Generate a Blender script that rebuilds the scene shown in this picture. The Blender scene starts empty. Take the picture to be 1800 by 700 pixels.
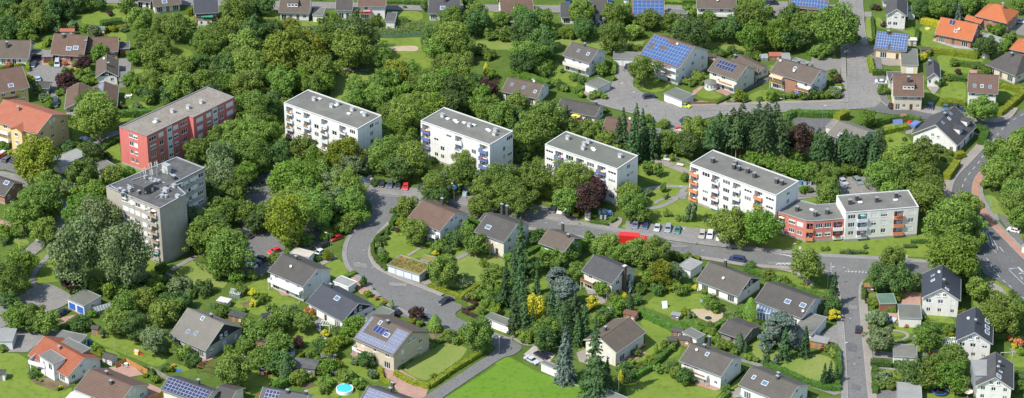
import os
import bpy, math, random
import numpy as np
R=random.Random(7); NR=np.random.RandomState(7)
scene=bpy.context.scene; COL=scene.collection
PI=math.pi
# ------------------------------------------------------------------ survey camera
FPX=4750.0; D0=math.radians(28.5); CH=386.0; CY=-711.0
def G(px,py,z=0.0):
    """point at height z seen at photo pixel (1800x700)"""
    rx=px-900.0; ru=350.0-py
    d=(rx, FPX*math.cos(D0)+ru*math.sin(D0), -FPX*math.sin(D0)+ru*math.cos(D0))
    t=(z-CH)/d[2]
    return (d[0]*t, CY+d[1]*t)
def P(x,y,z):
    dy=y-CY; dz=z-CH
    f=dy*math.cos(D0)-dz*math.sin(D0); u=dy*math.sin(D0)+dz*math.cos(D0)
    return (900+FPX*x/f, 350-FPX*u/f)
ZK=3.89; ORG=[0,0]
def sheet(c,r):
    ORG[0]=300*c; ORG[1]=[0,170,340,520][r]
def raw(): ORG[0]=None
def px(p):
    if ORG[0] is None: return (p[0],p[1])
    return (ORG[0]+p[0]/ZK, ORG[1]+p[1]/ZK)
def W(p,z=0.0):
    q=px(p); return G(q[0],q[1],z)
def mpp(p):
    """metres per unit of the current sheet around p"""
    q=px(p); a=G(q[0],q[1]); b=G(q[0]+1,q[1])
    m=b[0]-a[0]
    return m if ORG[0] is None else m/ZK
# ------------------------------------------------------------------ materials
MATS={}
def newmat(name):
    m=bpy.data.materials.new(name); m.use_nodes=True
    nt=m.node_tree; b=nt.nodes['Principled BSDF']
    MATS[name]=m
    return m,nt,b
def N(nt,t,**kw):
    n=nt.nodes.new(t)
    for k,v in kw.items():
        if k in n.inputs: n.inputs[k].default_value=v
        else: setattr(n,k,v)
    return n
def mix(nt,a,b,f,mode='MIX'):
    m=nt.nodes.new('ShaderNodeMix'); m.data_type='RGBA'; m.blend_type=mode
    for i,v in ((0,f),(6,a),(7,b)):
        if hasattr(v,'is_output') or isinstance(v,bpy.types.NodeSocket): nt.links.new(v,m.inputs[i])
        else: m.inputs[i].default_value=v if i==0 else (*v[:3],1)
    return m.outputs[2]
def noise(nt,scale,detail=3,coord='Object',rough=.6):
    tc=nt.nodes.new('ShaderNodeTexCoord'); n=nt.nodes.new('ShaderNodeTexNoise')
    n.inputs['Scale'].default_value=scale; n.inputs['Detail'].default_value=detail; n.inputs['Roughness'].default_value=rough
    if coord=='World':
        g=nt.nodes.new('ShaderNodeNewGeometry'); nt.links.new(g.outputs['Position'],n.inputs['Vector'])
    else: nt.links.new(tc.outputs[coord],n.inputs['Vector'])
    return n.outputs['Fac']
def ramp(nt,fac,lo,hi):
    r=nt.nodes.new('ShaderNodeMapRange'); r.inputs['From Min'].default_value=lo; r.inputs['From Max'].default_value=hi
    nt.links.new(fac,r.inputs['Value']); return r.outputs['Result']
def objrand(nt):
    return nt.nodes.new('ShaderNodeObjectInfo').outputs['Random']
def mottled(name,c1,c2,scale=.6,rough=.85,fine=6.0,c3=None,spec=.3,coord='World',bump=0,lo=.35,hi=.65):
    m,nt,b=newmat(name)
    f=ramp(nt,noise(nt,scale,4,coord),lo,hi)
    c=mix(nt,c1,c2,f)
    if c3: c=mix(nt,c,c3,ramp(nt,noise(nt,fine,3,coord),.5,.75))
    else:
        k=ramp(nt,noise(nt,fine,3,coord),.2,.8)
        g=nt.nodes.new('ShaderNodeMix'); g.data_type='FLOAT'
        c=mix(nt,c,tuple(x*.72 for x in c1[:3]),ramp(nt,noise(nt,fine,3,coord),.45,.8))
    nt.links.new(c,b.inputs['Base Color']); b.inputs['Roughness'].default_value=rough
    b.inputs['Specular IOR Level'].default_value=spec
    return m
def plain(name,c,rough=.6,metal=0,spec=.5):
    m,nt,b=newmat(name); b.inputs['Base Color'].default_value=(*c,1)
    b.inputs['Roughness'].default_value=rough; b.inputs['Metallic'].default_value=metal; b.inputs['Specular IOR Level'].default_value=spec
    return m
def colourable(name,rough=.4,coat=0,spec=.5,dirt=.15):
    """takes its colour from the object's own colour property"""
    m,nt,b=newmat(name); oi=nt.nodes.new('ShaderNodeObjectInfo')
    c=mix(nt,oi.outputs['Color'],(.12,.11,.10),ramp(nt,noise(nt,2.5,3),.5,1.4))
    nt.links.new(c,b.inputs['Base Color']); b.inputs['Roughness'].default_value=rough
    b.inputs['Coat Weight'].default_value=coat; b.inputs['Specular IOR Level'].default_value=spec
    return m
def roofmat(name,c1,c2,course=2.9,moss=(.09,.09,.06),amt=.3,axis='y',rough=.85,spec=.3):
    m,nt,b=newmat(name)
    tc=nt.nodes.new('ShaderNodeTexCoord')
    f=ramp(nt,noise(nt,.45,4,'Object'),.3,.7); c=mix(nt,c1,c2,f)
    f3=ramp(nt,noise(nt,7,2,'Object'),.35,.75); c=mix(nt,c,tuple(x*.6 for x in c1),f3)
    f4=ramp(nt,noise(nt,.22,5,'Object',.75),.55,.8)
    mm=nt.nodes.new('ShaderNodeMath'); mm.operation='MULTIPLY'; nt.links.new(f4,mm.inputs[0]); mm.inputs[1].default_value=amt*2
    c=mix(nt,c,moss,mm.outputs[0])
    # tile courses
    w=nt.nodes.new('ShaderNodeTexWave'); w.wave_type='BANDS'; w.bands_direction='Z'; w.wave_profile='SAW'
    w.inputs['Scale'].default_value=.9; w.inputs['Distortion'].default_value=.25
    nt.links.new(tc.outputs['Object'],w.inputs['Vector'])
    c=mix(nt,c,tuple(x*.45 for x in c1),ramp(nt,w.outputs['Fac'],.72,1.35))
    nt.links.new(c,b.inputs['Base Color']); b.inputs['Roughness'].default_value=rough; b.inputs['Specular IOR Level'].default_value=spec
    return m
def wallmat(name,c,stain=(.30,.28,.24),amt=.35,rough=.9):
    m,nt,b=newmat(name)
    f=ramp(nt,noise(nt,.5,5,'World'),.45,1.1)
    mm=nt.nodes.new('ShaderNodeMath'); mm.operation='MULTIPLY'; nt.links.new(f,mm.inputs[0]); mm.inputs[1].default_value=amt
    cc=mix(nt,c,stain,mm.outputs[0]); 
    cc=mix(nt,cc,tuple(x*.8 for x in c),ramp(nt,noise(nt,3.5,3,'World'),.5,.9))
    g=nt.nodes.new('ShaderNodeNewGeometry'); mp=nt.nodes.new('ShaderNodeMapping'); mp.inputs['Scale'].default_value=(1.6,1.6,.13); ns=nt.nodes.new('ShaderNodeTexNoise'); ns.inputs['Scale'].default_value=1; ns.inputs['Detail'].default_value=4
    nt.links.new(g.outputs['Position'],mp.inputs['Vector']); nt.links.new(mp.outputs[0],ns.inputs['Vector']); cc=mix(nt,cc,tuple(x*.62 for x in c),ramp(nt,ns.outputs['Fac'],.54,.95))
    nt.links.new(cc,b.inputs['Base Color']); b.inputs['Roughness'].default_value=rough; b.inputs['Specular IOR Level'].default_value=.2
    return m
def brickmat(name,c1,c2,mortar,sc=3.0):
    m,nt,b=newmat(name); tc=nt.nodes.new('ShaderNodeTexCoord')
    br=nt.nodes.new('ShaderNodeTexBrick'); br.inputs['Color1'].default_value=(*c1,1); br.inputs['Color2'].default_value=(*c2,1); br.inputs['Mortar'].default_value=(*mortar,1)
    br.inputs['Scale'].default_value=sc; br.inputs['Mortar Size'].default_value=.012
    mp=nt.nodes.new('ShaderNodeMapping'); mp.inputs['Rotation'].default_value=(PI/2,0,.6)
    nt.links.new(tc.outputs['Object'],mp.inputs['Vector']); nt.links.new(mp.outputs[0],br.inputs['Vector'])
    c=mix(nt,br.outputs['Color'],tuple(x*.7 for x in c1),ramp(nt,noise(nt,2,3),.4,.9))
    nt.links.new(c,b.inputs['Base Color']); b.inputs['Roughness'].default_value=.9
    return m
def leafmat(name,c1,c2,c3,var=.35,trans=.25,tip=None,tipamt=.0,rough=.55):
    """foliage: clump-scale and leaf-scale colour change, plus a different tone for each plant"""
    m,nt,b=newmat(name)
    f=ramp(nt,noise(nt,.55,3,'World'),.38,.62); c=mix(nt,c1,c2,f)
    f2=ramp(nt,noise(nt,2.6,2,'World'),.45,.75); c=mix(nt,c,c3,f2)
    if tip: c=mix(nt,c,tip,ramp(nt,noise(nt,5.0,1,'World'),.645,.665))
    r=objrand(nt)
    hs=nt.nodes.new('ShaderNodeHueSaturation')
    h=nt.nodes.new('ShaderNodeMapRange'); h.inputs['To Min'].default_value=.480; h.inputs['To Max'].default_value=.512; nt.links.new(r,h.inputs['Value'])
    mu=nt.nodes.new('ShaderNodeMath'); mu.operation='MULTIPLY'; mu.inputs[1].default_value=7.13; nt.links.new(r,mu.inputs[0])
    fr=nt.nodes.new('ShaderNodeMath'); fr.operation='FRACT'; nt.links.new(mu.outputs[0],fr.inputs[0])
    v=nt.nodes.new('ShaderNodeMapRange'); v.inputs['To Min'].default_value=1-var; v.inputs['To Max'].default_value=1+var; nt.links.new(fr.outputs[0],v.inputs['Value'])
    nt.links.new(h.outputs[0],hs.inputs['Hue']); nt.links.new(v.outputs[0],hs.inputs['Value']); nt.links.new(c,hs.inputs['Color'])
    nt.links.new(hs.outputs[0],b.inputs['Base Color'])
    b.inputs['Roughness'].default_value=rough; b.inputs['Specular IOR Level'].default_value=.25
    if trans:
        tr=nt.nodes.new('ShaderNodeBsdfTranslucent'); nt.links.new(hs.outputs[0],tr.inputs['Color'])
        ms=nt.nodes.new('ShaderNodeMixShader'); ms.inputs[0].default_value=trans
        out=nt.nodes['Material Output']; nt.links.new(b.outputs[0],ms.inputs[1]); nt.links.new(tr.outputs[0],ms.inputs[2]); nt.links.new(ms.outputs[0],out.inputs['Surface'])
    return m
# ------------------------------------------------------------------ mesh builder
class MB:
    def __init__(s): s.v=[]; s.f=[]; s.m=[]
    def face(s,pts,m=0):
        i=len(s.v); s.v+= [tuple(p) for p in pts]; s.f.append(tuple(range(i,i+len(pts)))); s.m.append(m)
    def box(s,x0,x1,y0,y1,z0,z1,m=0,bottom=True):
        i=len(s.v)
        s.v+=[(x0,y0,z0),(x1,y0,z0),(x1,y1,z0),(x0,y1,z0),(x0,y0,z1),(x1,y0,z1),(x1,y1,z1),(x0,y1,z1)]
        fs=[(0,1,5,4),(1,2,6,5),(2,3,7,6),(3,0,4,7),(4,5,6,7)]
        if bottom: fs.append((3,2,1,0))
        for f in fs: s.f.append(tuple(i+k for k in f)); s.m.append(m)
    def prism(s,pts,z0,z1,m=0,cap=True):
        """pts: ccw xy outline"""
        n=len(pts); i=len(s.v)
        s.v+=[(p[0],p[1],z0) for p in pts]+[(p[0],p[1],z1) for p in pts]
        for k in range(n):
            s.f.append((i+k,i+(k+1)%n,i+n+(k+1)%n,i+n+k)); s.m.append(m)
        if cap:
            s.f.append(tuple(range(i+n,i+2*n))); s.m.append(m)
            s.f.append(tuple(range(i+n-1,i-1,-1))); s.m.append(m)
    def slab(s,quad,t,m=0):
        """a thick plate whose top is the given 3D polygon (ccw from above)"""
        n=len(quad); i=len(s.v)
        s.v+=[(p[0],p[1],p[2]-t) for p in quad]+[tuple(p) for p in quad]
        for k in range(n):
            s.f.append((i+k,i+(k+1)%n,i+n+(k+1)%n,i+n+k)); s.m.append(m)
        s.f.append(tuple(range(i+n,i+2*n))); s.m.append(m)
        s.f.append(tuple(range(i+n-1,i-1,-1))); s.m.append(m)
    def cyl(s,x,y,z0,z1,r0,r1=None,n=8,m=0,ax='z'):
        r1=r0 if r1 is None else r1
        i=len(s.v)
        for z,r in ((z0,r0),(z1,r1)):
            for k in range(n):
                a=2*PI*k/n; c,q=r*math.cos(a),r*math.sin(a)
                if ax=='z': s.v.append((x+c,y+q,z))
                elif ax=='y': s.v.append((x+c,z,y+q))
                else: s.v.append((z,x+c,y+q))
        for k in range(n):
            s.f.append((i+k,i+(k+1)%n,i+n+(k+1)%n,i+n+k)); s.m.append(m)
        s.f.append(tuple(range(i+n,i+2*n))); s.m.append(m); s.f.append(tuple(range(i+n-1,i-1,-1))); s.m.append(m)
    def tube(s,p,q,r0,r1,n=6,m=0):
        p=np.array(p,float); q=np.array(q,float); d=q-p; L=np.linalg.norm(d); d/=max(L,1e-6)
        a=np.cross(d,(0,0,1) if abs(d[2])<.9 else (1,0,0)); a/=np.linalg.norm(a); b=np.cross(d,a)
        i=len(s.v)
        for c,r in ((p,r0),(q,r1)):
            for k in range(n):
                t=2*PI*k/n; s.v.append(tuple(c+r*(math.cos(t)*a+math.sin(t)*b)))
        for k in range(n):
            s.f.append((i+k,i+(k+1)%n,i+n+(k+1)%n,i+n+k)); s.m.append(m)
        s.f.append(tuple(range(i+n,i+2*n))); s.m.append(m)
    def mesh(s,name,mats,smooth=False):
        me=bpy.data.meshes.new(name); me.from_pydata(s.v,[],s.f)
        for mm in (mats if isinstance(mats,(list,tuple)) else [mats]): me.materials.append(M(mm))
        if len(me.materials)>1: me.polygons.foreach_set('material_index',s.m)
        if smooth: me.polygons.foreach_set('use_smooth',[True]*len(me.polygons))
        me.update(); return me
    def build(s,name,mats,parent=None,loc=(0,0,0),rz=0,smooth=False,color=None):
        return link(name,s.mesh(name,mats,smooth),parent,loc,rz,color)
def M(m): return MATS[m] if isinstance(m,str) else m
def link(name,me,parent=None,loc=(0,0,0),rz=0,color=None,scale=None):
    o=bpy.data.objects.new(name,me); COL.objects.link(o)
    o.parent=parent; o.location=loc; o.rotation_euler=(0,0,rz)
    if color: o.color=(*color[:3],1)
    if scale: o.scale=scale
    return o
THINGS=[]; LMS=[]
def tag(o,label=None,cat=None,group=None,kind=None):
    if label: o['label']=label
    if cat: o['category']=cat
    if group: o['group']=group
    if kind: o['kind']=kind
    return o
def empty(name,loc,rz=0):
    o=bpy.data.objects.new(name,None); o.empty_display_size=.5; COL.objects.link(o); o.location=loc; o.rotation_euler=(0,0,rz); return o
def autolabel(o,desc,cat,group=None,onto=None):
    """desc now; what it stands beside is added once every building is placed"""
    o['category']=cat
    if group: o['group']=group
    THINGS.append((o,desc,onto))
def landmark(name,xy,rad=6): LMS.append((name,xy,rad))
def structure(o): o['kind']='structure'; return o
CACHE={}
def cached(key,fn):
    if key not in CACHE: CACHE[key]=fn()
    return CACHE[key]
# ------------------------------------------------------------------ palette
mottled('grass',(.062,.11,.018),(.10,.145,.03),.14,fine=1.3,c3=(.048,.085,.016),spec=.1,rough=.95)
mottled('lawn',(.115,.175,.026),(.175,.225,.042),.12,fine=.55,c3=(.088,.14,.022),spec=.1,rough=.95,lo=.25,hi=.75)
mottled('lawn_dry',(.14,.20,.04),(.21,.24,.07),.10,fine=1.2,c3=(.12,.175,.035),spec=.1,rough=.95,lo=.3,hi=.7)
mottled('meadow',(.092,.19,.018),(.135,.225,.03),.09,fine=.7,c3=(.070,.145,.016),spec=.1,rough=.95,lo=.25,hi=.75)
mottled('soil',(.12,.085,.05),(.19,.15,.10),.4,fine=3,c3=(.07,.09,.03),rough=.95,spec=.1)
mottled('sand',(.42,.34,.23),(.36,.29,.19),.3,fine=2,rough=.95,spec=.1)
mottled('asphalt',(.135,.135,.13),(.165,.165,.157),.09,fine=1.6,rough=.9,spec=.25,lo=.3,hi=.7)
mottled('asphalt_old',(.185,.18,.17),(.23,.22,.20),.08,fine=1.2,rough=.9,spec=.25,lo=.3,hi=.7)
mottled('asphalt_dark',(.105,.107,.11),(.13,.13,.13),.1,fine=1.6,rough=.9,spec=.25)
mottled('paving',(0.248,0.220,0.188),(0.288,0.264,0.232),.25,fine=2.4,rough=.9,spec=.2)
mottled('paving_grey',(0.208,0.200,0.188),(0.248,0.240,0.224),.2,fine=2,rough=.9,spec=.2)
mottled('paving_red',(.33,.20,.155),(.39,.25,.20),.3,fine=2.6,rough=.9,spec=.2)
mottled('bike_red',(0.340,0.180,0.123),(0.374,0.209,0.152),.2,fine=2,rough=.9,spec=.2)
mottled('kerb',(0.288,0.272,0.248),(0.336,0.320,0.296),.8,fine=4,rough=.9)
mottled('gravel',(0.304,0.288,0.256),(0.400,0.376,0.344),.8,fine=4,rough=.95)
mottled('paint',(.60,.60,.58),(.42,.42,.40),1.2,fine=5,rough=.7,lo=.4,hi=.8)
# roofs
roofmat('r_grey',(0.097,0.089,0.078),(0.129,0.117,0.101),amt=.3)
roofmat('r_dark',(0.070,0.070,0.073),(0.095,0.095,0.098),amt=.12)
roofmat('r_slate',(0.038,0.042,0.054),(0.052,0.056,0.071),amt=.0,rough=.55,spec=.5)
roofmat('r_mid',(0.078,0.073,0.067),(0.104,0.096,0.086),amt=.2)
roofmat('r_brown',(0.133,0.083,0.062),(0.169,0.112,0.085),amt=.25)
roofmat('r_brownred',(0.153,0.078,0.055),(0.193,0.103,0.077),amt=.15)
roofmat('r_taupe',(0.117,0.093,0.073),(0.148,0.120,0.095),amt=.3)
roofmat('r_lichen',(0.168,0.158,0.136),(0.217,0.199,0.171),amt=.35,moss=(.12,.115,.08))
roofmat('r_red',(0.286,0.086,0.045),(0.340,0.122,0.066),amt=.25,moss=(.20,.11,.07))
roofmat('r_orange',(0.422,0.128,0.050),(0.476,0.159,0.065),amt=.05)
roofmat('r_rust',(.34,.115,.07),(.42,.155,.095),amt=.35,moss=(.15,.085,.06))
mottled('flat_grey',(0.125,0.125,0.109),(0.170,0.169,0.143),.18,fine=.8,rough=.85,c3=(.13,.13,.13))
mottled('flat_light',(0.225,0.232,0.223),(0.277,0.277,0.259),.2,fine=.9,rough=.8,c3=(.22,.22,.22))
mottled('flat_green',(0.114,0.122,0.099),(0.147,0.151,0.124),.15,fine=.8,rough=.85,c3=(.12,.125,.12))
mottled('flat_gravel',(.20,.175,.145),(.25,.225,.19),.3,fine=1.8,rough=.95,c3=(.12,.105,.085))
mottled('flat_tan',(.42,.38,.31),(.50,.46,.38),.6,fine=2.5,rough=.95,c3=(.30,.27,.22))
mottled('roof_sedum',(.16,.17,.035),(.26,.19,.07),.22,fine=1.2,rough=.95,c3=(.30,.15,.06),lo=.4,hi=.6)
mottled('roof_green',(.085,.15,.105),(.12,.19,.14),.3,fine=1.5,rough=.85,c3=(.07,.11,.08))
mottled('flat_bitumen',(.075,.074,.072),(.12,.12,.115),.5,fine=2,rough=.8,c3=(.05,.05,.05))
# walls
wallmat('w_white',(.73,.715,.67),(.45,.44,.40),.35)
wallmat('w_cream',(.66,.62,.53),(.40,.36,.28),.3)
wallmat('w_beige',(.60,.53,.40),(.36,.32,.25),.3)
wallmat('w_peach',(.72,.58,.40),(.45,.38,.28),.2)
wallmat('w_yellow',(.66,.50,.20),(.40,.32,.16),.25)
wallmat('w_ochre',(.68,.50,.25),(.42,.32,.18),.2)
wallmat('w_grey',(.42,.41,.38),(.22,.21,.19),.5)
wallmat('w_concrete',(0.400,0.370,0.310),(.20,.185,.16),.6)
wallmat('w_red',(0.583,0.174,0.150),(.30,.10,.08),.2)
wallmat('w_redlight',(0.570,0.200,0.160),(.45,.17,.12),.15)
wallmat('w_darkwood',(.045,.045,.05),(.08,.08,.08),.4)
wallmat('w_paleslab',(.60,.61,.60),(.42,.42,.41),.3)
brickmat('w_brick',(.33,.15,.095),(.40,.20,.13),(.36,.30,.25))
brickmat('w_brickyellow',(.50,.42,.29),(.58,.50,.36),(.48,.44,.38),2.2)
mottled('wood',(.22,.12,.06),(.30,.17,.08),1.2,fine=6,rough=.8,coord='Object')
mottled('wood_orange',(.42,.19,.06),(.50,.25,.09),1.2,fine=6,rough=.7,coord='Object')
mottled('wood_grey',(.22,.20,.17),(.30,.28,.24),1.2,fine=6,rough=.9,coord='Object')
wallmat('base_grey',(.34,.33,.31),(.2,.19,.17),.4)
wallmat('stone',(.34,.32,.28),(.18,.17,.15),.6)
# trim & metal
plain('white',(.80,.80,.79),.45)
plain('offwhite',(.52,.50,.46),.6)
plain('capgrey',(.55,.55,.53),.6)
plain('black',(.02,.02,.022),.5)
plain('darkgrey',(.07,.07,.075),.6)
plain('midgrey',(.22,.225,.23),.6)
plain('zinc',(.40,.42,.44),.45,.3)
plain('galv',(.42,.43,.44),.5,.5)
plain('rubber',(.02,.02,.02),.9)
plain('metalrim',(.35,.35,.36),.35,.8)
plain('blue',(.03,.13,.48),.5)
plain('skyblue',(.10,.48,.80),.4)
plain('red',(.62,.03,.025),.4)
plain('orange',(.80,.22,.04),.5)
plain('yellow',(.80,.58,.05),.5)
plain('green',(.03,.22,.12),.6)
plain('teal',(.12,.42,.42),.7)
plain('brown',(.12,.065,.04),.7)
plain('pink',(.75,.32,.34),.7)
plain('skin',(.55,.35,.25),.6)
plain('soot',(.06,.058,.056),.8)
colourable('paintwork',.28,.6,.5)
colourable('cloth',.85,0,.1)
colourable('panel',.6,0,.3)
m,nt,b=newmat('glass'); r=objrand(nt)
mr=nt.nodes.new('ShaderNodeMapRange'); nt.links.new(r,mr.inputs['Value']); mr.inputs['From Min'].default_value=.55; mr.inputs['From Max'].default_value=1.0
c=mix(nt,(.03,.034,.038),(.22,.225,.215),mr.outputs[0]); nt.links.new(c,b.inputs['Base Color']); b.inputs['Roughness'].default_value=.08; b.inputs['Specular IOR Level'].default_value=.7
m,nt,b=newmat('carglass'); b.inputs['Base Color'].default_value=(.015,.018,.022,1); b.inputs['Roughness'].default_value=.05; b.inputs['Specular IOR Level'].default_value=.8
m,nt,b=newmat('roofglass'); b.inputs['Base Color'].default_value=(.10,.16,.24,1); b.inputs['Roughness'].default_value=.08; b.inputs['Specular IOR Level'].default_value=.9
plain('shutter',(.70,.70,.67),.6)
plain('lampglass',(.75,.75,.72),.2)
def solar(name,c,line):
    m,nt,b=newmat(name); tc=nt.nodes.new('ShaderNodeTexCoord')
    br=nt.nodes.new('ShaderNodeTexBrick'); br.offset=0; br.inputs['Color1'].default_value=(*c,1); br.inputs['Color2'].default_value=(c[0]*1.2,c[1]*1.25,c[2]*1.1,1)
    br.inputs['Mortar'].default_value=(*line,1); br.inputs['Scale'].default_value=1; br.inputs['Mortar Size'].default_value=.012; br.inputs['Brick Width'].default_value=.33; br.inputs['Row Height'].default_value=.33
    nt.links.new(tc.outputs['Object'],br.inputs['Vector']); nt.links.new(br.outputs['Color'],b.inputs['Base Color'])
    b.inputs['Roughness'].default_value=.18; b.inputs['Specular IOR Level'].default_value=.6
solar('pv_blue',(.035,.085,.23),(.07,.12,.25))
solar('pv_violet',(.13,.145,.22),(.22,.23,.30))
solar('pv_navy',(.025,.03,.13),(.04,.05,.16))
solar('pv_dark',(.022,.03,.085),(.05,.06,.12))
m,nt,b=newmat('water'); b.inputs['Base Color'].default_value=(.06,.50,.72,1); b.inputs['Roughness'].default_value=.05
m,nt,b=newmat('pond'); b.inputs['Base Color'].default_value=(.03,.04,.02,1); b.inputs['Roughness'].default_value=.05
m,nt,b=newmat('greenhouse_glass'); b.inputs['Base Color'].default_value=(.42,.50,.47,1); b.inputs['Roughness'].default_value=.15; b.inputs['Transmission Weight'].default_value=.5; b.inputs['Alpha'].default_value=.65
m,nt,b=newmat('netting'); b.inputs['Base Color'].default_value=(.10,.20,.14,1); b.inputs['Alpha'].default_value=.35; b.inputs['Roughness'].default_value=.9
# foliage
leafmat('lf_green',(0.139,0.230,0.040),(0.201,0.302,0.052),(0.109,0.179,0.036),.28,.32)
leafmat('lf_dark',(0.087,0.162,0.042),(0.120,0.211,0.050),(0.066,0.125,0.037),.26,.32)
leafmat('lf_olive',(0.136,0.224,0.038),(0.177,0.269,0.046),(0.147,0.190,0.040),.22,.3)
leafmat('lf_yellow',(0.176,0.237,0.022),(0.236,0.294,0.027),(0.135,0.194,0.022),.2,.3)
leafmat('lf_lime',(.14,.25,.03),(.18,.30,.04),(.11,.20,.03),.2,.3)
leafmat('lf_autumn',(.19,.25,.03),(.25,.29,.035),(.15,.20,.03),.15,.3)
leafmat('lf_silver',(.13,.205,.06),(.17,.25,.085),(.105,.17,.05),.1,.3,tip=(.72,.75,.62),tipamt=.05)
leafmat('lf_sage',(.13,.19,.075),(.165,.225,.10),(.10,.15,.055),.15,.15)
leafmat('lf_copper',(0.058,0.026,0.026),(0.078,0.036,0.031),(0.039,0.022,0.019),.2,.15)
leafmat('lf_bronze',(.07,.042,.032),(.09,.05,.036),(.05,.042,.025),.2,.2)
leafmat('lf_spruce',(0.056,0.114,0.038),(0.077,0.150,0.046),(0.043,0.086,0.032),.28,.1)
leafmat('lf_blue',(.125,.18,.145),(.165,.22,.18),(.085,.13,.10),.12,.05)
leafmat('lf_gold',(.52,.50,.03),(.62,.58,.05),(.34,.36,.03),.10,.25)
leafmat('lf_thuja',(0.121,0.232,0.027),(0.162,0.285,0.036),(0.089,0.180,0.024),.25,.1)
leafmat('lf_hedge',(.085,.175,.028),(.115,.215,.034),(.065,.13,.024),.25,.25)
leafmat('lf_hedgelime',(0.186,0.247,0.021),(0.236,0.287,0.028),(0.137,0.190,0.018),.15,.2)
leafmat('flowers',(0.594,0.350,0.050),(0.486,0.080,0.100),(0.086,0.140,0.030),.3,.2)
leafmat('lf_sedum',(.12,.15,.03),(.20,.13,.05),(.24,.11,.06),.1,.1)
leafmat('lf_under',(.05,.10,.024),(.07,.13,.028),(.085,.13,.03),.2,.2)
mottled('bark',(.13,.10,.075),(.20,.165,.13),1.5,fine=6,rough=.95,coord='Object')
mottled('bark_red',(.24,.16,.11),(.32,.22,.16),1.5,fine=6,rough=.95,coord='Object')
# ------------------------------------------------------------------ foliage
def leaf_mesh(name,pts,nrm,size,mat,jit=.55,aspect=.8,sizevar=.35):
    """one small two-triangle leaf spray at every point, facing roughly outward"""
    n=len(pts); rs=NR
    d=nrm+rs.normal(0,jit,(n,3)); d/=np.linalg.norm(d,axis=1)[:,None]+1e-9
    t=np.cross(d,rs.normal(0,1,(n,3))); t/=np.linalg.norm(t,axis=1)[:,None]+1e-9
    b=np.cross(d,t)
    s=(size*(1+rs.uniform(-sizevar,sizevar,n)))[:,None]/2
    v=np.empty((n,4,3)); v[:,0]=pts-t*s*1.15; v[:,1]=pts-b*s*aspect+d*s*.25; v[:,2]=pts+t*s*1.15; v[:,3]=pts+b*s*aspect+d*s*.25
    me=bpy.data.meshes.new(name); me.vertices.add(4*n); me.vertices.foreach_set('co',v.reshape(-1).astype(np.float32))
    me.loops.add(4*n); me.loops.foreach_set('vertex_index',np.arange(4*n,dtype=np.int32))
    me.polygons.add(n); me.polygons.foreach_set('loop_start',np.arange(0,4*n,4,dtype=np.int32)); me.polygons.foreach_set('loop_total',np.full(n,4,dtype=np.int32))
    me.materials.append(M(mat)); me.update(calc_edges=True); return me
def sph(n):
    d=NR.normal(0,1,(n,3)); return d/np.linalg.norm(d,axis=1)[:,None]
def crown_pts(R_,H,zc,nblob,per,blob=.34,low=-.75,irr=.22,conic=0,open_=0):
    """leaf points on many overlapping clumps that fill an uneven ellipsoid; base of tree at z=0"""
    P_=[];N_=[]
    lob=[(NR.uniform(0,2*PI),NR.uniform(.5,1.3)*irr) for _ in range(5)]
    k=0
    while k<nblob:
        d=sph(1)[0]
        if d[2]<low: continue
        a=math.atan2(d[1],d[0]); w=1+sum(q*math.cos((i+2)*(a-p0)+3*d[2]) for i,(p0,q) in enumerate(lob))/2.2
        r=NR.uniform(.62,.92) if NR.rand()<.8 else NR.uniform(.2,.6)
        c=d*r*w; 
        hz=c[2]
        if conic: c[:2]*=(1-conic*(hz+.4)) if hz>-.4 else 1
        br=blob*NR.uniform(.65,1.25)
        ctr=np.array([c[0]*R_,c[1]*R_,zc+c[2]*H/2])
        m=int(per*NR.uniform(.7,1.3)*(br/blob)**1.6)
        q=sph(m); q=q[(q@np.array([d[0],d[1],d[2]*.6+.55]))>-.45]
        rr=(NR.uniform(.72,1.06,len(q)))[:,None]
        P_.append(ctr+q*rr*np.array([R_*br,R_*br,R_*br*.82])); N_.append(q*.8+np.array([0,0,.35])); k+=1
    return np.concatenate(P_),np.concatenate(N_)
def trunk_mesh(h,r,zc,R_,mat='bark',limbs=7,straight=False):
    b=MB(); x=y=0; z=0; n=4
    pr=(0,0,-.1)
    for i in range(n):
        zz=zc*(i+1)/n; q=(x+R.uniform(-.12,.12)*(0 if straight else 1)*h/8,y+R.uniform(-.12,.12)*(0 if straight else 1)*h/8,zz)
        b.tube(pr,q,r*(1-.6*i/n)*(1.25 if i==0 else 1),r*(1-.6*(i+1)/n),7); pr=q; x,y=q[0],q[1]
    for i in range(limbs):
        a=2*PI*i/max(limbs,1)+R.uniform(-.3,.3); z0=zc*R.uniform(.5,.95); L=R_*R.uniform(.5,.8)
        b.tube((x*.6,y*.6,z0),(x+L*math.cos(a),y+L*math.sin(a),z0+L*R.uniform(.3,.8)),r*.42,r*.12,5)
    if straight: b.tube(pr,(0,0,h*.97),r*.45,.03,5)
    return b.mesh('trunk',mat,True)
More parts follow.
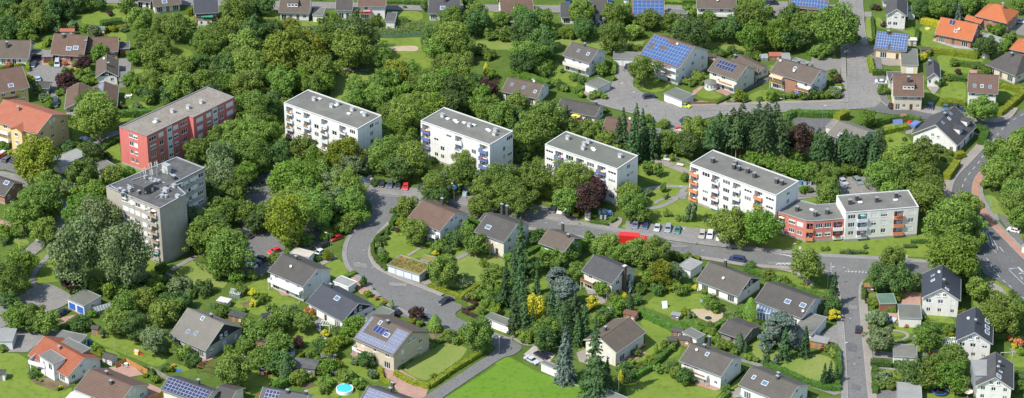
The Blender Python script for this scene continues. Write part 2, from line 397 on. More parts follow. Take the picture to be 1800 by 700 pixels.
def conifer_pts(h,r,z0=.8,tiers=16,per=150,droop=.25,top=.12,pw=.85):
    P_=[];N_=[]
    for t in range(tiers):
        f=t/(tiers-1); z=z0+(h-z0)*f**.9; rt=r*(1-f)**pw*NR.uniform(.85,1.1)+top*.8
        nb=max(5,int(7+9*(1-f)))
        for k in range(nb):
            a=NR.uniform(0,2*PI); L=rt*NR.uniform(.7,1.08); m=max(5,int(per/nb*(.25+1.1*(1-f))))
            u=NR.uniform(.15,1,m)**.7; w=NR.normal(0,.10,m)*L*(1.25-u)+NR.normal(0,.06,m)
            x=np.cos(a)*u*L-np.sin(a)*w; y=np.sin(a)*u*L+np.cos(a)*w; zz=z+NR.normal(0,.10,m)-droop*L*u*u+.14*L*np.maximum(0,u-.7)
            P_.append(np.stack([x,y,zz],1)); N_.append(np.tile(np.array([np.cos(a)*.6,np.sin(a)*.6,.7]),(m,1)))
    return np.concatenate(P_),np.concatenate(N_)
KIND={ # material, shape, height/diameter, description
 'g':('lf_green','round',1.12,'green tree'),
 'd':('lf_dark','round',1.15,'dark green tree'),
 'o':('lf_olive','round',1.1,'olive green tree'),
 'y':('lf_yellow','round',1.1,'yellow-green tree'),
 'l':('lf_lime','round',1.1,'light green tree'),
 'a':('lf_autumn','round',1.05,'broad golden-green tree'),
 's':('lf_silver','round',1.2,'silver-leaved poplar'),
 'w':('lf_sage','weep',.95,'pale grey-green tree'),
 'c':('lf_copper','round',1.1,'dark purple-leaved tree'),
 'z':('lf_bronze','round',1.15,'reddish copper beech'),
 'S':('lf_spruce','spruce',2.6,'dark green spruce'),
 'P':('lf_spruce','pole',4.2,'tall bare-stemmed spruce'),
 'B':('lf_blue','spruce',1.9,'blue-grey spruce'),
 'C':('lf_blue','cedar',.8,'spreading blue-grey cedar'),
 'G':('lf_gold','round',1.2,'golden yellow conifer'),
 'T':('lf_thuja','column',2.6,'bright green columnar thuja'),
 'D':('lf_spruce','column',2.4,'dark green columnar conifer'),
 'q':('lf_gold','column',2.2,'golden yellow columnar conifer'),
}
BUSH={'g':('lf_green','green bush'),'d':('lf_dark','dark green bush'),'o':('lf_olive','olive green bush'),'y':('lf_yellow','yellow-green bush'),'l':('lf_lime','light green bush'),
 'w':('lf_sage','grey-green bush'),'c':('lf_copper','dark purple bush'),'G':('lf_gold','golden yellow bush'),'S':('lf_spruce','dark conifer bush'),'F':('flowers','flowering bush'),'s':('lf_silver','silvery bush'),'h':('lf_hedge','clipped green bush'),'r':('lf_bronze','reddish bush')}
SIZES=(2.6,5,8.5,12)
def tree_proto(kind,dia,v):
    mat,shape,hr,_=KIND[kind]
    sz=min(SIZES,key=lambda s:abs(math.log(s/dia)))
    def mk():
        R_=sz/2; leaf=.30+.018*sz
        if shape in('round','weep'):
            H=sz*hr
            if shape=='weep':
                p,n=crown_pts(R_,H*.82,H*.56,int(30+4*sz),int(60+9*sz),.24,-.95,.2)
            else:
                nb=int(26+6.5*sz); p,n=crown_pts(R_,H*.86,H*.56,nb,int(34+8.5*sz),.30 if sz>6 else .36,-.8,.25)
            cr=leaf_mesh('crown',p,n,leaf,mat,.5); tr=trunk_mesh(H,.035*sz+.05,H*.5,R_)
        elif shape=='spruce':
            H=sz*hr; p,n=conifer_pts(H,R_,H*.05,int(12+1.4*sz),int(130+34*sz)); cr=leaf_mesh('crown',p,n,leaf*.85,mat,.45); tr=trunk_mesh(H,.03*sz+.06,H*.9,R_,'bark',0,True)
        elif shape=='pole':
            H=sz*hr; p,n=conifer_pts(H,R_*1.3,H*.42,16,330,.3,.35,.55); cr=leaf_mesh('crown',p,n,leaf,mat,.45); tr=trunk_mesh(H,.17,H*.8,R_,'bark_red',0,True)
        elif shape=='cedar':
            H=sz*hr; P_=[];N_=[]
            for t in range(46):
                a=NR.uniform(0,2*PI); f=NR.uniform(0,1)**1.2; rr=R_*(1-.75*f**1.3)*NR.uniform(.25,.88); m=int(20*sz)
                q=sph(m)*np.array([R_*.27,R_*.27,R_*.07])*NR.uniform(.7,1.2); cc=np.array([rr*math.cos(a),rr*math.sin(a),H*(.12+.84*f)]); P_.append(q+cc); N_.append(q*.3+np.array([0,0,1.]))
            cr=leaf_mesh('crown',np.concatenate(P_),np.concatenate(N_),leaf*.85,mat,.6); tr=trunk_mesh(H,.05*sz,H*.8,R_)
        else: # column
            H=sz*hr; m=int(900+260*sz); z=NR.uniform(0,1,m); a=NR.uniform(0,2*PI,m)
            prof=np.minimum(1,(1-z)*2.2)**.6*np.minimum(1,.75+z*2)*(1+.10*np.sin(3*a+z*9)); r=R_*prof*NR.uniform(.82,1.05,m)
            p=np.stack([r*np.cos(a),r*np.sin(a),z*H+.05],1); n=np.stack([np.cos(a),np.sin(a),np.full(m,.5)],1)
            cr=leaf_mesh('crown',p,n,leaf*.8,mat,.4); tr=trunk_mesh(H,.08,H*.9,R_,'bark',0,True)
        return cr,tr,H
    cr,tr,H=cached(('tree',kind,sz,v),mk)
    return cr,tr,H,sz
NTREE=[0]
def tree(p,w,kind,hr=1.0,label=None,nv=None,zf=.56):
    """p = middle of the crown as seen, w = its width (sheet units)"""
    dia=w*mpp(p)
    nv=nv or (3 if kind in 'gdoylSP' else 2)
    cr,tr,H,sz=tree_proto(kind,dia,R.randrange(nv))
    k=dia/sz; Hh=H*k*hr
    if KIND[kind][1]=='pole': zf=.70
    if KIND[kind][1] in('spruce','column'): zf=.48
    zc=Hh*zf
    x,y=W(p,zc)
    t=empty('conifer_tree' if kind in 'SPBCGTDq' else 'broadleaf_tree',(x,y,0),R.uniform(0,2*PI)); t.scale=(k,k,k*hr)
    link('trunk',tr,t); link('crown',cr,t)
    cat='tree'
    dsc=KIND[kind][3]
    if label: tag(t,label,cat,'trees of the estate')
    else:
        if kind in 'gdoyl': dsc=('small ' if dia<5 else 'large ' if dia>10 else '')+dsc
        autolabel(t,dsc,cat,'trees of the estate')
    NTREE[0]+=1
    return t
def bush(p,w,kind='g',hr=1.0,label=None):
    mat,dsc=BUSH[kind]; dia=w*mpp(p)
    v=R.randrange(3); sz=1.6 if dia<2.4 else 3.6
    def mk():
        R_=sz/2; pp,n=crown_pts(R_,sz*.95,sz*.40,int(12+5*sz),int(38+14*sz),.40,-.35,.25)
        pp[:,2]=np.maximum(pp[:,2],.03); return leaf_mesh('bush',pp,n,.26+.02*sz,mat,.5)
    me=cached(('bush',kind,sz,v),mk)
    k=dia/sz; x,y=W(p,dia*.38*hr)
    o=link('bush',me,None,(x,y,0),R.uniform(0,2*PI)); o.scale=(k,k,k*hr)
    if label: tag(o,label,'bush','garden bushes')
    else: autolabel(o,('small ' if dia<1.8 else 'big ' if dia>4 else '')+dsc,'bush','garden bushes')
    return o
def along(pts,closed=False):
    seg=[]
    n=len(pts)
    for i in range(n if closed else n-1):
        a,b=np.array(pts[i]),np.array(pts[(i+1)%n]); L=float(np.linalg.norm(b-a))
        if L>1e-4: seg.append((a,b,L))
    return seg
def hedge(pts,h=1.4,w=.9,kind='lf_hedge',label=None,desc=None,z=None):
    """clipped hedge; pts follow the middle of its top edge"""
    q=[W(p,h) for p in pts]; o0=q[0]; loc=[(a-o0[0],b-o0[1]) for a,b in q]
    P_=[];N_=[]; core=MB()
    for a,b,L in along(loc):
        d=(b-a)/L; nn=np.array([-d[1],d[0]])
        m=int(L*(2*h+w)*13)+6
        u=NR.uniform(0,L,m); s=NR.uniform(0,2*h+w,m)
        wob=.10*np.sin(u*1.7+o0[0])+NR.normal(0,.05,m)
        side=np.where(s<h,-1,np.where(s>h+w,1,0)); off=np.where(side==0,s-h-w/2,side*(w/2+wob)); z=np.where(side==0,h+wob,np.where(s<h,s,2*h+w-s))
        P_.append(np.stack([a[0]+d[0]*u+nn[0]*off,a[1]+d[1]*u+nn[1]*off,z],1))
        N_.append(np.stack([nn[0]*side,nn[1]*side,np.where(side==0,1.,.25)],1))
        c=(w/2-.12); e=0.1
        A=a-d*e; B=b+d*e
        core.prism([tuple(A-nn*c),tuple(B-nn*c),tuple(B+nn*c),tuple(A+nn*c)],0,h-.12)
    me=leaf_mesh('hedge',np.concatenate(P_),np.concatenate(N_),.30,kind,.45)
    # join the woody inside into the same mesh
    import bmesh
    bm=bmesh.new(); bm.from_mesh(me); cm=core.mesh('tmp',kind); bm.from_mesh(cm); bm.to_mesh(me); bm.free(); bpy.data.meshes.remove(cm)
    o=link('hedge',me,None,(o0[0],o0[1],0))
    if label: tag(o,label,'hedge','hedges')
    else: autolabel(o,desc or ('clipped yellow-green hedge' if 'lime' in kind else 'low clipped green hedge' if h<1.3 else 'clipped green hedge'),'hedge','hedges')
    mid=q[len(q)//2]
    return o
def inpoly(x,y,pl):
    c=False; n=len(pl)
    for i in range(n):
        x1,y1=pl[i]; x2,y2=pl[i-1]
        if (y1>y)!=(y2>y) and x<(x2-x1)*(y-y1)/(y2-y1)+x1: c=not c
    return c
def scatter(name,poly,h,mat,dens=3.0,leaf=.35,label='ground cover',cat='undergrowth',lump=2.5,z=0):
    """uncountable growth filling an outline"""
    q=[W(p,z) for p in poly]; xs=[a for a,b in q]; ys=[b for a,b in q]
    ar=(max(xs)-min(xs))*(max(ys)-min(ys)); n=int(ar*dens)
    X=NR.uniform(min(xs),max(xs),n); Y=NR.uniform(min(ys),max(ys),n)
    keep=np.array([inpoly(a,b,q) for a,b in zip(X,Y)],bool); X=X[keep];Y=Y[keep]
    if len(X)<5: return
    ph=NR.uniform(0,6,4)
    Z=(.5+.5*np.sin(X*2*PI/lump+ph[0]+1.3*np.sin(Y*1.1+ph[1])))*(.5+.5*np.sin(Y*2*PI/lump+ph[2]+1.3*np.sin(X*.9+ph[3])))
    Z=h*(.25+.75*Z)*NR.uniform(.35,1.05,len(X))+z
    p=np.stack([X-q[0][0],Y-q[0][1],Z],1); nn=np.tile(np.array([0,0,1.]),(len(X),1))
    o=link(name,leaf_mesh(name,p,nn,leaf,mat,.8),None,(q[0][0],q[0][1],0)); tag(o,label,cat,kind='stuff'); return o
# ------------------------------------------------------------------ ground sheets
def sheetpoly(name,pts,mat,z,t=0,label=None,kind='structure',smooth=0):
    q=[W(p,z) for p in pts]
    if smooth: q=chaikin(q,smooth,True)
    ar=sum(q[i][0]*q[(i+1)%len(q)][1]-q[(i+1)%len(q)][0]*q[i][1] for i in range(len(q)))
    if ar<0: q=q[::-1]
    b=MB()
    b.prism(q,z-max(t,.003),z)
    if t==0: b.f=[b.f[-2]]; b.m=[0]
    o=b.build(name,mat)
    if len(q)>4:
        import bmesh
        bm=bmesh.new(); bm.from_mesh(o.data); bmesh.ops.triangulate(bm,faces=[f for f in bm.faces if len(f.verts)>4]); bm.to_mesh(o.data); bm.free()
    if kind: o['kind']=kind
    if label: o['label']=label
    return o
def chaikin(q,n,closed=False):
    for _ in range(n):
        r=[]; m=len(q)
        for i in range(m if closed else m-1):
            a,b=q[i],q[(i+1)%m]; r+=[(a[0]*.75+b[0]*.25,a[1]*.75+b[1]*.25),(a[0]*.25+b[0]*.75,a[1]*.25+b[1]*.75)]
        if not closed: r=[q[0]]+r+[q[-1]]
        q=r
    return q
def ribbon(name,pts,w,mat,z,t=0,smooth=2,kind='structure',off=0):
    q=chaikin([W(p,z) for p in pts],smooth); b=MB(); L=[];Rr=[]
    for i,p in enumerate(q):
        a=np.array(q[max(i-1,0)]); c=np.array(q[min(i+1,len(q)-1)]); d=(c-a)/np.linalg.norm(c-a); n=np.array([-d[1],d[0]]); p=np.array(p)
        L.append(tuple(p+n*(off+w/2))); Rr.append(tuple(p+n*(off-w/2)))
    for i in range(len(q)-1):
        if t: 
            b.face([(*Rr[i],z-t),(*Rr[i+1],z-t),(*Rr[i+1],z),(*Rr[i],z)]); b.face([(*L[i+1],z-t),(*L[i],z-t),(*L[i],z),(*L[i+1],z)])
        b.face([(*Rr[i],z),(*Rr[i+1],z),(*L[i+1],z),(*L[i],z)])
    o=b.build(name,mat)
    if kind: o['kind']=kind
    return o
# ------------------------------------------------------------------ local frames
class Fr: pass
def frame(A,B,C,at,z,pitch=0,hw=None):
    """A,B: ends of the lower roof edge (sheet units) at height z, C: ridge (or far flat-roof) corner at end `at`"""
    f=Fr(); a=np.array(W(A,z)); b=np.array(W(B,z)); f.L=float(np.linalg.norm(b-a)); f.u=(b-a)/f.L; f.v=np.array([-f.u[1],f.u[0]]); f.O=a; f.z=z; f.tan=math.tan(pitch)
    if C is not None:
        e=b if at=='B' else a; cx,cy=px(C); best=1e9
        for i in range(60,1600):
            h=i*.01*(2 if pitch==0 else 1); q=e+f.v*h; s=P(q[0],q[1],z+h*f.tan); er=(s[0]-cx)**2+(s[1]-cy)**2
            if er<best: best=er; hw=h
        f.err=best**.5
        if f.err>7: print('FRAME err %.1f px  hw %.1f L %.1f at %s'%(f.err,hw,f.L,tuple(map(int,px(A)))))
    f.hw=hw; f.pitch=pitch
    f.rz=math.atan2(f.u[1],f.u[0]); return f
def onplane(f,p,back=False):
    """where the sight line through p meets the roof plane -> local (x,y)"""
    q=px(p); a=np.array(G(q[0],q[1],0)); d=np.array(G(q[0],q[1],1))-a
    a=a-f.O
    # y = (a+z d).v ; z = f.z + tan*y (front)  or f.z+tan*(2hw-y)
    av,dv=float(a@f.v),float(d@f.v)
    if not back: z=(f.z+f.tan*av)/(1-f.tan*dv)
    else: z=(f.z+f.tan*(2*f.hw-av))/(1+f.tan*dv)
    x=float((a+z*d)@f.u); y=av+z*dv
    return x,y
# ------------------------------------------------------------------ facades with real openings
def facade(b,p,q,z0,z1,holes,m=0,mi=0,inn=.14):
    """vertical wall from p to q (outside on the right-hand side going p->q); holes (u0,u1,za,zb,depth)"""
    p=np.array(p,float); q=np.array(q,float); L=np.linalg.norm(q-p); d=(q-p)/L; n=np.array([-d[1],d[0]])
    def pt(u,z,dp=0): 
        c=p+d*u+n*dp; return (c[0],c[1],z)
    us=sorted(set([0,L]+[h[0] for h in holes]+[h[1] for h in holes])); zs=sorted(set([z0,z1]+[h[2] for h in holes]+[h[3] for h in holes]))
    for i in range(len(us)-1):
        for j in range(len(zs)-1):
            u=(us[i]+us[i+1])/2; z=(zs[j]+zs[j+1])/2
            if any(h[0]<u<h[1] and h[2]<z<h[3] for h in holes): continue
            b.face([pt(us[i],zs[j]),pt(us[i+1],zs[j]),pt(us[i+1],zs[j+1]),pt(us[i],zs[j+1])],m)
    for u0,u1,za,zb,dp in holes:
        b.face([pt(u0,za),pt(u1,za),pt(u1,za,dp),pt(u0,za,dp)],mi); b.face([pt(u0,zb,dp),pt(u1,zb,dp),pt(u1,zb),pt(u0,zb)],mi)
        b.face([pt(u0,za,dp),pt(u0,zb,dp),pt(u0,zb),pt(u0,za)],mi); b.face([pt(u1,za),pt(u1,zb),pt(u1,zb,dp),pt(u1,za,dp)],mi)
        b.face([pt(u0,za,dp),pt(u1,za,dp),pt(u1,zb,dp),pt(u0,zb,dp)],mi)
    return pt,math.atan2(d[1],d[0])
def win_mesh(w,h,mull,fr='white'):
    b=MB(); t=.10; y0,y1=-.05,.03
    b.box(-w/2,w/2,y0,y1,0,t); b.box(-w/2,w/2,y0,y1,h-t,h); b.box(-w/2,-w/2+t,y0,y1,t,h-t); b.box(w/2-t,w/2,y0,y1,t,h-t)
    for i in range(1,mull): x=-w/2+w*i/mull; b.box(x-t/2,x+t/2,y0,y1,t,h-t)
    b.box(-w/2-.06,w/2+.06,y0-.10,y0,-.05,0)
    return b.mesh('window',fr)
def pane_mesh(w,h,mat):
    b=MB(); b.box(-w/2+.07,w/2-.07,-.005,.012,.07,h-.07); return b.mesh('pane',mat)
def window(root,x,y,z,rz,w,h,kind='w',fr='white',name=None):
    """centre-bottom of the window on the wall surface (local), rz = facade direction"""
    w=round(w,1); h=round(h,1); mull=1 if w<1.0 else 2 if w<2.0 else 3
    nm=name or 'window'
    o=link(nm,cached(('win',w,h,mull,fr),lambda:win_mesh(w,h,mull,fr)),root,(x,y,z),rz)
    if kind=='s': link('roller_blind',cached(('blind',w,h),lambda:(lambda b:(b.box(-w/2+.07,w/2-.07,-.03,-.006,h*.12,h-.07),b.mesh('roller_blind','shutter'))[1])(MB())),o)
    if kind=='h': link('roller_blind',cached(('blindh',w,h),lambda:(lambda b:(b.box(-w/2+.07,w/2-.07,-.03,-.006,h*.55,h-.07),b.mesh('roller_blind','shutter'))[1])(MB())),o)
    link('pane',cached(('pane',w,h),lambda:pane_mesh(w,h,'glass')),o)
    return o
def rk(a=.55,b=.78):
    r=R.random(); return 'w' if r<a else ('h' if r<b else 's')
def put_windows(root,b,p,q,z0,z1,wins,m=0,mi=0,fr='white',bases=None):
    """wins: list of (u centre, z bottom, w, h, kind); makes the wall and its windows"""
    holes=[]; 
    L=float(np.linalg.norm(np.array(q)-np.array(p)))
    ok=[]
    for (u,z,w,h,k) in wins:
        if u-w/2<.12 or u+w/2>L-.12 or z<z0+.1 or z+h>z1-.08: continue
        ok.append((u,z,w,h,k)); holes.append((u-w/2,u+w/2,z,z+h,.13))
    pt,a=facade(b,p,q,z0,z1,holes,m,mi)
    for (u,z,w,h,k) in ok:
        c=pt(u,z,.09)
        if k=='d': window(root,c[0],c[1],z,a,w,h,'w','wood' ,'door')
        elif k=='D': window(root,c[0],c[1],z,a,w,h,'w',fr,'patio_door')
        else: window(root,c[0],c[1],z,a,w,h,k if k in 'wsh' else 'w',fr)
    return pt,a
# ------------------------------------------------------------------ roof furniture
def chimney(root,x,y,z,top,w=.75,d=.55,mat='soot',cap='offwhite'):
    b=MB(); b.box(x-w/2,x+w/2,y-d/2,y+d/2,z-.6,top-.12); o=b.build('chimney',mat,root)
    b=MB(); b.box(x-w/2-.09,x+w/2+.09,y-d/2-.09,y+d/2+.09,top-.117,top); b.cyl(x,y,top+.003,top+.3,.12,n=8); b.build('chimney_cap',cap,o); return o
def dish(root,x,y,z,r=.42,az=-2.2,pole=.6):
    b=MB(); b.cyl(0,0,-pole,.05,.03,n=6); n=14; c=(0,0,.05)
    u=np.array([math.cos(az),math.sin(az),.5]); u/=np.linalg.norm(u); s=np.cross(u,(0,0,1)); s/=np.linalg.norm(s); t=np.cross(s,u)
    rings=[[tuple(np.array(c)+u*(.05+.18*r*(k/3)**2)+(s*math.cos(2*PI*i/n)+t*math.sin(2*PI*i/n))*r*k/3) for i in range(n)] for k in (1,2,3)]
    for i in range(n):
        b.face([c,rings[0][i],rings[0][(i+1)%n]])
        for k in (0,1): b.face([rings[k][i],rings[k+1][i],rings[k+1][(i+1)%n],rings[k][(i+1)%n]])
    b.tube(c,tuple(np.array(c)+u*r*.9),.015,.02)
    return b.build('satellite_dish','offwhite',root,(x,y,z))
def roof_item(root,f,x,y,back,fn,*a):
    zz=f.z+f.tan*(y if not back else 2*f.hw-y)
    o=fn(root,*a); o.location=(x,y,zz); o.rotation_euler=(f.pitch,0,0) if not back else (f.pitch,0,PI); o.rotation_mode='XYZ'
    return o
def skylight(root,w=.9,h=1.2,lit=0):
    def mk():
        b=MB(); t=.09
        b.box(-w/2,w/2,-h/2,-h/2+t,-.05,.12); b.box(-w/2,w/2,h/2-t,h/2,-.05,.12); b.box(-w/2,-w/2+t,-h/2+t,h/2-t,-.05,.12); b.box(w/2-t,w/2,-h/2+t,h/2-t,-.05,.12); return b.mesh('skylight','zinc' if not lit else 'white')
    o=link('skylight',cached(('sky',w,h,lit),mk),root)
    def mk2():
        b=MB(); b.box(-w/2+t2,w/2-t2,-h/2+t2,h/2-t2,.02,.07); return b.mesh('pane','roofglass')
    t2=.09; link('pane',cached(('skyp',w,h),mk2),o); return o
def pvpanel(root,w,h,mat,line='zinc'):
    w=round(w,2);h=round(h,2)
    def mk():
        b=MB(); b.box(-w/2+.05,w/2-.05,-h/2+.05,h/2-.05,.06,.105,0)
        t=.04; b.box(-w/2,w/2,-h/2,-h/2+t,.06,.11,1); b.box(-w/2,w/2,h/2-t,h/2,.06,.11,1); b.box(-w/2,-w/2+t,-h/2+t,h/2-t,.06,.11,1); b.box(w/2-t,w/2,-h/2+t,h/2-t,.06,.11,1)
        return b.mesh('solar_panel',[mat,line])
    return link('solar_panel',cached(('pv',w,h,mat,line),mk),root)
def pv_array(root,f,p0,p1,nx,ny,mat,line='zinc',back=False,skip=()):
    """p0,p1: opposite corners as fractions of the roof slope (along the eave, up the slope)"""
    x0,x1=f.L*p0[0],f.L*p1[0]; y0,y1=f.hw*p0[1],f.hw*p1[1]
    if back: y0,y1=f.hw*(2-p1[1]),f.hw*(2-p0[1])
    dx=(x1-x0)/nx; dy=(y1-y0)/ny; sl=math.sqrt(1+f.tan**2)
    for i in range(nx):
        for j in range(ny):
            if (i,j) in skip: continue
            roof_item(root,f,x0+dx*(i+.5),y0+dy*(j+.5),back,pvpanel,dx*.965,dy*sl*.965,mat,line)
def gable_roof(root,f,mat,t=.16,hipA=0,hipB=0,trim='offwhite'):
    L,h=f.L,f.hw; zr=f.z+f.tan*h
    b=MB()
    F=[(0,0,f.z),(L,0,f.z),(L-hipB,h,zr),(hipA,h,zr)]; K=[(L,2*h,f.z),(0,2*h,f.z),(hipA,h,zr),(L-hipB,h,zr)]
    b.slab(F,t); b.slab(K,t)
    if hipA: b.slab([(0,2*h,f.z),(0,0,f.z),(hipA,h,zr)],t)
    if hipB: b.slab([(L,0,f.z),(L,2*h,f.z),(L-hipB,h,zr)],t)
    r=b.build('roof',mat,root)
    c=MB(); c.box(hipA,L-hipB,h-.12,h+.12,zr-.05,zr+.05); c.build('ridge_tiles',mat,r)
    g=MB(); g.box(0.02,L-.02,-.13,-.01,f.z-.16,f.z-.04); g.build('gutter','zinc',root)
    if not hipA and not hipB and trim:
        for x0,x1 in ((-.05,-.004),(L+.004,L+.05)):
            g=MB(); k=f.tan; lo=[(0,f.z),(h,zr),(2*h,f.z)]
            o1=[(x0,y,z+.03) for y,z in lo]; o2=[(x0,y,z-.22) for y,z in lo][::-1]; p1=[(x1,y,z) for _,y,z in o1]; p2=[(x1,y,z) for _,y,z in o2]
            A=o1+o2; B_=p1+p2; n=len(A)
            i=len(g.v); g.v+=A+B_
            for q in range(n): g.f.append((i+q,i+(q+1)%n,i+n+(q+1)%n,i+n+q)); g.m.append(0)
            for w_ in (0,n): g.f.append((i+w_,i+w_+1,i+w_+4,i+w_+5)); g.f.append((i+w_+1,i+w_+2,i+w_+3,i+w_+4)); g.m+=[0,0]
            g.build('verge_board',trim,root)
    return r
def house(lm,label,A,B,C=None,at='B',hw=None,he=3.0,pitch=35,roof='r_grey',wall='w_white',gab=None,wf=3,wr=2,wl=2,wb=3,sto=None,
          chim=(),sky=(),dishes=(),pv=(),og=.5,oe=.55,hipA=0,hipB=0,base=True,balcony=None,door='front',cat='house',name='house',trim='offwhite',fr='white',recess=None,dorm=(),chimmat='soot'):
    pitch=pitch*.93 if 20<pitch<=30 else pitch
    f=frame(A,B,C,at,he,math.radians(pitch),hw)
    root=empty(name,(float(f.O[0]),float(f.O[1]),0),f.rz)
    tag(root,label,cat,'houses of the estate' if cat=='house' else None)
    h=f.hw; L=f.L
    og=min(og,L*.12); oe=min(oe,h*.2)
    x0,x1,y0,y1=og,L-og,oe,2*h-oe
    zw=f.z+f.tan*oe-.17
    sto=sto or max(1,int(round((he-.2)/2.75)))
    sh=(zw-.25)/sto
    def grid(Lw,n,door=False,big=False):
        out=[]
        if n<=0: return out
        for s in range(sto):
            zb=.25+s*sh+.95
            for i in range(n):
                u=Lw*(i+.5)/n+R.uniform(-.2,.2)
                if door and s==0 and i==n//2: out.append((u,.3,1.0,min(2.1,sh-.35),'d'))
                elif big and s==0 and i%2==0: out.append((u,.35,min(2.2,Lw/n*.7),min(2.1,sh-.35),'D'))
                else: out.append((u,zb,R.choice([1.1,1.2,1.5]) if Lw/n>2 else .8,min(1.25,sh-1.2),rk()))
        return out
    zb=min(.45,zw*.2)
    b=MB()
    H=h-oe; zr=zw+f.tan*H-.02
    put_windows(root,b,(x0,y0),(x1,y0),0,zw,grid(x1-x0,wf,door=='front',True),fr=fr)
    put_windows(root,b,(x1,y0),(x1,y1),0,zw,grid(y1-y0,wr,door=='right'),fr=fr)
    put_windows(root,b,(x1,y1),(x0,y1),0,zw,grid(x1-x0,wb,door!='right'),fr=fr)
    put_windows(root,b,(x0,y1),(x0,y0),0,zw,grid(y1-y0,wl,door=='left'),fr=fr)
    b.build('wall',wall,root)
    if not hipA or not hipB:
        if not hipB: g=MB(); g.face([(x1,y0,zw),(x1,y1,zw),(x1,h,zr)]); g.build('gable',gab or wall,root)
        if not hipA: g=MB(); g.face([(x0,y1,zw),(x0,y0,zw),(x0,h,zr)]); g.build('gable',gab or wall,root)
        hg=zr-zw
        if hg>2.0:
            ww=1.2 if hg<3 else 1.3
            for xx,rz,on in ((x1,PI/2,not hipB and wr),(x0,-PI/2,not hipA and wl)):
                if on:
                    for dy in ((-.85,.85) if hg>2.6 and H>4 else (0,)):
                        window(root,xx+(.045 if xx==x1 else -.045),h+dy*1.1,zw+.45,rz,ww if dy==0 else 1.0,min(1.2,hg*.4),rk(),fr)
    if base:
        g=MB(); e=.03; g.box(x0-e,x1+e,y0-e,y0-.004,0,zb); g.box(x1+.004,x1+e,y0-e,y1+e,0,zb); g.build('plinth','base_grey',root)
    gable_roof(root,f,roof,hipA=hipA,hipB=hipB,trim=trim)
    zof=lambda x,y:f.z+f.tan*(y if y<=h else 2*h-y)
    for c in chim:
        bk=len(c)>2 and c[2]=='b'; x,y=onplane(f,c[:2],bk); x=min(max(x,.5),L-.5); y=min(max(y,.4),2*h-.4)
        chimney(root,x,y,zof(x,y),max(zof(x,y)+1.1,f.z+f.tan*h+.55),mat=chimmat,cap='zinc')
    for s in sky:
        bk='b' in s[2:]; x,y=onplane(f,s[:2],bk)
        if .6<x<L-.6 and .5<y<2*h-.5: 
            big='L' in s[2:]; roof_item(root,f,x,y,bk,skylight,1.7 if big else .95,1.4 if big else 1.25,1 if big or R.random()<.5 else 0)
    for s in dishes:
        bk=len(s)>2; x,y=onplane(f,s[:2],bk); x=min(max(x,.3),L-.3); y=min(max(y,.3),2*h-.3); dish(root,x,y,zof(x,y)+.55,az=-PI/2-f.rz-.4)
    for s in pv: pv_array(root,f,*s[:5],**(s[5] if len(s)>5 else {}))
    if balcony:
        for (a0,a1,z,dp,mat) in balcony:
            xa,xb=x0+(x1-x0)*a0,x0+(x1-x0)*a1
            g=MB(); g.box(xa,xb,y0-dp,y0-.01,z-.16,z); bb=g.build('balcony','offwhite',root)
            g=MB(); g.box(xa,xb,y0-dp,y0-dp+.07,z+.003,z+.95); g.box(xa,xa+.07,y0-dp+.072,y0-.01,z+.003,z+.95); g.box(xb-.07,xb,y0-dp+.072,y0-.01,z+.003,z+.95); g.build('parapet',mat,bb)
            if z>2.2:
                g=MB(); g.box(xa+.05,xa+.2,y0-dp+.08,y0-dp+.23,0,z-.165); g.box(xb-.2,xb-.05,y0-dp+.08,y0-dp+.23,0,z-.165); g.build('balcony_post','offwhite',bb)
            if R.random()<.6:
                g=MB(); xm=(xa+xb)/2; wq=(xb-xa)*R.uniform(.2,.42); g.box(xm-wq,xm+wq,y0-dp-.2,y0-dp-.003,z+.72,z+1.0); g.build('flower_box','flowers',bb)
    for (pt,w,bk) in dorm:
        x,y=onplane(f,pt,bk); zf=zof(x,y)
        g=MB(); s=-1 if not bk else 1
        yb=y-s*2.2
        ya,yc=min(y,yb),max(y,yb)
        ztop=min(zf+1.75,f.z+f.tan*h-.05)
        g.box(x-w/2,x+w/2,ya,yc,zf-.3,ztop); o=g.build('dormer',wall if not gab else gab,root)
        g=MB(); g.box(x-w/2-.2,x+w/2+.2,ya-.25,yc+.25,ztop+.003,ztop+.13); g.build('dormer_roof',roof,o)
        ydir=ya if s<0 else yc
        nn=max(1,int(w/1.2))
        for k in range(nn): window(o,x-w/2+w*(k+.5)/nn,ydir+s*.05,zf+.35,0 if s<0 else PI,.9,.9,'w',fr)
    c=f.O+f.u*L/2+f.v*h; landmark(lm,(float(c[0]),float(c[1])),max(L,2*h)/2); root['lm']=lm
    return root,f
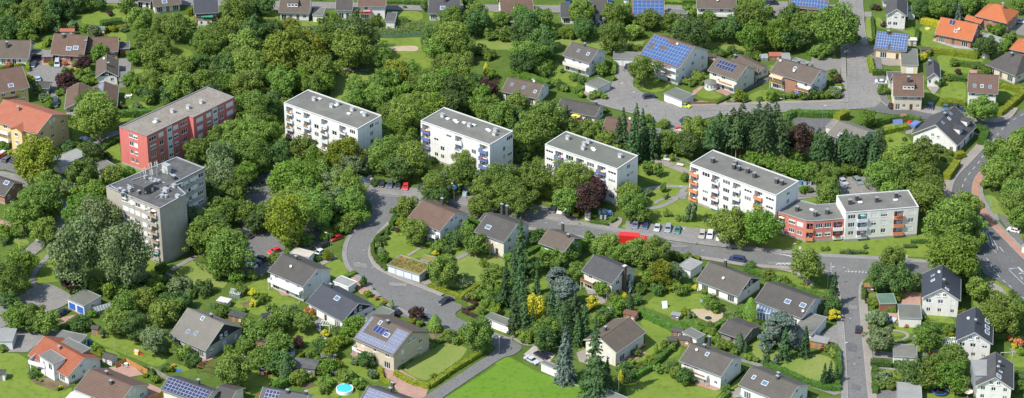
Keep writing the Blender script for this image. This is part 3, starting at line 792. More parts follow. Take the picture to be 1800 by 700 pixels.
def flatbox(lm,label,A,B,C,h=2.6,roof='flat_grey',wall='w_white',ndoor=0,dside='front',cat='garage',name='garage',dcol='white',trim='zinc',wins=(),par=.12,at='B',ov=.15,items=(),open_=False,group='garages and sheds',depth=None):
    f=frame(A,B,C,at,h,0,depth); L,D=f.L,f.hw
    root=empty(name,(float(f.O[0]),float(f.O[1]),0),f.rz); tag(root,label,cat,group)
    b=MB(); x0,x1,y0,y1=ov,L-ov,ov,D-ov; zt=h-.16
    sides={'front':((x0,y0),(x1,y0)),'right':((x1,y0),(x1,y1)),'back':((x1,y1),(x0,y1)),'left':((x0,y1),(x0,y0))}
    if open_:
        for (x,y) in ((x0,y0),(x1-.15,y0),(x0,y1-.15),(x1-.15,y1-.15)): b.box(x,x+.15,y,y+.15,0,zt)
        b.build('post',wall,root)
        b=MB(); b.box(x0+.16,x1-.16,y1-.1,y1-.02,0,zt); b.build('back_wall',wall,root)
    else:
        doors=[]
        for s,(p,q) in sides.items():
            Ls=math.dist(p,q); holes=[]; wn=[w for w in wins if w[0]==s]
            if s==dside and ndoor:
                dw=min(2.5,Ls/ndoor-.3)
                for k in range(ndoor): u=Ls*(k+.5)/ndoor; holes.append((u-dw/2,u+dw/2,.05,min(2.15,zt-.15),.12))
            for (_,u,z,w,hh) in wn: holes.append((u*Ls-w/2,u*Ls+w/2,z,z+hh,.1))
            pt,a=facade(b,p,q,0,zt,holes)
            for hh in holes:
                w=hh[1]-hh[0]; H=hh[3]-hh[2]; c=pt((hh[0]+hh[1])/2,hh[2],.07)
                if s==dside and ndoor and hh[4]==.12: doors.append((c,a,w,H))
                else: window(root,c[0],c[1],hh[2],a,w,H,'w')
        b.build('wall',wall,root)
        for c,a,w,H in doors:
            g=MB(); g.box(-w/2+.01,w/2-.01,-.02,.03,.01,H-.01)
            for k in range(1,5): g.box(-w/2+.04,w/2-.04,-.035,-.021,H*k/5-.03,H*k/5+.03)
            o=g.build('garage_door' if w>1.2 else 'door',dcol,root,(c[0],c[1],c[2]),a)
            g=MB(); g.box(-.08,.08,-.07,-.036,H*.45,H*.45+.04); g.build('handle','midgrey',o)
    g=MB(); g.box(0,L,0,D,h-.157,h-.02); r=g.build('roof',roof,root)
    g=MB(); t=.1; e=par-.02
    g.box(-.03,L+.03,-.03,t,h-.2,h+e); g.box(-.03,L+.03,D-t,D+.03,h-.2,h+e); g.box(-.03,t,t+.002,D-t-.002,h-.2,h+e); g.box(L-t,L+.03,t+.002,D-t-.002,h-.2,h+e); g.build('roof_edge',trim,r)
    c=f.O+f.u*L/2+f.v*D/2
    if lm: landmark(lm,(float(c[0]),float(c[1])),max(L,D)/2)
    return root,f
# ------------------------------------------------------------------ apartment blocks
def ventbox(root,x,y,z,w=1.1,d=.8,h=1.1,mat='offwhite',name='roof_vent',cap='zinc'):
    def mk():
        b=MB(); b.box(-w/2,w/2,-d/2,d/2,-.05,h); b.box(-w/2+.15,w/2-.15,-d/2-.02,-d/2-.003,h-.4,h-.12,0); return b.mesh(name,mat)
    o=link(name,cached((name,w,d,h,mat),mk),root,(x,y,z))
    def mk2():
        b=MB(); b.box(-w/2-.12,w/2+.12,-d/2-.12,d/2+.12,h+.003,h+.13); return b.mesh('vent_cap',cap)
    link('vent_cap',cached(('vc',w,d,h,cap),mk2),o); return o
def block(lm,label,outline,zt,cols,sto=4,wall='w_white',roof='flat_grey',cap='capgrey',vents=(),ztop_gap=.55,z0=1.0,balc='blue',side_walls=None,name='apartment_block',gravel=None,holes_in=.14,base='base_grey',ventmat='offwhite',blind=(.5,.75)):
    """outline: roof corners as seen, listed front-left first and going round anticlockwise (seen from above);
       cols[i] = column list for facade i: (fraction centre, width m, kind, colour)"""
    q=[np.array(W(p,zt)) for p in outline]; O=q[0]; d=q[1]-q[0]; rz=math.atan2(d[1],d[0]); c,s=math.cos(rz),math.sin(rz)
    loc=[((p-O)[0]*c+(p-O)[1]*s,-(p-O)[0]*s+(p-O)[1]*c) for p in q]
    if len(loc)==4: # square it up
        L=loc[1][0]; D=(loc[2][1]+loc[3][1])/2; loc=[(0,0),(L,0),(L,D),(0,D)]; print(lm,'L %.1f D %.1f'%(L,D))
    else: print(lm,[(round(a,1),round(b,1)) for a,b in loc])
    root=empty(name,(float(O[0]),float(O[1]),0),rz); tag(root,label,'apartment building','apartment blocks of the estate')
    b=MB(); n=len(loc); sh=(zt-ztop_gap-z0)/sto; jobs=[]
    for i in range(n):
        p,r=loc[i],loc[(i+1)%n]; L=math.dist(p,r); holes=[]; cl=cols.get(i,[]); jj=[]
        for (fc,w,k,col) in cl:
            u=fc*L
            w=min(w,2*u-.3,2*(L-u)-.3)
            if w<.4: continue
            for st in range(sto):
                zb=z0+st*sh
                if k=='b': hl=(u-w/2,u+w/2,zb+.02,zb+sh-.28,1.25)
                elif k=='p': continue
                else:
                    w=w*1.15; hh=1.45 if w>.9 else 1.15; hl=(u-w/2,u+w/2,zb+.95,zb+.95+hh,.13)
                holes.append(hl); jj.append((hl,k,col,st))
            if k=='p': jj.append(((u-w/2,u+w/2,z0,zt-ztop_gap*.5,0),k,col,0))
        pt,a=facade(b,p,r,.0,zt,holes); jobs.append((pt,a,jj))
    b.build('wall',wall,root)
    for pt,a,jj in jobs:
        ca,sa=math.cos(a),math.sin(a)
        for hl,k,col,st in jj:
            u0,u1,za,zb,dp=hl; u=(u0+u1)/2; w=u1-u0
            if k=='p':
                c_=pt(u,za); g=MB(); g.box(-w/2,w/2,-.06,-.003,0,zb-za); o=g.build('stairwell_panel',col or 'w_paleslab',root,(c_[0],c_[1],za),a)
                for st in range(sto): window(o,0,-.10,(zb-za)*(st+.35)/sto,0,min(1.6,w-.3),1.2,'w')
            elif k=='b':
                c_=pt(u,za,1.20); 
                window(root,c_[0]+ca*(-w*.22),c_[1]+sa*(-w*.22),za+.05,a,1.0 if w>2.4 else .8,2.1,'w','white','balcony_door')
                window(root,c_[0]+ca*(w*.22),c_[1]+sa*(w*.22),za+.85,a,w*.4,1.3,rk(*blind))
                c0=pt(u,za,0); pr=.55
                g=MB(); g.box(-w/2-.08,w/2+.08,-pr,-.004,-.14,.02); bal=g.build('balcony','offwhite',root,(c0[0],c0[1],za),a)
                g=MB(); g.box(-w/2-.08,w/2+.08,-pr-.07,-pr-.002,-.16,.98); g.box(-w/2-.08,-w/2-.02,-pr,-.004,.022,.98); g.box(w/2+.02,w/2+.08,-pr,-.004,.022,.98); g.build('balcony_panel',col or balc,bal)
                r=R.random()
                if r<.5:
                    g=MB(); x=R.uniform(-w*.15,w*.15); g.box(x-w*.3,x+w*.3,-pr-.28,-pr-.075,.72,1.05); g.build('flower_box','flowers',bal)
                if R.random()<.6:
                    g=MB(); x=R.uniform(-w*.3,w*.3); g.box(x-.25,x+.25,-.1,.45,.03,.5); g.box(x-.25,x+.25,.4,.46,.5,.95); 
                    o=g.build('balcony_chair','cloth',bal,color=R.choice([(.75,.75,.72),(.1,.25,.6),(.6,.1,.08),(.15,.35,.2),(.7,.5,.2),(.2,.2,.2)]))
                if R.random()<.13:
                    g=MB(); nn=8
                    for kk in range(nn):
                        a0,a1=2*PI*kk/nn,2*PI*(kk+1)/nn; g.face([(0,.1,2.25),(.95*math.cos(a0),.1+.95*math.sin(a0)*.8,1.95),(.95*math.cos(a1),.1+.95*math.sin(a1)*.8,1.95)])
                    g.cyl(0,.1,0,2.25,.025,n=5); g.build('parasol','cloth',bal,color=R.choice([(.15,.45,.42),(.8,.35,.25),(.75,.72,.6)]))
            else:
                c_=pt(u,za,.09); window(root,c_[0],c_[1],za,a,w,zb-za,rk(*blind) if k=='w' else k)
    g=MB(); g.prism(loc,zt-.30,zt-.18); r=g.build('roof',roof,root)
    # parapet
    g=MB()
    for i in range(n):
        p=np.array(loc[i]);q2=np.array(loc[(i+1)%n]); d=(q2-p)/np.linalg.norm(q2-p); nn=np.array([-d[1],d[0]])
        o1=p-nn*.06-d*.06; o2=q2-nn*.06+d*.06; i1=p+nn*.25+d*.25; i2=q2+nn*.25-d*.25
        g.prism([tuple(o1),tuple(o2),tuple(i2),tuple(i1)],zt+.003,zt+.10)
        g.face([(*i1,zt-.18),(*i2,zt-.18),(*i2,zt+.003),(*i1,zt+.003)][::-1])
    g.build('parapet_cap',cap,r)
    if base:
        g=MB()
        for i in range(n):
            p=np.array(loc[i]);q2=np.array(loc[(i+1)%n]); d=(q2-p)/np.linalg.norm(q2-p); nn=np.array([-d[1],d[0]])
            g.prism([tuple(p-nn*.05),tuple(q2-nn*.05),tuple(q2-nn*.004),tuple(p-nn*.004)],0,.75)
        g.build('plinth',base,root)
    for v in vents:
        w_=W(v[:2],zt-.18); e=np.array(w_)-O; x=e[0]*c+e[1]*s; y=-e[0]*s+e[1]*c
        kind=v[2] if len(v)>2 else 'v'
        if kind=='v': ventbox(root,x,y,zt-.18,mat=ventmat)
        elif kind=='c': ventbox(root,x,y,zt-.18,.95,.95,1.5,'soot','chimney','midgrey')
        elif kind=='s': ventbox(root,x,y,zt-.18,1.0,.6,.25,'white','roof_hatch','white')
        elif kind=='m': g=MB(); g.cyl(x,y,zt-.18,zt+3.2,.04,n=6); g.box(x-.5,x+.5,y-.02,y+.02,zt+2.9,zt+2.94); g.box(x-.35,x+.35,y-.02,y+.02,zt+2.5,zt+2.54); g.build('aerial','zinc',root)
    cc=sum(q)/n; landmark(lm,(float(cc[0]),float(cc[1])),8)
    return root,loc
# ------------------------------------------------------------------ vehicles
CARS={
 'hatch':dict(L=3.95,W=1.70,H=1.46,prof=[(0,.35),(.0,.62),(.04,.78),(.26,.95),(.42,1.40),(.50,1.46),(.80,1.44),(.93,1.02),(.985,.9),(1,.45),(.99,.3)],cab=(.27,.95),win=(.31,.90)),
 'wagon':dict(L=4.6,W=1.78,H=1.48,prof=[(0,.35),(0,.62),(.03,.76),(.25,.93),(.38,1.38),(.45,1.46),(.88,1.44),(.975,1.0),(.99,.9),(1,.45),(.99,.3)],cab=(.26,.97),win=(.30,.95)),
 'sedan':dict(L=4.6,W=1.78,H=1.42,prof=[(0,.35),(0,.60),(.03,.74),(.27,.90),(.40,1.34),(.48,1.42),(.66,1.40),(.80,1.00),(.97,.96),(1,.85),(1,.45),(.99,.3)],cab=(.28,.82),win=(.32,.77)),
 'van':dict(L=4.7,W=1.85,H=1.85,prof=[(0,.35),(0,.75),(.03,.9),(.16,1.08),(.30,1.72),(.36,1.84),(.93,1.82),(.985,1.2),(1,.9),(1,.45),(.99,.3)],cab=(.17,.985),win=(.21,.95)),
}
def car_meshes(k):
    d=CARS[k]; L,Wd,H=d['L'],d['W'],d['H']; prof=[(x*L,z) for x,z in d['prof']]
    b=MB(); belt=.92 if k!='van' else 1.08
    def hw(z): return Wd/2 if z<=belt else Wd/2-(z-belt)*.34
    n=len(prof)
    cen=(.5*L,.28)
    left=[(x,-hw(z),z) for x,z in prof]; right=[(x,hw(z),z) for x,z in prof]
    for i in range(n-1): b.face([left[i],right[i],right[i+1],left[i+1]][::-1])
    # sides split at belt so the widest line stays crisp
    low=[p for p in prof if p[1]<=belt+.001]
    for sgn,side in ((-1,left),(1,right)):
        up=[(x,sgn*hw(z),z) for x,z in prof if z>=belt-.001]
        xs0,xs1=min(p[0] for p in up),max(p[0] for p in up)
        f=[(x,sgn*Wd/2,z) for x,z in prof if z<=belt+.03 and x<L*.5]+[(up[0][0],sgn*Wd/2,belt),(up[-1][0],sgn*Wd/2,belt)]+[(x,sgn*Wd/2,z) for x,z in prof if z<=belt+.03 and x>L*.5]
        fs=[]
        for p in f:
            if not fs or math.dist(p,fs[-1])>.01: fs.append(p)
        b.face(fs if sgn<0 else fs[::-1])
        u=[(up[0][0],sgn*Wd/2,belt)]+up+[(up[-1][0],sgn*Wd/2,belt)]
        b.face(u[::-1] if sgn>0 else u)
    body=b.mesh('body','paintwork')
    # glass: windscreen, rear, sides
    g=MB(); 
    def seg(i,j,ins=.09,lift=.012,t0=.06,t1=.94):
        (xa,za),(xb,zb)=prof[i],prof[j]; nx,nz=-(zb-za),(xb-xa); l=math.hypot(nx,nz); nx/=l;nz/=l
        pa=(xa+(xb-xa)*t0,za+(zb-za)*t0); pb=(xa+(xb-xa)*t1,za+(zb-za)*t1)
        g.face([(pa[0]+nx*lift,-hw(pa[1])+ins,pa[1]+nz*lift),(pb[0]+nx*lift,-hw(pb[1])+ins,pb[1]+nz*lift),(pb[0]+nx*lift,hw(pb[1])-ins,pb[1]+nz*lift),(pa[0]+nx*lift,hw(pa[1])-ins,pa[1]+nz*lift)])
    seg(3,4); seg(6,7)
    w0,w1=d['win']; zt=H-.12
    for sgn in(-1,1):
        for (a,c) in ((w0,(w0+w1)/2-.012),((w0+w1)/2+.012,w1)):
            xa,xb=a*L,c*L
            xa2=xa+(.42 if a==w0 else 0)*(1 if k!='van' else 1.2); xb2=xb-(.25 if c==w1 else 0)
            q=[(xa,sgn*(hw(belt+.03)+.012),belt+.03),(xb,sgn*(hw(belt+.03)+.012),belt+.03),(xb2,sgn*(hw(zt)+.012),zt),(xa2,sgn*(hw(zt)+.012),zt)]
            g.face(q if sgn<0 else q[::-1])
    glass=g.mesh('windows','carglass')
    w=MB(); w.cyl(0,.31,-.10,.10,.31,n=12,ax='y'); tyre=w.mesh('wheel','rubber')
    w=MB(); w.cyl(0,.31,-.112,.112,.19,n=10,ax='y'); rim=w.mesh('rim','metalrim')
    l=MB(); l.box(-.02,.03,-.16,.16,-.07,.07); hl=l.mesh('headlight','lampglass'); tl=l.mesh('tail_light','red')
    t=MB(); t.box(-.02,.02,-.26,.26,-.055,.055); pl=t.mesh('number_plate','white')
    return body,glass,tyre,rim,hl,tl,pl
def car(p,p2,kind='hatch',color=(.02,.02,.025),label=None,desc=None,group='parked cars',z=.0):
    """p = middle of the car on the ground (sheet units), p2 = a point its nose points to"""
    a=W(p,.6); c=W(p2,.6); az=math.atan2(c[1]-a[1],c[0]-a[0]); d=CARS[kind]
    body,glass,tyre,rim,hl,tl,pl=cached(('car',kind),lambda:car_meshes(kind)); L,Wd=d['L'],d['W']
    t=empty('van' if kind=='van' else 'parked_car',(a[0],a[1],z),az+PI)
    o=link('body',body,t,(-L/2,0,0),color=color); link('windows',glass,t,(-L/2,0,0))
    for x in (.175*L,.80*L):
        for s in(-1,1): w=link('wheel',tyre,t,(x-L/2,s*(Wd/2-.09),0)); link('rim',rim,w)
    for s in(-1,1): link('headlight',hl,t,(-L/2-.005,s*(Wd/2-.3),.66)); link('tail_light',tl,t,(L/2-.01,s*(Wd/2-.26),.78))
    link('number_plate',pl,t,(-L/2-.012,0,.45))
    if label: tag(t,label,'van' if kind=='van' else 'car',group)
    else:
        r,g_,b_=color; v=max(color); mn=min(color)
        cn='black' if v<.045 else 'red' if r>.3 and g_<.1 else 'yellow' if r>.5 and b_<.2 else 'green' if g_>r*1.6 and g_>=b_ else 'white' if mn>.68 else 'silver' if mn>.4 else 'blue' if b_>.15 and b_>r*1.5 else 'dark blue' if b_>r*1.8 else 'beige' if r>b_*1.2 else 'dark grey' if v<.2 else 'grey'
        desc=desc or cn+' '+{'hatch':'hatchback','wagon':'estate car','sedan':'saloon car','van':'people carrier'}[kind]
        autolabel(t,desc,'van' if kind=='van' else 'car',group)
    return t
def lamp(p,h=6.5,arm=1.1,az=0,label=None,z=0):
    """p = foot of the lamp"""
    x,y=W(p,0)
    def mk():
        b=MB(); b.cyl(0,0,0,1.1,.085,.08,8); b.cyl(0,0,1.1,h,.06,.045,8); b.tube((0,0,h-.05),(arm,0,h+.12),.035,.03,6); return b.mesh('pole','galv')
    def mk2():
        b=MB(); b.box(arm-.05,arm+.65,-.15,.15,h+.06,h+.2); return b.mesh('lamp_head','offwhite')
    def mk3():
        b=MB(); b.box(arm+.05,arm+.58,-.11,.11,h+.02,h+.057); return b.mesh('lamp_glass','lampglass')
    t=empty('street_lamp',(x,y,z),az); link('pole',cached(('lp',h,arm),mk),t); hd=link('lamp_head',cached(('lh',h,arm),mk2),t); link('lamp_glass',cached(('lg',h,arm),mk3),hd)
    if label: tag(t,label,'street lamp','street lamps')
    else: autolabel(t,'grey steel street lamp','street lamp','street lamps')
    return t
def obj_at(p,z=0): x,y=W(p,z); return (x,y,0)
def simple(name,label,cat,p,parts,rz=0,group=None,z=0,color=None,zat=0):
    """parts: [(name, MB, mats, color)]"""
    x,y=W(p,zat); 
    if len(parts)==1:
        n,b,m,c=parts[0]; o=b.build(name,m,None,(x,y,z),rz,color=c); tag(o,label,cat,group) if label else None; return o
    t=empty(name,(x,y,z),rz)
    for n,b,m,c in parts: b.build(n,m,t,color=c)
    if label: tag(t,label,cat,group)
    return t
def shed(p,w,d,h,label,roof='r_dark',wall='wood',rz=0,pitch=25,name='garden_shed',cat='shed',flat=False,door='wood_grey',zat=1.2):
    """small gabled hut, p = its middle"""
    x,y=W(p,zat); t=empty(name,(x,y,0),rz); tag(t,label,cat,'garages and sheds')
    rise=0 if flat else math.tan(math.radians(pitch))*d/2
    b=MB(); b.box(-w/2,w/2,-d/2,d/2,0,h)
    if not flat: b.face([(w/2,-d/2,h),(w/2,d/2,h),(w/2,0,h+rise)]); b.face([(-w/2,d/2,h),(-w/2,-d/2,h),(-w/2,0,h+rise)])
    b.build('wall',wall,t); o=.22
    g=MB()
    if flat: g.box(-w/2-o,w/2+o,-d/2-o,d/2+o,h+.003,h+.12)
    else:
        k=math.tan(math.radians(pitch)); g.slab([(-w/2-o,-d/2-o,h-k*o+.05),(w/2+o,-d/2-o,h-k*o+.05),(w/2+o,0,h+rise+.05),(-w/2-o,0,h+rise+.05)],.07); g.slab([(w/2+o,d/2+o,h-k*o+.05),(-w/2-o,d/2+o,h-k*o+.05),(-w/2-o,0,h+rise+.05),(w/2+o,0,h+rise+.05)],.07)
    g.build('roof',roof,t)
    g=MB(); g.box(-w*.12-.4,-w*.12+.4,-d/2-.04,-d/2-.003,.05,min(1.9,h-.1)); dd=g.build('door',door,t); 
    if w>2: window(t,w*.28,-d/2-.04,.9,0,.6,.6,'w')
    window(t,w/2+.04,0,.9,PI/2,.6,.6,'w')
    return t
def fence(pts,h=1.2,label='',mat='wood_grey',name='fence',step=1.8,slat=True,desc=None,cat='fence'):
    q=[W(p,h) for p in pts]; O=q[0]; loc=[(a-O[0],b-O[1]) for a,b in q]; t=empty(name,(O[0],O[1],0)); 
    if label: tag(t,label,cat)
    else: autolabel(t,desc,cat)
    pb=MB(); postpos=[]
    for a,b,L in along(loc):
        n=max(1,int(L/step)); d=(b-a)/L; nn=np.array([-d[1],d[0]])
        for i in range(n+1): postpos.append(a+d*L*i/n)
        A,B=a,b; w=.025
        if slat: pb.prism([tuple(A-nn*w),tuple(B-nn*w),tuple(B+nn*w),tuple(A+nn*w)],.08,h)
        else:
            for zz in (h*.45,h*.95): pb.prism([tuple(A-nn*.03),tuple(B-nn*.03),tuple(B+nn*.03),tuple(A+nn*.03)],zz-.05,zz)
            m=int(L/(.5 if mat=='galv' else .14))
            for i in range(m): c=a+d*(L*(i+.5)/m); pb.prism([tuple(c-nn*.02-d*.03),tuple(c-nn*.02+d*.03),tuple(c+nn*.02+d*.03),tuple(c+nn*.02-d*.03)],.05,h-.055)
    pb.build('panel' if slat else 'pickets',mat,t)
    me=cached(('post',h,str(mat)),lambda:(lambda b:(b.box(-.05,.05,-.05,.05,0,h+.06),b.mesh('post',mat))[1])(MB()))
    for c in postpos[:100]: link('post',me,t,(c[0],c[1],0))
    return t
def parasol(p,r,col,label,h=2.3):
    x,y=W(p,h-.2); t=empty('parasol',(x,y,0)); tag(t,label,'parasol'); b=MB(); n=8
    for k in range(n):
        a0,a1=2*PI*k/n,2*PI*(k+1)/n; b.face([(0,0,h),(r*math.cos(a0),r*math.sin(a0),h-.45),(r*math.cos(a1),r*math.sin(a1),h-.45)]); b.face([(r*math.cos(a0),r*math.sin(a0),h-.45),(r*math.cos(a0),r*math.sin(a0),h-.6),(r*math.cos(a1),r*math.sin(a1),h-.6),(r*math.cos(a1),r*math.sin(a1),h-.45)])
    b.build('canopy','cloth',t,color=col); g=MB(); g.cyl(0,0,0,h-.05,.025,n=6); g.cyl(0,0,0,.08,.25,n=10); g.build('pole','offwhite',t); return t
def table_set(p,label,top=(.8,.8,.78),nch=4,rz=0,ch=(.8,.8,.78)):
    x,y=W(p,.4); t=empty('garden_table',(x,y,0),rz); tag(t,label,'garden table')
    b=MB(); b.cyl(0,0,.68,.73,.62,n=14); b.build('table_top','cloth',t,color=top)
    for a in range(4): g=MB(); g.tube((.45*math.cos(a*PI/2+.8),.45*math.sin(a*PI/2+.8),0),(.3*math.cos(a*PI/2+.8),.3*math.sin(a*PI/2+.8),.68),.025,.025); g.build('leg','offwhite',t)
    def mkc():
        g=MB(); g.box(-.24,.24,-.24,.24,.40,.45); g.box(-.24,.24,.2,.25,.45,.92); 
        for sx in(-.2,.2):
            for sy in (-.2,.2): g.box(sx-.02,sx+.02,sy-.02,sy+.02,0,.40)
        return g.mesh('garden_chair','cloth')
    for k in range(nch):
        a=2*PI*k/nch+rz+.3; cx,cy=x+1.05*math.cos(a),y+1.05*math.sin(a)
        o=link('garden_chair',cached('gchair',mkc),None,(cx,cy,0),a-PI/2,color=ch); autolabel(o,'plastic garden chair' if k%2==0 else 'garden chair','chair','garden chairs',onto=label)
    return t
def thin(cat,names,keep,name,label,lcat):
    """only the ones that show largest stay individual; the rest become one uncountable mass"""
    l=[]
    for o in list(bpy.data.objects):
        if o.parent is None and o.get('category')==cat and o.name.split('.')[0] in names:
            ext=o.data if o.type=='MESH' else next(c.data for c in o.children if c.name.startswith('crown'))
            if 'rr' not in ext:
                co=np.empty(len(ext.vertices)*3,np.float32); ext.vertices.foreach_get('co',co); ext['rr']=float(np.abs(co.reshape(-1,3)[:,:2]).max())
            x,y=P(o.location.x,o.location.y,2); q=P(o.location.x+1,o.location.y,2)[0]-x; r=ext['rr']*o.scale[0]*q
            vis=max(0,min(x+r,1800)-max(x-r,0))/(2*r); vy=1 if 0<y<700 else max(0,1-max(-y,y-700)/(2*r))
            man=0 if any(o==t[0] for t in THINGS) else 1e3
            l.append((r*vis*vy+man*(vis>0),o))
    l.sort(key=lambda t:-t[0]); rest=[o for _,o in l[keep:]]
    if not rest: return
    gone=set(rest); THINGS[:]=[t for t in THINGS if t[0] not in gone]
    import mathutils
    V=[];F=[];MI=[];mats=[];off=0;LT_=[];DEL=[]
    for o in rest:
        mw=mathutils.Matrix.Translation(o.location)@o.rotation_euler.to_matrix().to_4x4()@mathutils.Matrix.Diagonal((*o.scale,1)); A=np.array(mw)
        for p in ([o] if o.type=='MESH' else list(o.children)):
            me=p.data; n=len(me.vertices); co=np.empty(n*3,np.float32); me.vertices.foreach_get('co',co); co=co.reshape(-1,3)@A[:3,:3].T+A[:3,3]
            vi=np.empty(len(me.loops),np.int32); me.loops.foreach_get('vertex_index',vi); lt=np.empty(len(me.polygons),np.int32); me.polygons.foreach_get('loop_total',lt)
            mt=me.materials[0]
            if mt not in mats: mats.append(mt)
            V.append(co);F.append(vi+off);LT_.append(lt);MI.append(np.full(len(lt),mats.index(mt),np.int32));off+=n
        DEL.extend(o.children); DEL.append(o)
    bpy.data.batch_remove(DEL)
    V=np.concatenate(V);F=np.concatenate(F);LT_=np.concatenate(LT_);MI=np.concatenate(MI)
    me=bpy.data.meshes.new(name); me.vertices.add(len(V)); me.vertices.foreach_set('co',V.astype(np.float32).reshape(-1)); me.loops.add(len(F)); me.loops.foreach_set('vertex_index',F)
    me.polygons.add(len(LT_)); me.polygons.foreach_set('loop_start',np.concatenate([[0],np.cumsum(LT_)[:-1]]).astype(np.int32)); me.polygons.foreach_set('loop_total',LT_)
    for mt in mats: me.materials.append(mt)
    me.polygons.foreach_set('material_index',MI); me.update(calc_edges=True)
    o=link(name,me); tag(o,label,lcat,kind='stuff'); print(name,len(rest))
def finish():
    import collections
    byk=collections.OrderedDict()
    for o,desc,onto in THINGS:
        x,y=o.location.x,o.location.y
        if onto: byk.setdefault(desc+' drawn up to the '+' '.join(onto.split()[:7]),[]).append(o); continue
        best=None
        for nm,(lx,ly),rad in LMS:
            d=max(0,math.hypot(x-lx,(y-ly)*1.15)-rad*.8)
            if best is None or d<best[0]: best=(d,nm,lx,ly,rad)
        d,nm,lx,ly,rad=best; dx,dy=x-lx,y-ly
        if o.get('category')in('car','van') : rel='left of' if dx<-abs(dy) else 'right of' if dx>abs(dy) else 'behind' if dy>0 else 'in front of'
        else: rel=('left of' if dx<-abs(dy) else 'right of' if dx>abs(dy) else 'behind' if dy>0 else 'in front of')
        byk.setdefault(desc+' '+rel+' the '+nm,[]).append(o)
    NW=['','','two','three','four','five','six','seven','eight','nine','ten','eleven','twelve','thirteen','fourteen','fifteen','sixteen','seventeen','eighteen','nineteen','twenty']
    OW=['','second','third','fourth','fifth','sixth','seventh','eighth','ninth','tenth','eleventh','twelfth','thirteenth','fourteenth','fifteenth','sixteenth','seventeenth','eighteenth','nineteenth','twentieth']
    for k,l in byk.items():
        if len(l)==1: l[0]['label']=k
        else:
            l.sort(key=lambda o:P(o.location.x,o.location.y,2)[0]); n=len(l)
            for i,o in enumerate(l):
                w=NW[n] if n<len(NW) else str(n)
                if i==0: s=', leftmost'
                elif i==n-1: s=', rightmost'
                else: s=', '+OW[min(i,19)]+' from left'
                if n==2: s=', left one' if i==0 else ', right one'
                o['label']=k+s
                if 'group' not in o: o['group']=k
    over=[o['label'] for o,_,_ in THINGS if len(o['label'].split())>16]
    print('LABELS over 16 words:',len(over))
# ------------------------------------------------------------------ camera, light
cam=bpy.data.cameras.new('camera'); co=bpy.data.objects.new('camera',cam); COL.objects.link(co); scene.camera=co
co.location=(0,CY,CH); co.rotation_euler=(PI/2-D0,0,0); cam.sensor_width=36; cam.lens=36*FPX/1800; cam.clip_end=8000; cam.clip_start=1
EL=math.radians(52); ts=np.array([-.84,-.54]); ts/=np.linalg.norm(ts)
tosun=np.array([ts[0]*math.cos(EL),ts[1]*math.cos(EL),math.sin(EL)])
sl=bpy.data.lights.new('sun','SUN'); sl.energy=4.4; sl.angle=math.radians(.5); sl.color=(1,.955,.88)
so=bpy.data.objects.new('sun',sl); COL.objects.link(so)
import mathutils
so.rotation_euler=mathutils.Vector(tosun).to_track_quat('Z','Y').to_euler(); so.location=(0,0,200)
wd=bpy.data.worlds.new('World'); scene.world=wd; wd.use_nodes=True; wn=wd.node_tree
bg=wn.nodes['Background']; sk=wn.nodes.new('ShaderNodeTexSky'); sk.sky_type='NISHITA'; sk.sun_disc=False; sk.sun_elevation=EL; sk.sun_rotation=math.atan2(ts[0],ts[1]); sk.altitude=200; sk.air_density=1.2; sk.dust_density=1.0
wn.links.new(sk.outputs[0],bg.inputs[0]); bg.inputs[1].default_value=.15
scene.view_settings.view_transform='Standard'; scene.view_settings.look='None'; scene.view_settings.exposure=0.45; scene.view_settings.gamma=1
scene.render.engine='CYCLES'
scene.cycles.max_bounces=5; scene.cycles.diffuse_bounces=2; scene.cycles.glossy_bounces=2; scene.cycles.transmission_bounces=3; scene.cycles.transparent_max_bounces=6
# ------------------------------------------------------------------ ground
raw()
b=MB(); b.face([(-4000,-2500,0),(4000,-2500,0),(4000,6000,0),(-4000,6000,0)]); structure(b.build('ground','grass'))
ZL=[];ZP=[]; ZRd=[0]
def level(L,pts):
    """lowest free layer above every sheet it overlaps"""
    q=[px(p) for p in pts]; bb=(min(a for a,_ in q)-4,max(a for a,_ in q)+4,min(b for _,b in q)-4,max(b for _,b in q)+4)
    n=max([l+1 for (x0,x1,y0,y1),l in L if x0<bb[1] and bb[0]<x1 and y0<bb[3] and bb[2]<y1]+[0]); L.append((bb,n)); return n
def lawn(pts,mat='lawn',sm=1,name='lawn'): return sheetpoly(name,pts,mat,.008+.004*level(ZL,pts),smooth=sm)
def paved(pts,mat='paving',name='paving',sm=0): return sheetpoly(name,pts,mat,.118+.0034*level(ZP,pts),smooth=sm)
def road(name,pts,mat='asphalt',sm=1):
    ZRd[0]+=1; return sheetpoly(name,pts,mat,.182+.0041*ZRd[0],smooth=sm)
ZK_=[0]
def walk(pts,w,side,mat='paving_grey',smooth=2,name='pavement',kerb=True):
    """raised pavement along a kerb line; side +1 = left of the direction of travel"""
    ZK_[0]+=1; z=.33+.003*(ZK_[0]%7)
    if kerb: ribbon('kerb',pts,.16,'kerb',z+.006,.2,smooth,off=side*.08)
    return ribbon(name,pts,w,mat,z,.16,smooth,off=side*(w/2+.165))
def mark(pts,w=.14,smooth=1,z=.27):
    return ribbon('road_marking',pts,w,'paint',z,0,smooth)
def dashes(pts,w,on,off,smooth=2):
    q=chaikin([W(p,.26) for p in pts],smooth); b=MB(); d=0; i=0
    segs=along(q); pos=0; state=True; rem=on
    for a,c,L in segs:
        u=(c-a)/L; n=np.array([-u[1],u[0]])*w/2; t=0
        while t<L-1e-6:
            st=min(rem,L-t)
            if state:
                p=a+u*t; r=a+u*(t+st); b.face([(*(p-n),.27),(*(r-n),.27),(*(r+n),.27),(*(p+n),.27)])
            t+=st; rem-=st
            if rem<=1e-6: state=not state; rem=on if state else off
    o=b.build('road_marking','paint'); o['kind']='structure'; return o
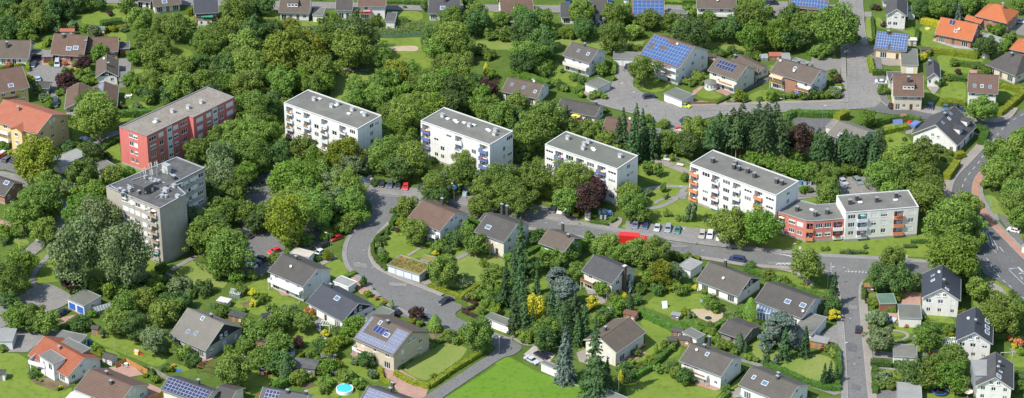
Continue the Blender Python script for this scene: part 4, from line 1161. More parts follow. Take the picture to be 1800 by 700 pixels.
# ------------------------------------------------------------------ roads (photo-traced plan, raw photo units)
road('road',[(440,308),(480,312),(560,325),(640,337),(680,341),(741,349),(830,363),(921,377),(1013,393),(1088,407),(1139,417),(1200,427),(1280,437),(1354,443),(1442,452),(1500,454),(1590,460),(1640,463),(1700,462),(1722,470),(1722,492),(1690,488),(1613,484),(1560,484),(1534,486),(1516,492),(1510,502),(1509,520),(1512,560),(1518,620),(1526,700),(1532,760),
 (1494,760),(1491,700),(1489,650),(1486,600),(1483,560),(1478,520),(1474,499),(1466,482),(1448,472),(1398,469),(1349,466),(1308,463),(1272,456),(1200,445),(1130,432),(1054,420),(946,402),(860,386),(790,375),(700,362),(600,345),(520,332),(440,325)],sm=1)
road('road',[(1815,180),(1778,208),(1754,215),(1731,214),(1706,211),(1640,200),(1600,192),(1560,186),(1545,180),(1500,186),(1530,196),(1560,200),(1600,206),(1650,214),(1700,224),(1735,234),(1747,238),(1731,259),(1706,286),(1683,309),(1675,324),(1671,350),(1673,372),(1683,400),(1698,430),(1712,455),(1722,470),(1731,484),(1757,494),(1790,520),(1840,570),(1880,500),(1840,480),(1800,456),(1762,417),(1736,391),(1718,366),(1708,340),(1708,329),(1713,311),(1727,296),(1750,268),(1775,243),(1800,224),(1840,195)],'asphalt_dark')
road('road',[(640,336),(655,363),(654,379),(631,399),(613,422),(608,445),(612,463),(619,474),(642,494),(669,520),(685,532),(713,546),(744,561),(790,578),(830,592),(870,608),(872,616),(822,648),(746,697),(690,733),(712,747),(776,700),(866,640),(886,627),(902,625),(923,610),(900,599),(867,587),(818,566),(795,553),(818,538),(793,529),(775,520),(739,505),(703,492),(677,480),(659,471),(649,456),(646,440),(655,417),(680,391),(695,376),(700,358),(680,345)],'asphalt',sm=2)
road('road',[(1478,-60),(1483,0),(1487,80),(1490,140),(1483,178),(1440,180),(1380,181),(1290,184),(1215,186),(1190,184),(1160,178),(1130,163),(1110,150),(1108,118),(1082,116),(1078,140),(1070,158),(1035,165),(1030,176),(1067,188),(1090,194),(1144,208),(1172,225),(1200,232),(1215,222),(1240,206),(1300,201),(1380,197),(1440,193),(1500,193),(1550,186),(1545,160),(1540,130),(1527,80),(1520,50),(1517,0),(1510,-60)],'asphalt_old')
road('road',[(100,-6),(470,2),(900,9),(1200,10),(1480,6),(1480,18),(1200,23),(900,22),(470,13),(100,4)],'asphalt_old')
road('road',[(43,121),(80,112),(128,117),(122,128),(100,150),(103,178),(90,180),(90,152),(70,146),(50,133)],'asphalt_old')
road('road',[(-30,296),(0,300),(30,306),(70,323),(100,341),(122,356),(126,372),(118,392),(98,414),(70,442),(35,466),(-30,500),(-30,485),(25,452),(52,432),(84,402),(100,384),(104,366),(86,352),(60,336),(20,320),(-30,310)],'asphalt_old')
road('car_park',[(396,350),(430,330),(470,300),(505,308),(520,330),(500,350),(560,385),(590,405),(560,430),(500,462),(455,487),(415,490),(400,455),(440,430),(430,400),(400,380)],'asphalt')
road('car_park',[(-20,520),(33,515),(60,505),(80,497),(103,505),(130,522),(118,535),(96,545),(30,562),(0,578),(-20,580)],'asphalt_old')
road('car_park',[(630,318),(741,332),(741,346),(635,335)],'asphalt_old',sm=0)
road('car_park',[(770,343),(835,345),(835,358),(770,352)],'asphalt_old',sm=0)
road('car_park',[(918,355),(1016,375),(1014,391),(918,376)],'asphalt_old',sm=0)
road('car_park',[(1100,388),(1200,398),(1285,408),(1285,436),(1200,425),(1100,407)],'asphalt_old',sm=0)
road('car_park',[(1385,318),(1440,312),(1560,310),(1600,330),(1560,345),(1400,345)],'asphalt_old',sm=0)
road('sports_court',[(1389,201),(1405,199),(1470,203),(1472,225),(1440,236),(1400,222)],'asphalt_dark',sm=0)
# pavements
walk([(640,336),(741,348),(921,376),(1088,406),(1200,426),(1354,442),(1442,451),(1500,453),(1590,459),(1640,462)],1.6,1)
walk([(1466,482),(1448,472),(1398,469),(1349,466),(1308,463),(1272,456),(1200,445),(1130,432),(1054,420),(946,402),(860,386),(790,375)],1.4,1,'paving')
walk([(1494,760),(1491,700),(1489,650),(1486,600),(1483,560),(1478,520),(1474,499)],1.7,1,'paving_grey')
walk([(1534,486),(1516,492),(1510,502),(1509,520),(1512,560),(1518,620),(1526,700),(1532,760)],2.2,1,'paving')
walk([(1613,484),(1560,484),(1534,486)],1.2,1,'paving')
walk([(1790,190),(1778,208),(1754,215),(1731,214),(1706,211),(1640,200),(1600,192)],2.6,-1,'paving')
walk([(1700,224),(1735,234),(1747,238),(1731,259),(1706,286),(1683,309),(1675,324),(1671,350),(1673,372)],2.8,-1,'paving',)
walk([(1800,456),(1762,417),(1736,391),(1718,366),(1708,340),(1708,329),(1713,311),(1727,296)],1.9,-1,'bike_red',name='cycle_path')
ribbon('pavement',[(1810,452),(1772,414),(1749,389),(1733,362),(1723,340),(1723,328),(1729,310),(1741,296)],1.7,'paving_grey',.325,.14)['kind']='structure'
walk([(654,379),(631,399),(613,422),(608,445),(612,463),(619,474),(642,494),(669,520)],1.1,-1,'paving_grey')
walk([(775,520),(739,505),(703,492),(677,480),(659,471),(649,456),(646,440),(655,417),(680,391),(695,376)],1.3,-1,'paving')
walk([(685,532),(713,546),(744,561),(790,578)],1.4,-1,'paving_grey')
walk([(1491,180),(1488,140),(1486,80),(1483,0)],1.5,1,'paving_grey')
walk([(1527,80),(1520,50),(1517,0)],2.2,1,'asphalt_old')
walk([(1560,186),(1545,176),(1542,150),(1536,115),(1527,80)],2.6,-1,'asphalt')
walk([(1483,178),(1440,180),(1380,181),(1290,184),(1215,186)],1.3,-1,'paving')
# foot paths
def path(pts,w=1.6,mat='paving_grey',name='path',sm=2):
    o=ribbon(name,pts,w,mat,.118+.0034*level(ZP,pts),0,sm); o['kind']='structure'; return o
path([(1124,334),(1150,330),(1166,327),(1205,328),(1240,330)],1.7)
path([(1205,328),(1190,350),(1160,365),(1130,366),(1100,370)],1.6)
path([(1140,281),(1160,283),(1200,299),(1215,306)],3.2,'paving')
path([(1150,358),(1160,350),(1205,345)],1.2)
path([(640,215),(615,215),(590,213)],1.4)
path([(600,122),(648,124)],1.5); path([(300,110),(345,112),(420,118)],1.6)
path([(650,350),(655,360)],1)
path([(80,520),(50,490),(85,450),(100,430)],1.5)
path([(300,475),(335,455),(345,450)],1.6); path([(290,478),(320,495),(345,505)],1.2)
path([(160,255),(185,240),(210,232)],3,'paving_grey')
path([(1340,470),(1360,470),(1400,478),(1430,500)],1.4,'paving')
path([(1290,405),(1400,412)],1.0)
path([(900,238),(945,233),(960,238)],1.6); path([(905,290),(940,296),(965,292)],1.6)
path([(480,240),(500,232)],1.4)
# markings
dashes([(1800,200),(1772,216),(1752,237),(1720,287),(1706,302),(1694,319),(1689,340),(1690,365),(1700,395),(1725,435)],.16,2.0,2.2)
dashes([(1729,444),(1743,468),(1757,488),(1771,499),(1800,525)],.16,1.6,1.6)
mark([(1724,409),(1740,432),(1752,445),(1754,436),(1745,420),(1730,400),(1722,398),(1724,409)],.14,0)
for a,c in (((1728,405),(1733,420)),((1733,408),(1739,427)),((1739,412),(1746,433))): mark([a,c],.3,0)
dashes([(1757,434),(1765,444),(1800,480)],.15,3,3); dashes([(1773,452),(1781,461),(1800,478)],.15,3,3)
mark([(1773,472),(1792,471)],.18,0); mark([(1773,474),(1800,500)],.14,0); mark([(1790,471),(1800,482)],.14,0)
mark([(1793,486),(1798,492),(1797,488)],.14,0)
for k in range(4): mark([(1712,469+k*4),(1724,471+k*4)],.35,0)
for k in range(7): mark([(1459.5,462.5+k*3.0),(1462.5,462.5+k*3.0)],.22,0)
dashes([(1490,478),(1500,478),(1530,480)],.3,.5,.5,0)
dashes([(1485,477),(1540,477)],.25,.5,.5,0)
mark([(1357,444.5),(1397,452.5)],.12,0); mark([(1351,462.5),(1398,462)],.12,0)
for k in range(5): mark([(1366+k*7,446.5+k*1.2),(1374+k*7,447+k*1.1)],.35,0); mark([(1364+k*7,465),(1372+k*7,462.5)],.35,0)
mark([(640,338.5),(741,350.5),(921,378.5),(1088,408.5),(1200,428.7)],.10,1)
mark([(655,346),(650,352)],.2,0)
lawn([(865,628),(884,621),(945,655),(1045,685),(1060,720),(1050,790),(640,790),(700,740),(782,700),(872,643)],'meadow',0,name='meadow')

# manhole covers and repaired patches in the carriageways
for i,(x,y) in enumerate(((655,470),(630,462),(748,545),(960,392),(1100,418),(1235,440),(1305,452),(1484,470),(1491,474),(1495,560),(1502,640),(1720,475),(1778,473),(690,366),(850,372),(1494,90),(1508,150),(1330,190),(640,440))):
    a=W((x,y),.27); b=MB(); b.cyl(a[0],a[1],.262,.268,.34,n=12); o=b.build('manhole_cover','galv'); tag(o,None,None); o['kind']='structure'
for x,y,w,h in ((634,466,12,5),(700,500,16,4),(1000,394,20,3),(1180,432,30,3),(1497,610,9,9),(1500,540,8,4),(1420,460,26,3),(1745,460,8,14),(1500,120,8,20),(1250,192,30,3),(770,362,24,3),(1505,680,8,6)):
    q=[(x-w,y-h),(x+w,y-h*.4),(x+w*.9,y+h),(x-w*.95,y+h*.6)]; o=sheetpoly('road_patch',q,'asphalt_dark' if (x+y)%2 else 'asphalt_old',.262)


# ------------------------------------------------------------------ apartment blocks
WH=2.75
LT=(.80,.82,.86); BL=None
colourable('bal')
for n,c in (('bal_blue',(.13,.19,.42)),('bal_pale',(.62,.68,.74)),('bal_orange',(.66,.25,.13)),('bal_white',(.78,.78,.77))): wallmat(n,c,(.3,.3,.3),.2,.8)
def cols(spec,L):
    out=[]
    for s in spec:
        if len(s)==2: out.append((s[0],1.25,s[1],None))
        elif len(s)==3: out.append((s[0],s[1],s[2],None))
        else: out.append(s)
    return out
raw()
# second (leftmost white)
block('leftmost white four-storey block','leftmost white four-storey block with pale blue balconies and a flat grey roof',[(499,181),(628.5,227),(671,204),(541,157)],12.3,
 {0:cols([(.075,2.7,'b','bal_pale'),(.195,'w'),(.315,2.7,'b','bal_pale'),(.44,'w'),(.555,2.7,'b','bal_pale'),(.685,'w'),(.80,2.7,'b','bal_pale'),(.93,'w')],0),
  1:cols([(.58,1.1,'w'),(.80,1.1,'w')],0),2:cols([(.1,'w'),(.2,'w'),(.35,1,'w'),(.5,'w'),(.65,1,'w'),(.8,'w'),(.9,'w')],0)},vents=[(552,177),(562,175,'s'),(583,189),(590,187,'s'),(594,185),(619,195),(641,204),(613,201,'s'),(637,199,'s')],balc='bal_pale')
block('white block with blue end balconies','white four-storey block with dark blue balconies at both ends and pale ones between',[(739.5,212.5),(861,255),(903,231),(781,189)],12.3,
 {0:cols([(.075,2.9,'b','bal_blue'),(.225,1.2,'w'),(.315,1.2,'w'),(.41,1.2,'w'),(.555,2.8,'b','bal_pale'),(.685,1.2,'w'),(.77,1.2,'w'),(.91,3.0,'b','bal_blue')],0),
  1:cols([(.62,.9,'w'),(.86,1.7,'w')],0),2:cols([(.1,'w'),(.2,'w'),(.35,1,'w'),(.5,'w'),(.65,1,'w'),(.8,'w'),(.9,'w')],0)},vents=[(778,206),(787,210,'s'),(800,213,'s'),(803,216,'s'),(816,217,'s'),(825,223),(833,221,'s'),(860,231,'s'),(869,238),(871,232),(857,229,'s')],balc='bal_blue')
block('third white block with a parasol','white four-storey block with blue balconies and a teal parasol on the top one',[(958,254),(1085,297.5),(1122,274),(996,231)],12.3,
 {0:cols([(.065,1.6,'w'),(.20,2.9,'b','bal_blue'),(.345,1.6,'w'),(.49,2.8,'b','bal_white'),(.635,1.6,'w'),(.785,2.9,'b','bal_blue'),(.93,1.7,'w')],0),
  1:cols([(.55,.9,'w'),(.74,.9,'w')],0),2:cols([(.1,'w'),(.2,'w'),(.35,1,'w'),(.5,'w'),(.65,1,'w'),(.8,'w'),(.9,'w')],0)},vents=[(998,245),(1027,256),(1034,252),(1025,263),(1042,262,'s'),(1044,265,'s'),(1090,277)],balc='bal_blue',roof='flat_green')
block('white block with orange balconies','long white four-storey block with orange and pale balconies and dark chimneys',[(1213,288),(1364.5,344),(1401.5,317),(1252,264)],12.6,
 {0:cols([(.055,2.8,'b','bal_orange'),(.19,1.6,'w'),(.305,2.7,'b','bal_pale'),(.43,1.6,'w'),(.55,2.7,'b','bal_pale'),(.68,1.6,'w'),(.80,2.7,'b','bal_orange'),(.93,1.7,'w')],0),
  1:cols([(.55,.9,'w')],0),2:cols([(.1,'w'),(.2,'w'),(.35,1,'w'),(.5,'w'),(.65,1,'w'),(.8,'w'),(.9,'w')],0)},vents=[(1253,286,'c'),(1293,291,'c'),(1290,297,'c'),(1299,300,'c'),(1314,304,'c'),(1326,312,'c'),(1365,322,'c'),(1374,325,'c')],balc='bal_orange',ventmat='midgrey')
block('right-hand three-storey block','white three-storey block at the right end of the row with orange and pale balconies',[(1487,374),(1615,364),(1600,335),(1471,343)],9.6,
 {0:cols([(.085,1.5,'w'),(.235,2.8,'b','bal_pale'),(.395,1.2,'w'),(.53,1.3,'w'),(.735,2.9,'b','bal_orange'),(.905,1.3,'w')],0),1:cols([(.5,.9,'w')],0),3:cols([(.3,.9,'w')],0),2:cols([(.1,'w'),(.3,'w'),(.5,'w'),(.7,'w'),(.9,'w')],0)},sto=3,wall='w_white',vents=[(1494,359,'c'),(1506,352,'c'),(1512,357,'s'),(1541,355,'c'),(1575,347,'c'),(1574,353,'s')])
# low red link
root,loc=block('low red two-storey block','low angled red two-storey block joining two white blocks, with orange and white balconies',[(1368,373),(1417.5,388.5),(1431,389),(1484.5,385),(1471,357),(1437,360),(1405,351.5),(1388,351)],6.9,
 {0:cols([(.13,2.4,'b','bal_white'),(.50,1.7,'w'),(.78,1.6,'w')],0),1:cols([(.5,2.5,'b','bal_orange')],0),2:cols([(.18,1.6,'w'),(.47,1.6,'w'),(.80,2.7,'b','bal_white')],0),4:cols([(.5,'w')],0)},sto=2,wall='w_redlight',z0=.7,vents=[(1401,371,'c'),(1433,380,'c'),(1454,376,'c'),(1427,370,'s')],cap='zinc')
# tall red
block('tall red apartment block','tall red four-storey block with a stepped front and a pale gravel roof',[(209.5,223),(258,239.5),(331.5,204),(339.5,207),(411.5,171),(364,152.5)],12.8,
 {0:cols([(.41,1.0,'w'),(.57,1.0,'w')],0),1:cols([(.13,1.7,'w'),(.33,1.2,'w'),(.53,2.2,'p','w_paleslab'),(.68,1.2,'w'),(.88,1.7,'w')],0),3:cols([(.15,1.7,'w'),(.37,1.2,'w'),(.52,2.2,'p','w_paleslab'),(.68,1.2,'w'),(.88,1.8,'w')],0),
  4:cols([(.3,1.1,'w'),(.6,1.1,'w')],0),5:cols([(.05,'w'),(.2,2.6,'b'),(.35,'w'),(.5,'w'),(.65,2.6,'b'),(.8,'w'),(.93,1.7,'b')],0)},sto=4,wall='w_red',roof='flat_gravel',cap='midgrey',z0=1.1,ztop_gap=.6,vents=[(272,216,'s'),(303,198),(331,191),(354,182),(275,215)],balc='bal_white')
# grey tower
root,loc=block('grey concrete tower','tall grey concrete apartment tower with antennas and ducts on its roof',[(186.5,328),(280.5,366.5),(327,341),(306.5,322.5),(359.5,295),(311,276)],18.6,
 {0:cols([(.36,1.4,'w'),(.465,1.3,'s'),(.565,1.2,'w'),(.70,1.2,'s'),(.765,.8,'w'),(.885,2.5,'b','w_concrete')],0),3:cols([(.18,1.2,'w'),(.33,1.4,'s'),(.48,1.4,'w'),(.64,1.5,'s'),(.83,1.3,'w')],0),5:cols([(.2,'w'),(.4,'w'),(.7,'w')],0),4:[]},sto=6,wall='w_concrete',roof='flat_bitumen',cap='zinc',z0=1.2,ztop_gap=.7,balc='w_concrete',base='base_grey')
def rooftop(root,p,fn):
    w_=np.array(W(p,18.42)); O=np.array((root.location.x,root.location.y)); e=w_-O; rz=root.rotation_euler.z; c,s=math.cos(rz),math.sin(rz)
    return fn(e[0]*c+e[1]*s,-e[0]*s+e[1]*c,18.42)
sheet(0,1)
def pent(x,y,z):
    b=MB(); b.box(x-3.2,x+1.2,y-1.8,y+1.8,z,z+2.4); o=b.build('lift_housing','darkgrey',root); b=MB(); b.box(x-3.35,x+1.35,y-1.95,y+1.95,z+2.403,z+2.55); b.build('housing_roof','flat_bitumen',o)
rooftop(root,(1000,650),pent)
def MBpole(root,x,y,z):
    b=MB(); h=R.uniform(1.2,3.5); b.cyl(x,y,z,z+h,.05,n=6); b.box(x-.25,x+.25,y-.05,y+.05,z+h-.5,z+h-.35); b.build('aerial','zinc',root)
for i,(p,h) in enumerate((((1045,640),4.5),((995,585),2.4),((1075,545),2.6),((1035,540),2.0))):
    def ant(x,y,z):
        b=MB(); b.cyl(x,y,z,z+h+2.4,.06,n=6)
        for a in (0,2.1,4.2): b.box(x+.4*math.cos(a)-.1,x+.4*math.cos(a)+.1,y+.4*math.sin(a)-.08,y+.4*math.sin(a)+.08,z+h+.6,z+h+2.2)
        b.build('antenna_mast','offwhite',root)
    rooftop(root,p,ant)
for p,w,d,h,mt in (((1140,520),2.2,1.4,2.6,'offwhite'),((1035,645),1.0,.7,1.2,'offwhite'),((885,635),.9,.7,.8,'offwhite'),((1135,650),1.6,1.0,1.1,'offwhite'),((1085,590),.8,.8,.9,'zinc'),((960,600),.7,.7,.9,'zinc'),((1190,620),1.0,.8,.9,'offwhite'),((1215,690),1.2,.8,.8,'offwhite'),((1110,690),.9,.9,.8,'zinc')):
    rooftop(root,p,lambda x,y,z:ventbox(root,x,y,z,w,d,h,mt,'equipment_cabinet','zinc'))
for a,c in (((760,610),(900,690)),((900,570),(1010,540)),((870,600),(960,655)),((1100,500),(1230,560)),((1060,700),(1180,600)),((1010,560),(1130,590)),((1100,640),(1250,590))):
    def duct(a=a,c=c):
        O=np.array((root.location.x,root.location.y)); rz=root.rotation_euler.z; cc,s=math.cos(rz),math.sin(rz); q=[]
        for p in (a,c): e=np.array(W(p,18.6))-O; q.append((e[0]*cc+e[1]*s,-e[0]*s+e[1]*cc,18.65))
        b=MB(); b.tube(q[0],q[1],.14,.14,6); b.build('pipe','zinc',root)
    duct()

for i in range(34):
    p=(R.uniform(790,1190),R.uniform(560,690)); 
    if p[1]<640-(p[0]-790)*.25+20 and p[0]<960: continue
    k=R.random(); w,d,h=(R.uniform(.3,.9),R.uniform(.3,.7),R.uniform(.3,1.1))
    if k<.3: rooftop(root,p,lambda x,y,z:MBpole(root,x,y,z))
    else: rooftop(root,p,lambda x,y,z:ventbox(root,x,y,z,round(w,1)+.2,round(d,1)+.2,round(h,1)+.2,R.choice(['offwhite','zinc','midgrey','darkgrey']),'equipment_cabinet','zinc'))
# =================================================================== sheet 0,0
sheet(0,0)
H=house
H('white row house at the left edge','long white house with a brown-grey roof at the left edge of the upper street',(-90,397),(196,402),(200,275),he=2.9,roof='r_taupe',wf=7,chim=[(50,325)],pitch=35)
H('wide brown-roofed brick duplex','brown brick duplex with a plain brown roof, two skylights and a garage court in front',(342,372),(572,386),(573,237),he=2.9,roof='r_brown',wall='w_brick',wf=4,chim=[(435,258)],sky=[(470,333,'L'),(518,328,'L')],pitch=38)
H('right half of the brick duplex','brown brick house right of the duplex with a small front tree',(580,356),(808,352),(808,252),he=2.9,roof='r_brown',wall='w_brick',wf=4,chim=[(590,330)],pitch=35)
H('white house with the dark gable','white house with a dark gable and brown-grey roof turned end-on to the camera',(810,524),(812,412),(728,375),at='B',he=3.0,roof='r_taupe',gab='w_darkwood',wall='w_white',wf=2,wl=2,dishes=[(712,410,'b')],chim=[(742,448)],pitch=33)
H('yellow house with a plain brown roof','yellow two-storey house with a plain brown roof at the left edge',(-90,652),(203,598),(155,448),he=5.6,roof='r_brown',wall='w_yellow',wf=4,sky=[(75,585,'L')],pitch=30,balcony=[(.35,.72,2.95,1.3,'brown')])
H('grey house under the upper edge','beige house with a grey-brown roof cut by the upper edge, left of the park trees',(1050,48),(1240,26),None,hw=4.2,he=3.0,roof='r_taupe',wall='w_cream',wf=3,sky=[(1125,12,'L')],wr=2)
H('far white house at the forest corner','white house corner with a pale roof at the upper edge beside the forest lawn',(930,8),(1030,16),None,hw=4,he=3,roof='r_mid',wf=2)
flatbox('grey flat carport beside the white row house','flat grey carport roof between the white row house and the brick duplex',(203,366),(288,370),(290,332),2.5,open_=True,wall='wood_grey')
flatbox('small brown garage','small brick garage with a flat brown roof left of the duplex',(288,386),(360,386),(348,336),2.6,'flat_gravel','w_brick',1,dcol='brown')
flatbox('dark roofed brick garage','brick garage with a dark flat roof right of the duplex row',(818,334),(888,330),(872,285),2.6,'flat_bitumen','w_brick',1,dcol='wood')
flatbox('dark garage by the white gabled house','dark low garage beside the white end-on house',(812,555),(860,553),(850,490),2.4,'flat_grey','w_grey',0)
H('small grey-roofed garage house','small grey gabled garage on the corner of the cul-de-sac',(215,600),(335,606),(330,560),he=2.4,pitch=22,roof='r_mid',wall='w_grey',wf=1,wr=1,cat='garage',name='garage')
shed((692,205),2.6,2.4,2.0,'orange wooden garden hut with a green roof','roof_green','wood_orange')
shed((463,218),4.6,2.2,1.9,'long red-roofed garden shed behind the brick duplex','r_rust','wood_grey')
H('house with a white solar strip','brown-roofed house half hidden by a tree, with a strip of pale solar panels',(800,735),(812,592),(715,560),at='B',he=3,roof='r_brown',wall='w_brick',wf=2,pitch=28,pv=[((.1,.55),(.95,.95),6,2,'pv_violet',{'back':True})])
H('brown twin-roofed house','brown-roofed house with a plain left slope beside the solar strip house',(458,606),(440,745),(545,570),at='A',he=3,roof='r_brown',wall='w_white',wf=2,pitch=28)
lawn([(520,150),(640,60),(750,0),(780,-60),(960,-60),(960,10),(870,80),(850,150),(700,180)])
lawn([(430,40),(560,30),(520,110),(430,110)])
lawn([(730,225),(860,220),(870,280),(820,285),(740,250)])
lawn([(210,290),(300,280),(290,330),(210,330)])
lawn([(820,480),(980,470),(980,500),(830,510)],'lawn_dry')
paved([(270,400),(520,400),(520,480),(280,470)],'paving_red'); paved([(815,400),(905,400),(880,560),(815,560)],'asphalt_old'); paved([(200,375),(290,372),(285,450),(190,470)],'asphalt')
hedge([(690,150),(760,135),(835,128)],2.2,2.6,label='tall rounded hedge along the forest lawn')
hedge([(725,188),(800,180),(865,165)],1.3,1.4,'lf_hedgelime'); hedge([(300,300),(332,252)],1.5,1.2,'lf_hedgelime'); hedge([(190,410),(192,465)],1.6,1.0,'lf_hedgelime'); hedge([(0,455),(40,448)],1.2,1.0,'lf_hedgelime'); hedge([(100,440),(160,430)],1.1,1,'lf_hedgelime')
hedge([(430,480),(500,462)],1.3,1.2,'lf_hedgelime')
scatter('undergrowth',[(-60,-40),(440,-40),(430,60),(420,180),(0,230),(-60,220)],3.5,'lf_under',2.2,.6,'dark undergrowth beneath the upper left forest',lump=5)
for x,y,w,k in ((40,60,150,'d'),(130,110,170,'g'),(230,70,170,'o'),(270,140,150,'g'),(350,50,160,'d'),(60,170,150,'d'),(180,190,120,'g'),(-20,110,150,'g'),(350,140,120,'d'),(420,10,140,'d'),(130,0,160,'d'),(250,-20,160,'d'),(20,-30,160,'d'),(520,10,130,'d'),(600,5,110,'o'),(680,20,90,'d'),(460,90,80,'d'),
  (960,130,170,'g'),(1100,180,140,'o'),(990,260,150,'o'),(1060,380,190,'o'),(920,390,100,'l'),(1090,300,150,'o'),(1150,430,140,'g'),(900,540,110,'g'),(1050,560,170,'g'),(1000,640,100,'d'),(1150,640,120,'d'),(680,350,100,'l'),(450,555,130,'c'),(572,425,95,'c'),(620,700,190,'g'),(500,170,60,'s'),(395,200,55,'w')):
    tree((x,y),w,k)
for x,y,w,k in ((150,255,70,'l'),(230,265,60,'g'),(580,195,60,'g'),(640,215,80,'w'),(775,200,50,'y'),(845,200,50,'s'),(600,400,70,'g'),(650,410,50,'l'),(545,500,60,'l'),(600,490,50,'g'),(590,555,80,'l'),(540,540,50,'g'),(645,560,60,'l'),(628,510,30,'d'),(355,440,40,'y'),(445,435,35,'F'),(270,610,90,'g'),(205,540,50,'y'),(300,670,60,'w'),(330,690,50,'l'),(400,640,40,'l'),(930,615,90,'l'),(980,620,60,'y'),(870,40,120,'g'),(660,15,40,'d'),(750,95,40,'r'),(315,305,40,'g'),(440,485,50,'d'),(1010,690,60,'l'),(60,445,40,'F'),(10,245,70,'d'),(70,250,60,'g'),(520,440,50,'g')):
    bush((x,y),w,k)
car((232,440),(225,450),'hatch',(.03,.05,.08)); car((391,435),(389,460),'van',(.42,.46,.46)); car((258,540),(255,530),'hatch',(.35,.5,.55)); car((380,690),(385,700),'wagon',(.04,.05,.06))
table_set((878,660),'white round table on the terrace beside the pale screen of the end-on house',rz=.5)
# =================================================================== sheet 0,1
sheet(0,1)
r,f=H('yellow house with the red roof','large ochre three-storey apartment house with a weathered red tile roof',(-80,155),(250,258),(370,130),he=8.6,roof='r_rust',wall='w_ochre',wf=5,wr=3,sto=3,chim=[(127,95)],pitch=26,chimmat='w_brick',balcony=[(.12,.42,5.6,1.4,'white'),(.12,.42,2.9,1.4,'white')])
def crossgable(r,f,xf,w,mat,wm):
    xc=f.L*xf; rr=w/2*.5; zr=f.z+rr; ym=rr/f.tan; g=MB(); xl,xr=xc-w/2-.3,xc+w/2+.3; z0=f.z-.12
    g.slab([(xl,-1.4,z0),(xc,-1.4,zr),(xc,ym,zr),(xl,.1,z0)][::-1],.14); g.slab([(xr,-1.4,z0),(xc,-1.4,zr),(xc,ym,zr),(xr,.1,z0)],.14); o=g.build('cross_gable_roof',mat,r)
    g=MB(); g.box(xc-w/2,xc+w/2,-1.0,.5,0,f.z-.3); g.face([(xc-w/2,-1.0,f.z-.3),(xc+w/2,-1.0,f.z-.3),(xc,-1.0,zr-.2)]); o=g.build('bay',wm,r)
    for k in range(3): window(o,xc,-1.05,1.0+k*2.7,0,1.3,1.3,'w')
crossgable(r,f,.62,4.4,'r_rust','w_ochre')
H('grey-roofed corner house at the left edge','dark-roofed house corner at the left edge below the parking bay',(-160,620),(30,682),(138,618),at='B',he=3.2,roof='r_mid',wall='w_brick',wf=2,sky=[(45,590,'L')],pitch=30)
flatbox('long flat garage row','long grey flat-roofed garage row in front of the ochre house',(412,478),(602,396),(520,350),2.7,'flat_light','w_cream',3)
flatbox('low grey garage by the red block','low grey flat-roofed garage between two small trees, left of the red block',(690,508),(790,468),(722,432),2.6,'flat_grey','w_grey',2)
lawn([(490,180),(560,170),(760,150),(920,140),(830,180),(770,235),(640,300),(500,320)])
lawn([(870,60),(1050,10),(1050,75),(860,85)])
lawn([(690,350),(815,300),(830,430),(1000,500),(940,560),(780,500),(640,440)])
lawn([(0,310),(100,340),(60,380),(0,360)]); lawn([(100,560),(230,520),(230,590),(200,590)],'lawn_dry')
road('car_park',[(-40,430),(30,410),(90,430),(160,500),(130,530),(40,500),(-40,500)],'asphalt',0)
paved([(330,570),(420,540),(520,600),(430,660),(360,600)],'asphalt')
hedge([(700,100),(850,95),(1040,85)],2.2,2.0,label='long dark hedge behind the red block'); hedge([(690,345),(800,285)],1.2,1.3); hedge([(430,120),(500,130)],1.5,1.2); hedge([(420,640),(490,665)],.9,1.2,'lf_hedgelime'); hedge([(50,380),(105,345)],1,1.6,'lf_hedgelime')
for x,y,w,k in ((650,120,290,'g'),(255,420,290,'y'),(330,620,220,'g'),(570,530,220,'g'),(640,380,150,'d'),(770,540,160,'g'),(880,520,90,'l'),(620,680,230,'l'),(180,680,100,'g'),(735,415,60,'d'),(1010,15,70,'g')):
    tree((x,y),w,k)
for x,y,w,k in ((470,350,90,'d'),(40,340,80,'l'),(545,385,60,'g'),(830,65,50,'g'),(330,60,60,'l'),(940,70,60,'w'),(620,200,80,'y'),(520,640,60,'d'),(540,345,70,'g')): bush((x,y),w,k)
for x,y,c,k in ((25,385,(.55,.56,.56),'wagon'),(0,405,(.6,.03,.03),'hatch'),(55,425,(.06,.08,.10),'wagon'),(105,432,(.03,.04,.09),'hatch')): car((x,y),(x+40,y-25),k,c)
car((588,292),(550,285),'wagon',(.03,.06,.14)); car((365,555),(345,550),'wagon',(.03,.03,.04)); car((380,45),(378,60),'wagon',(.03,.03,.04))
lamp((636,312),6,1.0,2.6)
for i,(x,c) in enumerate(((440,(.45,.47,.48)),(465,(.25,.35,.42)),(490,(.10,.25,.50)),(515,(.40,.42,.42)))):
    b=MB(); b.box(-.6,.6,-.45,.45,.12,1.05); l=MB(); l.box(-.65,.65,-.5,.5,1.053,1.2); simple('waste_bin','%s waste container beside the long garage row'%('pale grey','grey-blue','blue','silver')[i] if 1 else '', 'waste bin',(x,610+i*3),[('bin',b,'panel',c),('lid',l,'panel',tuple(v*.7 for v in c))],rz=.3,group='waste containers')
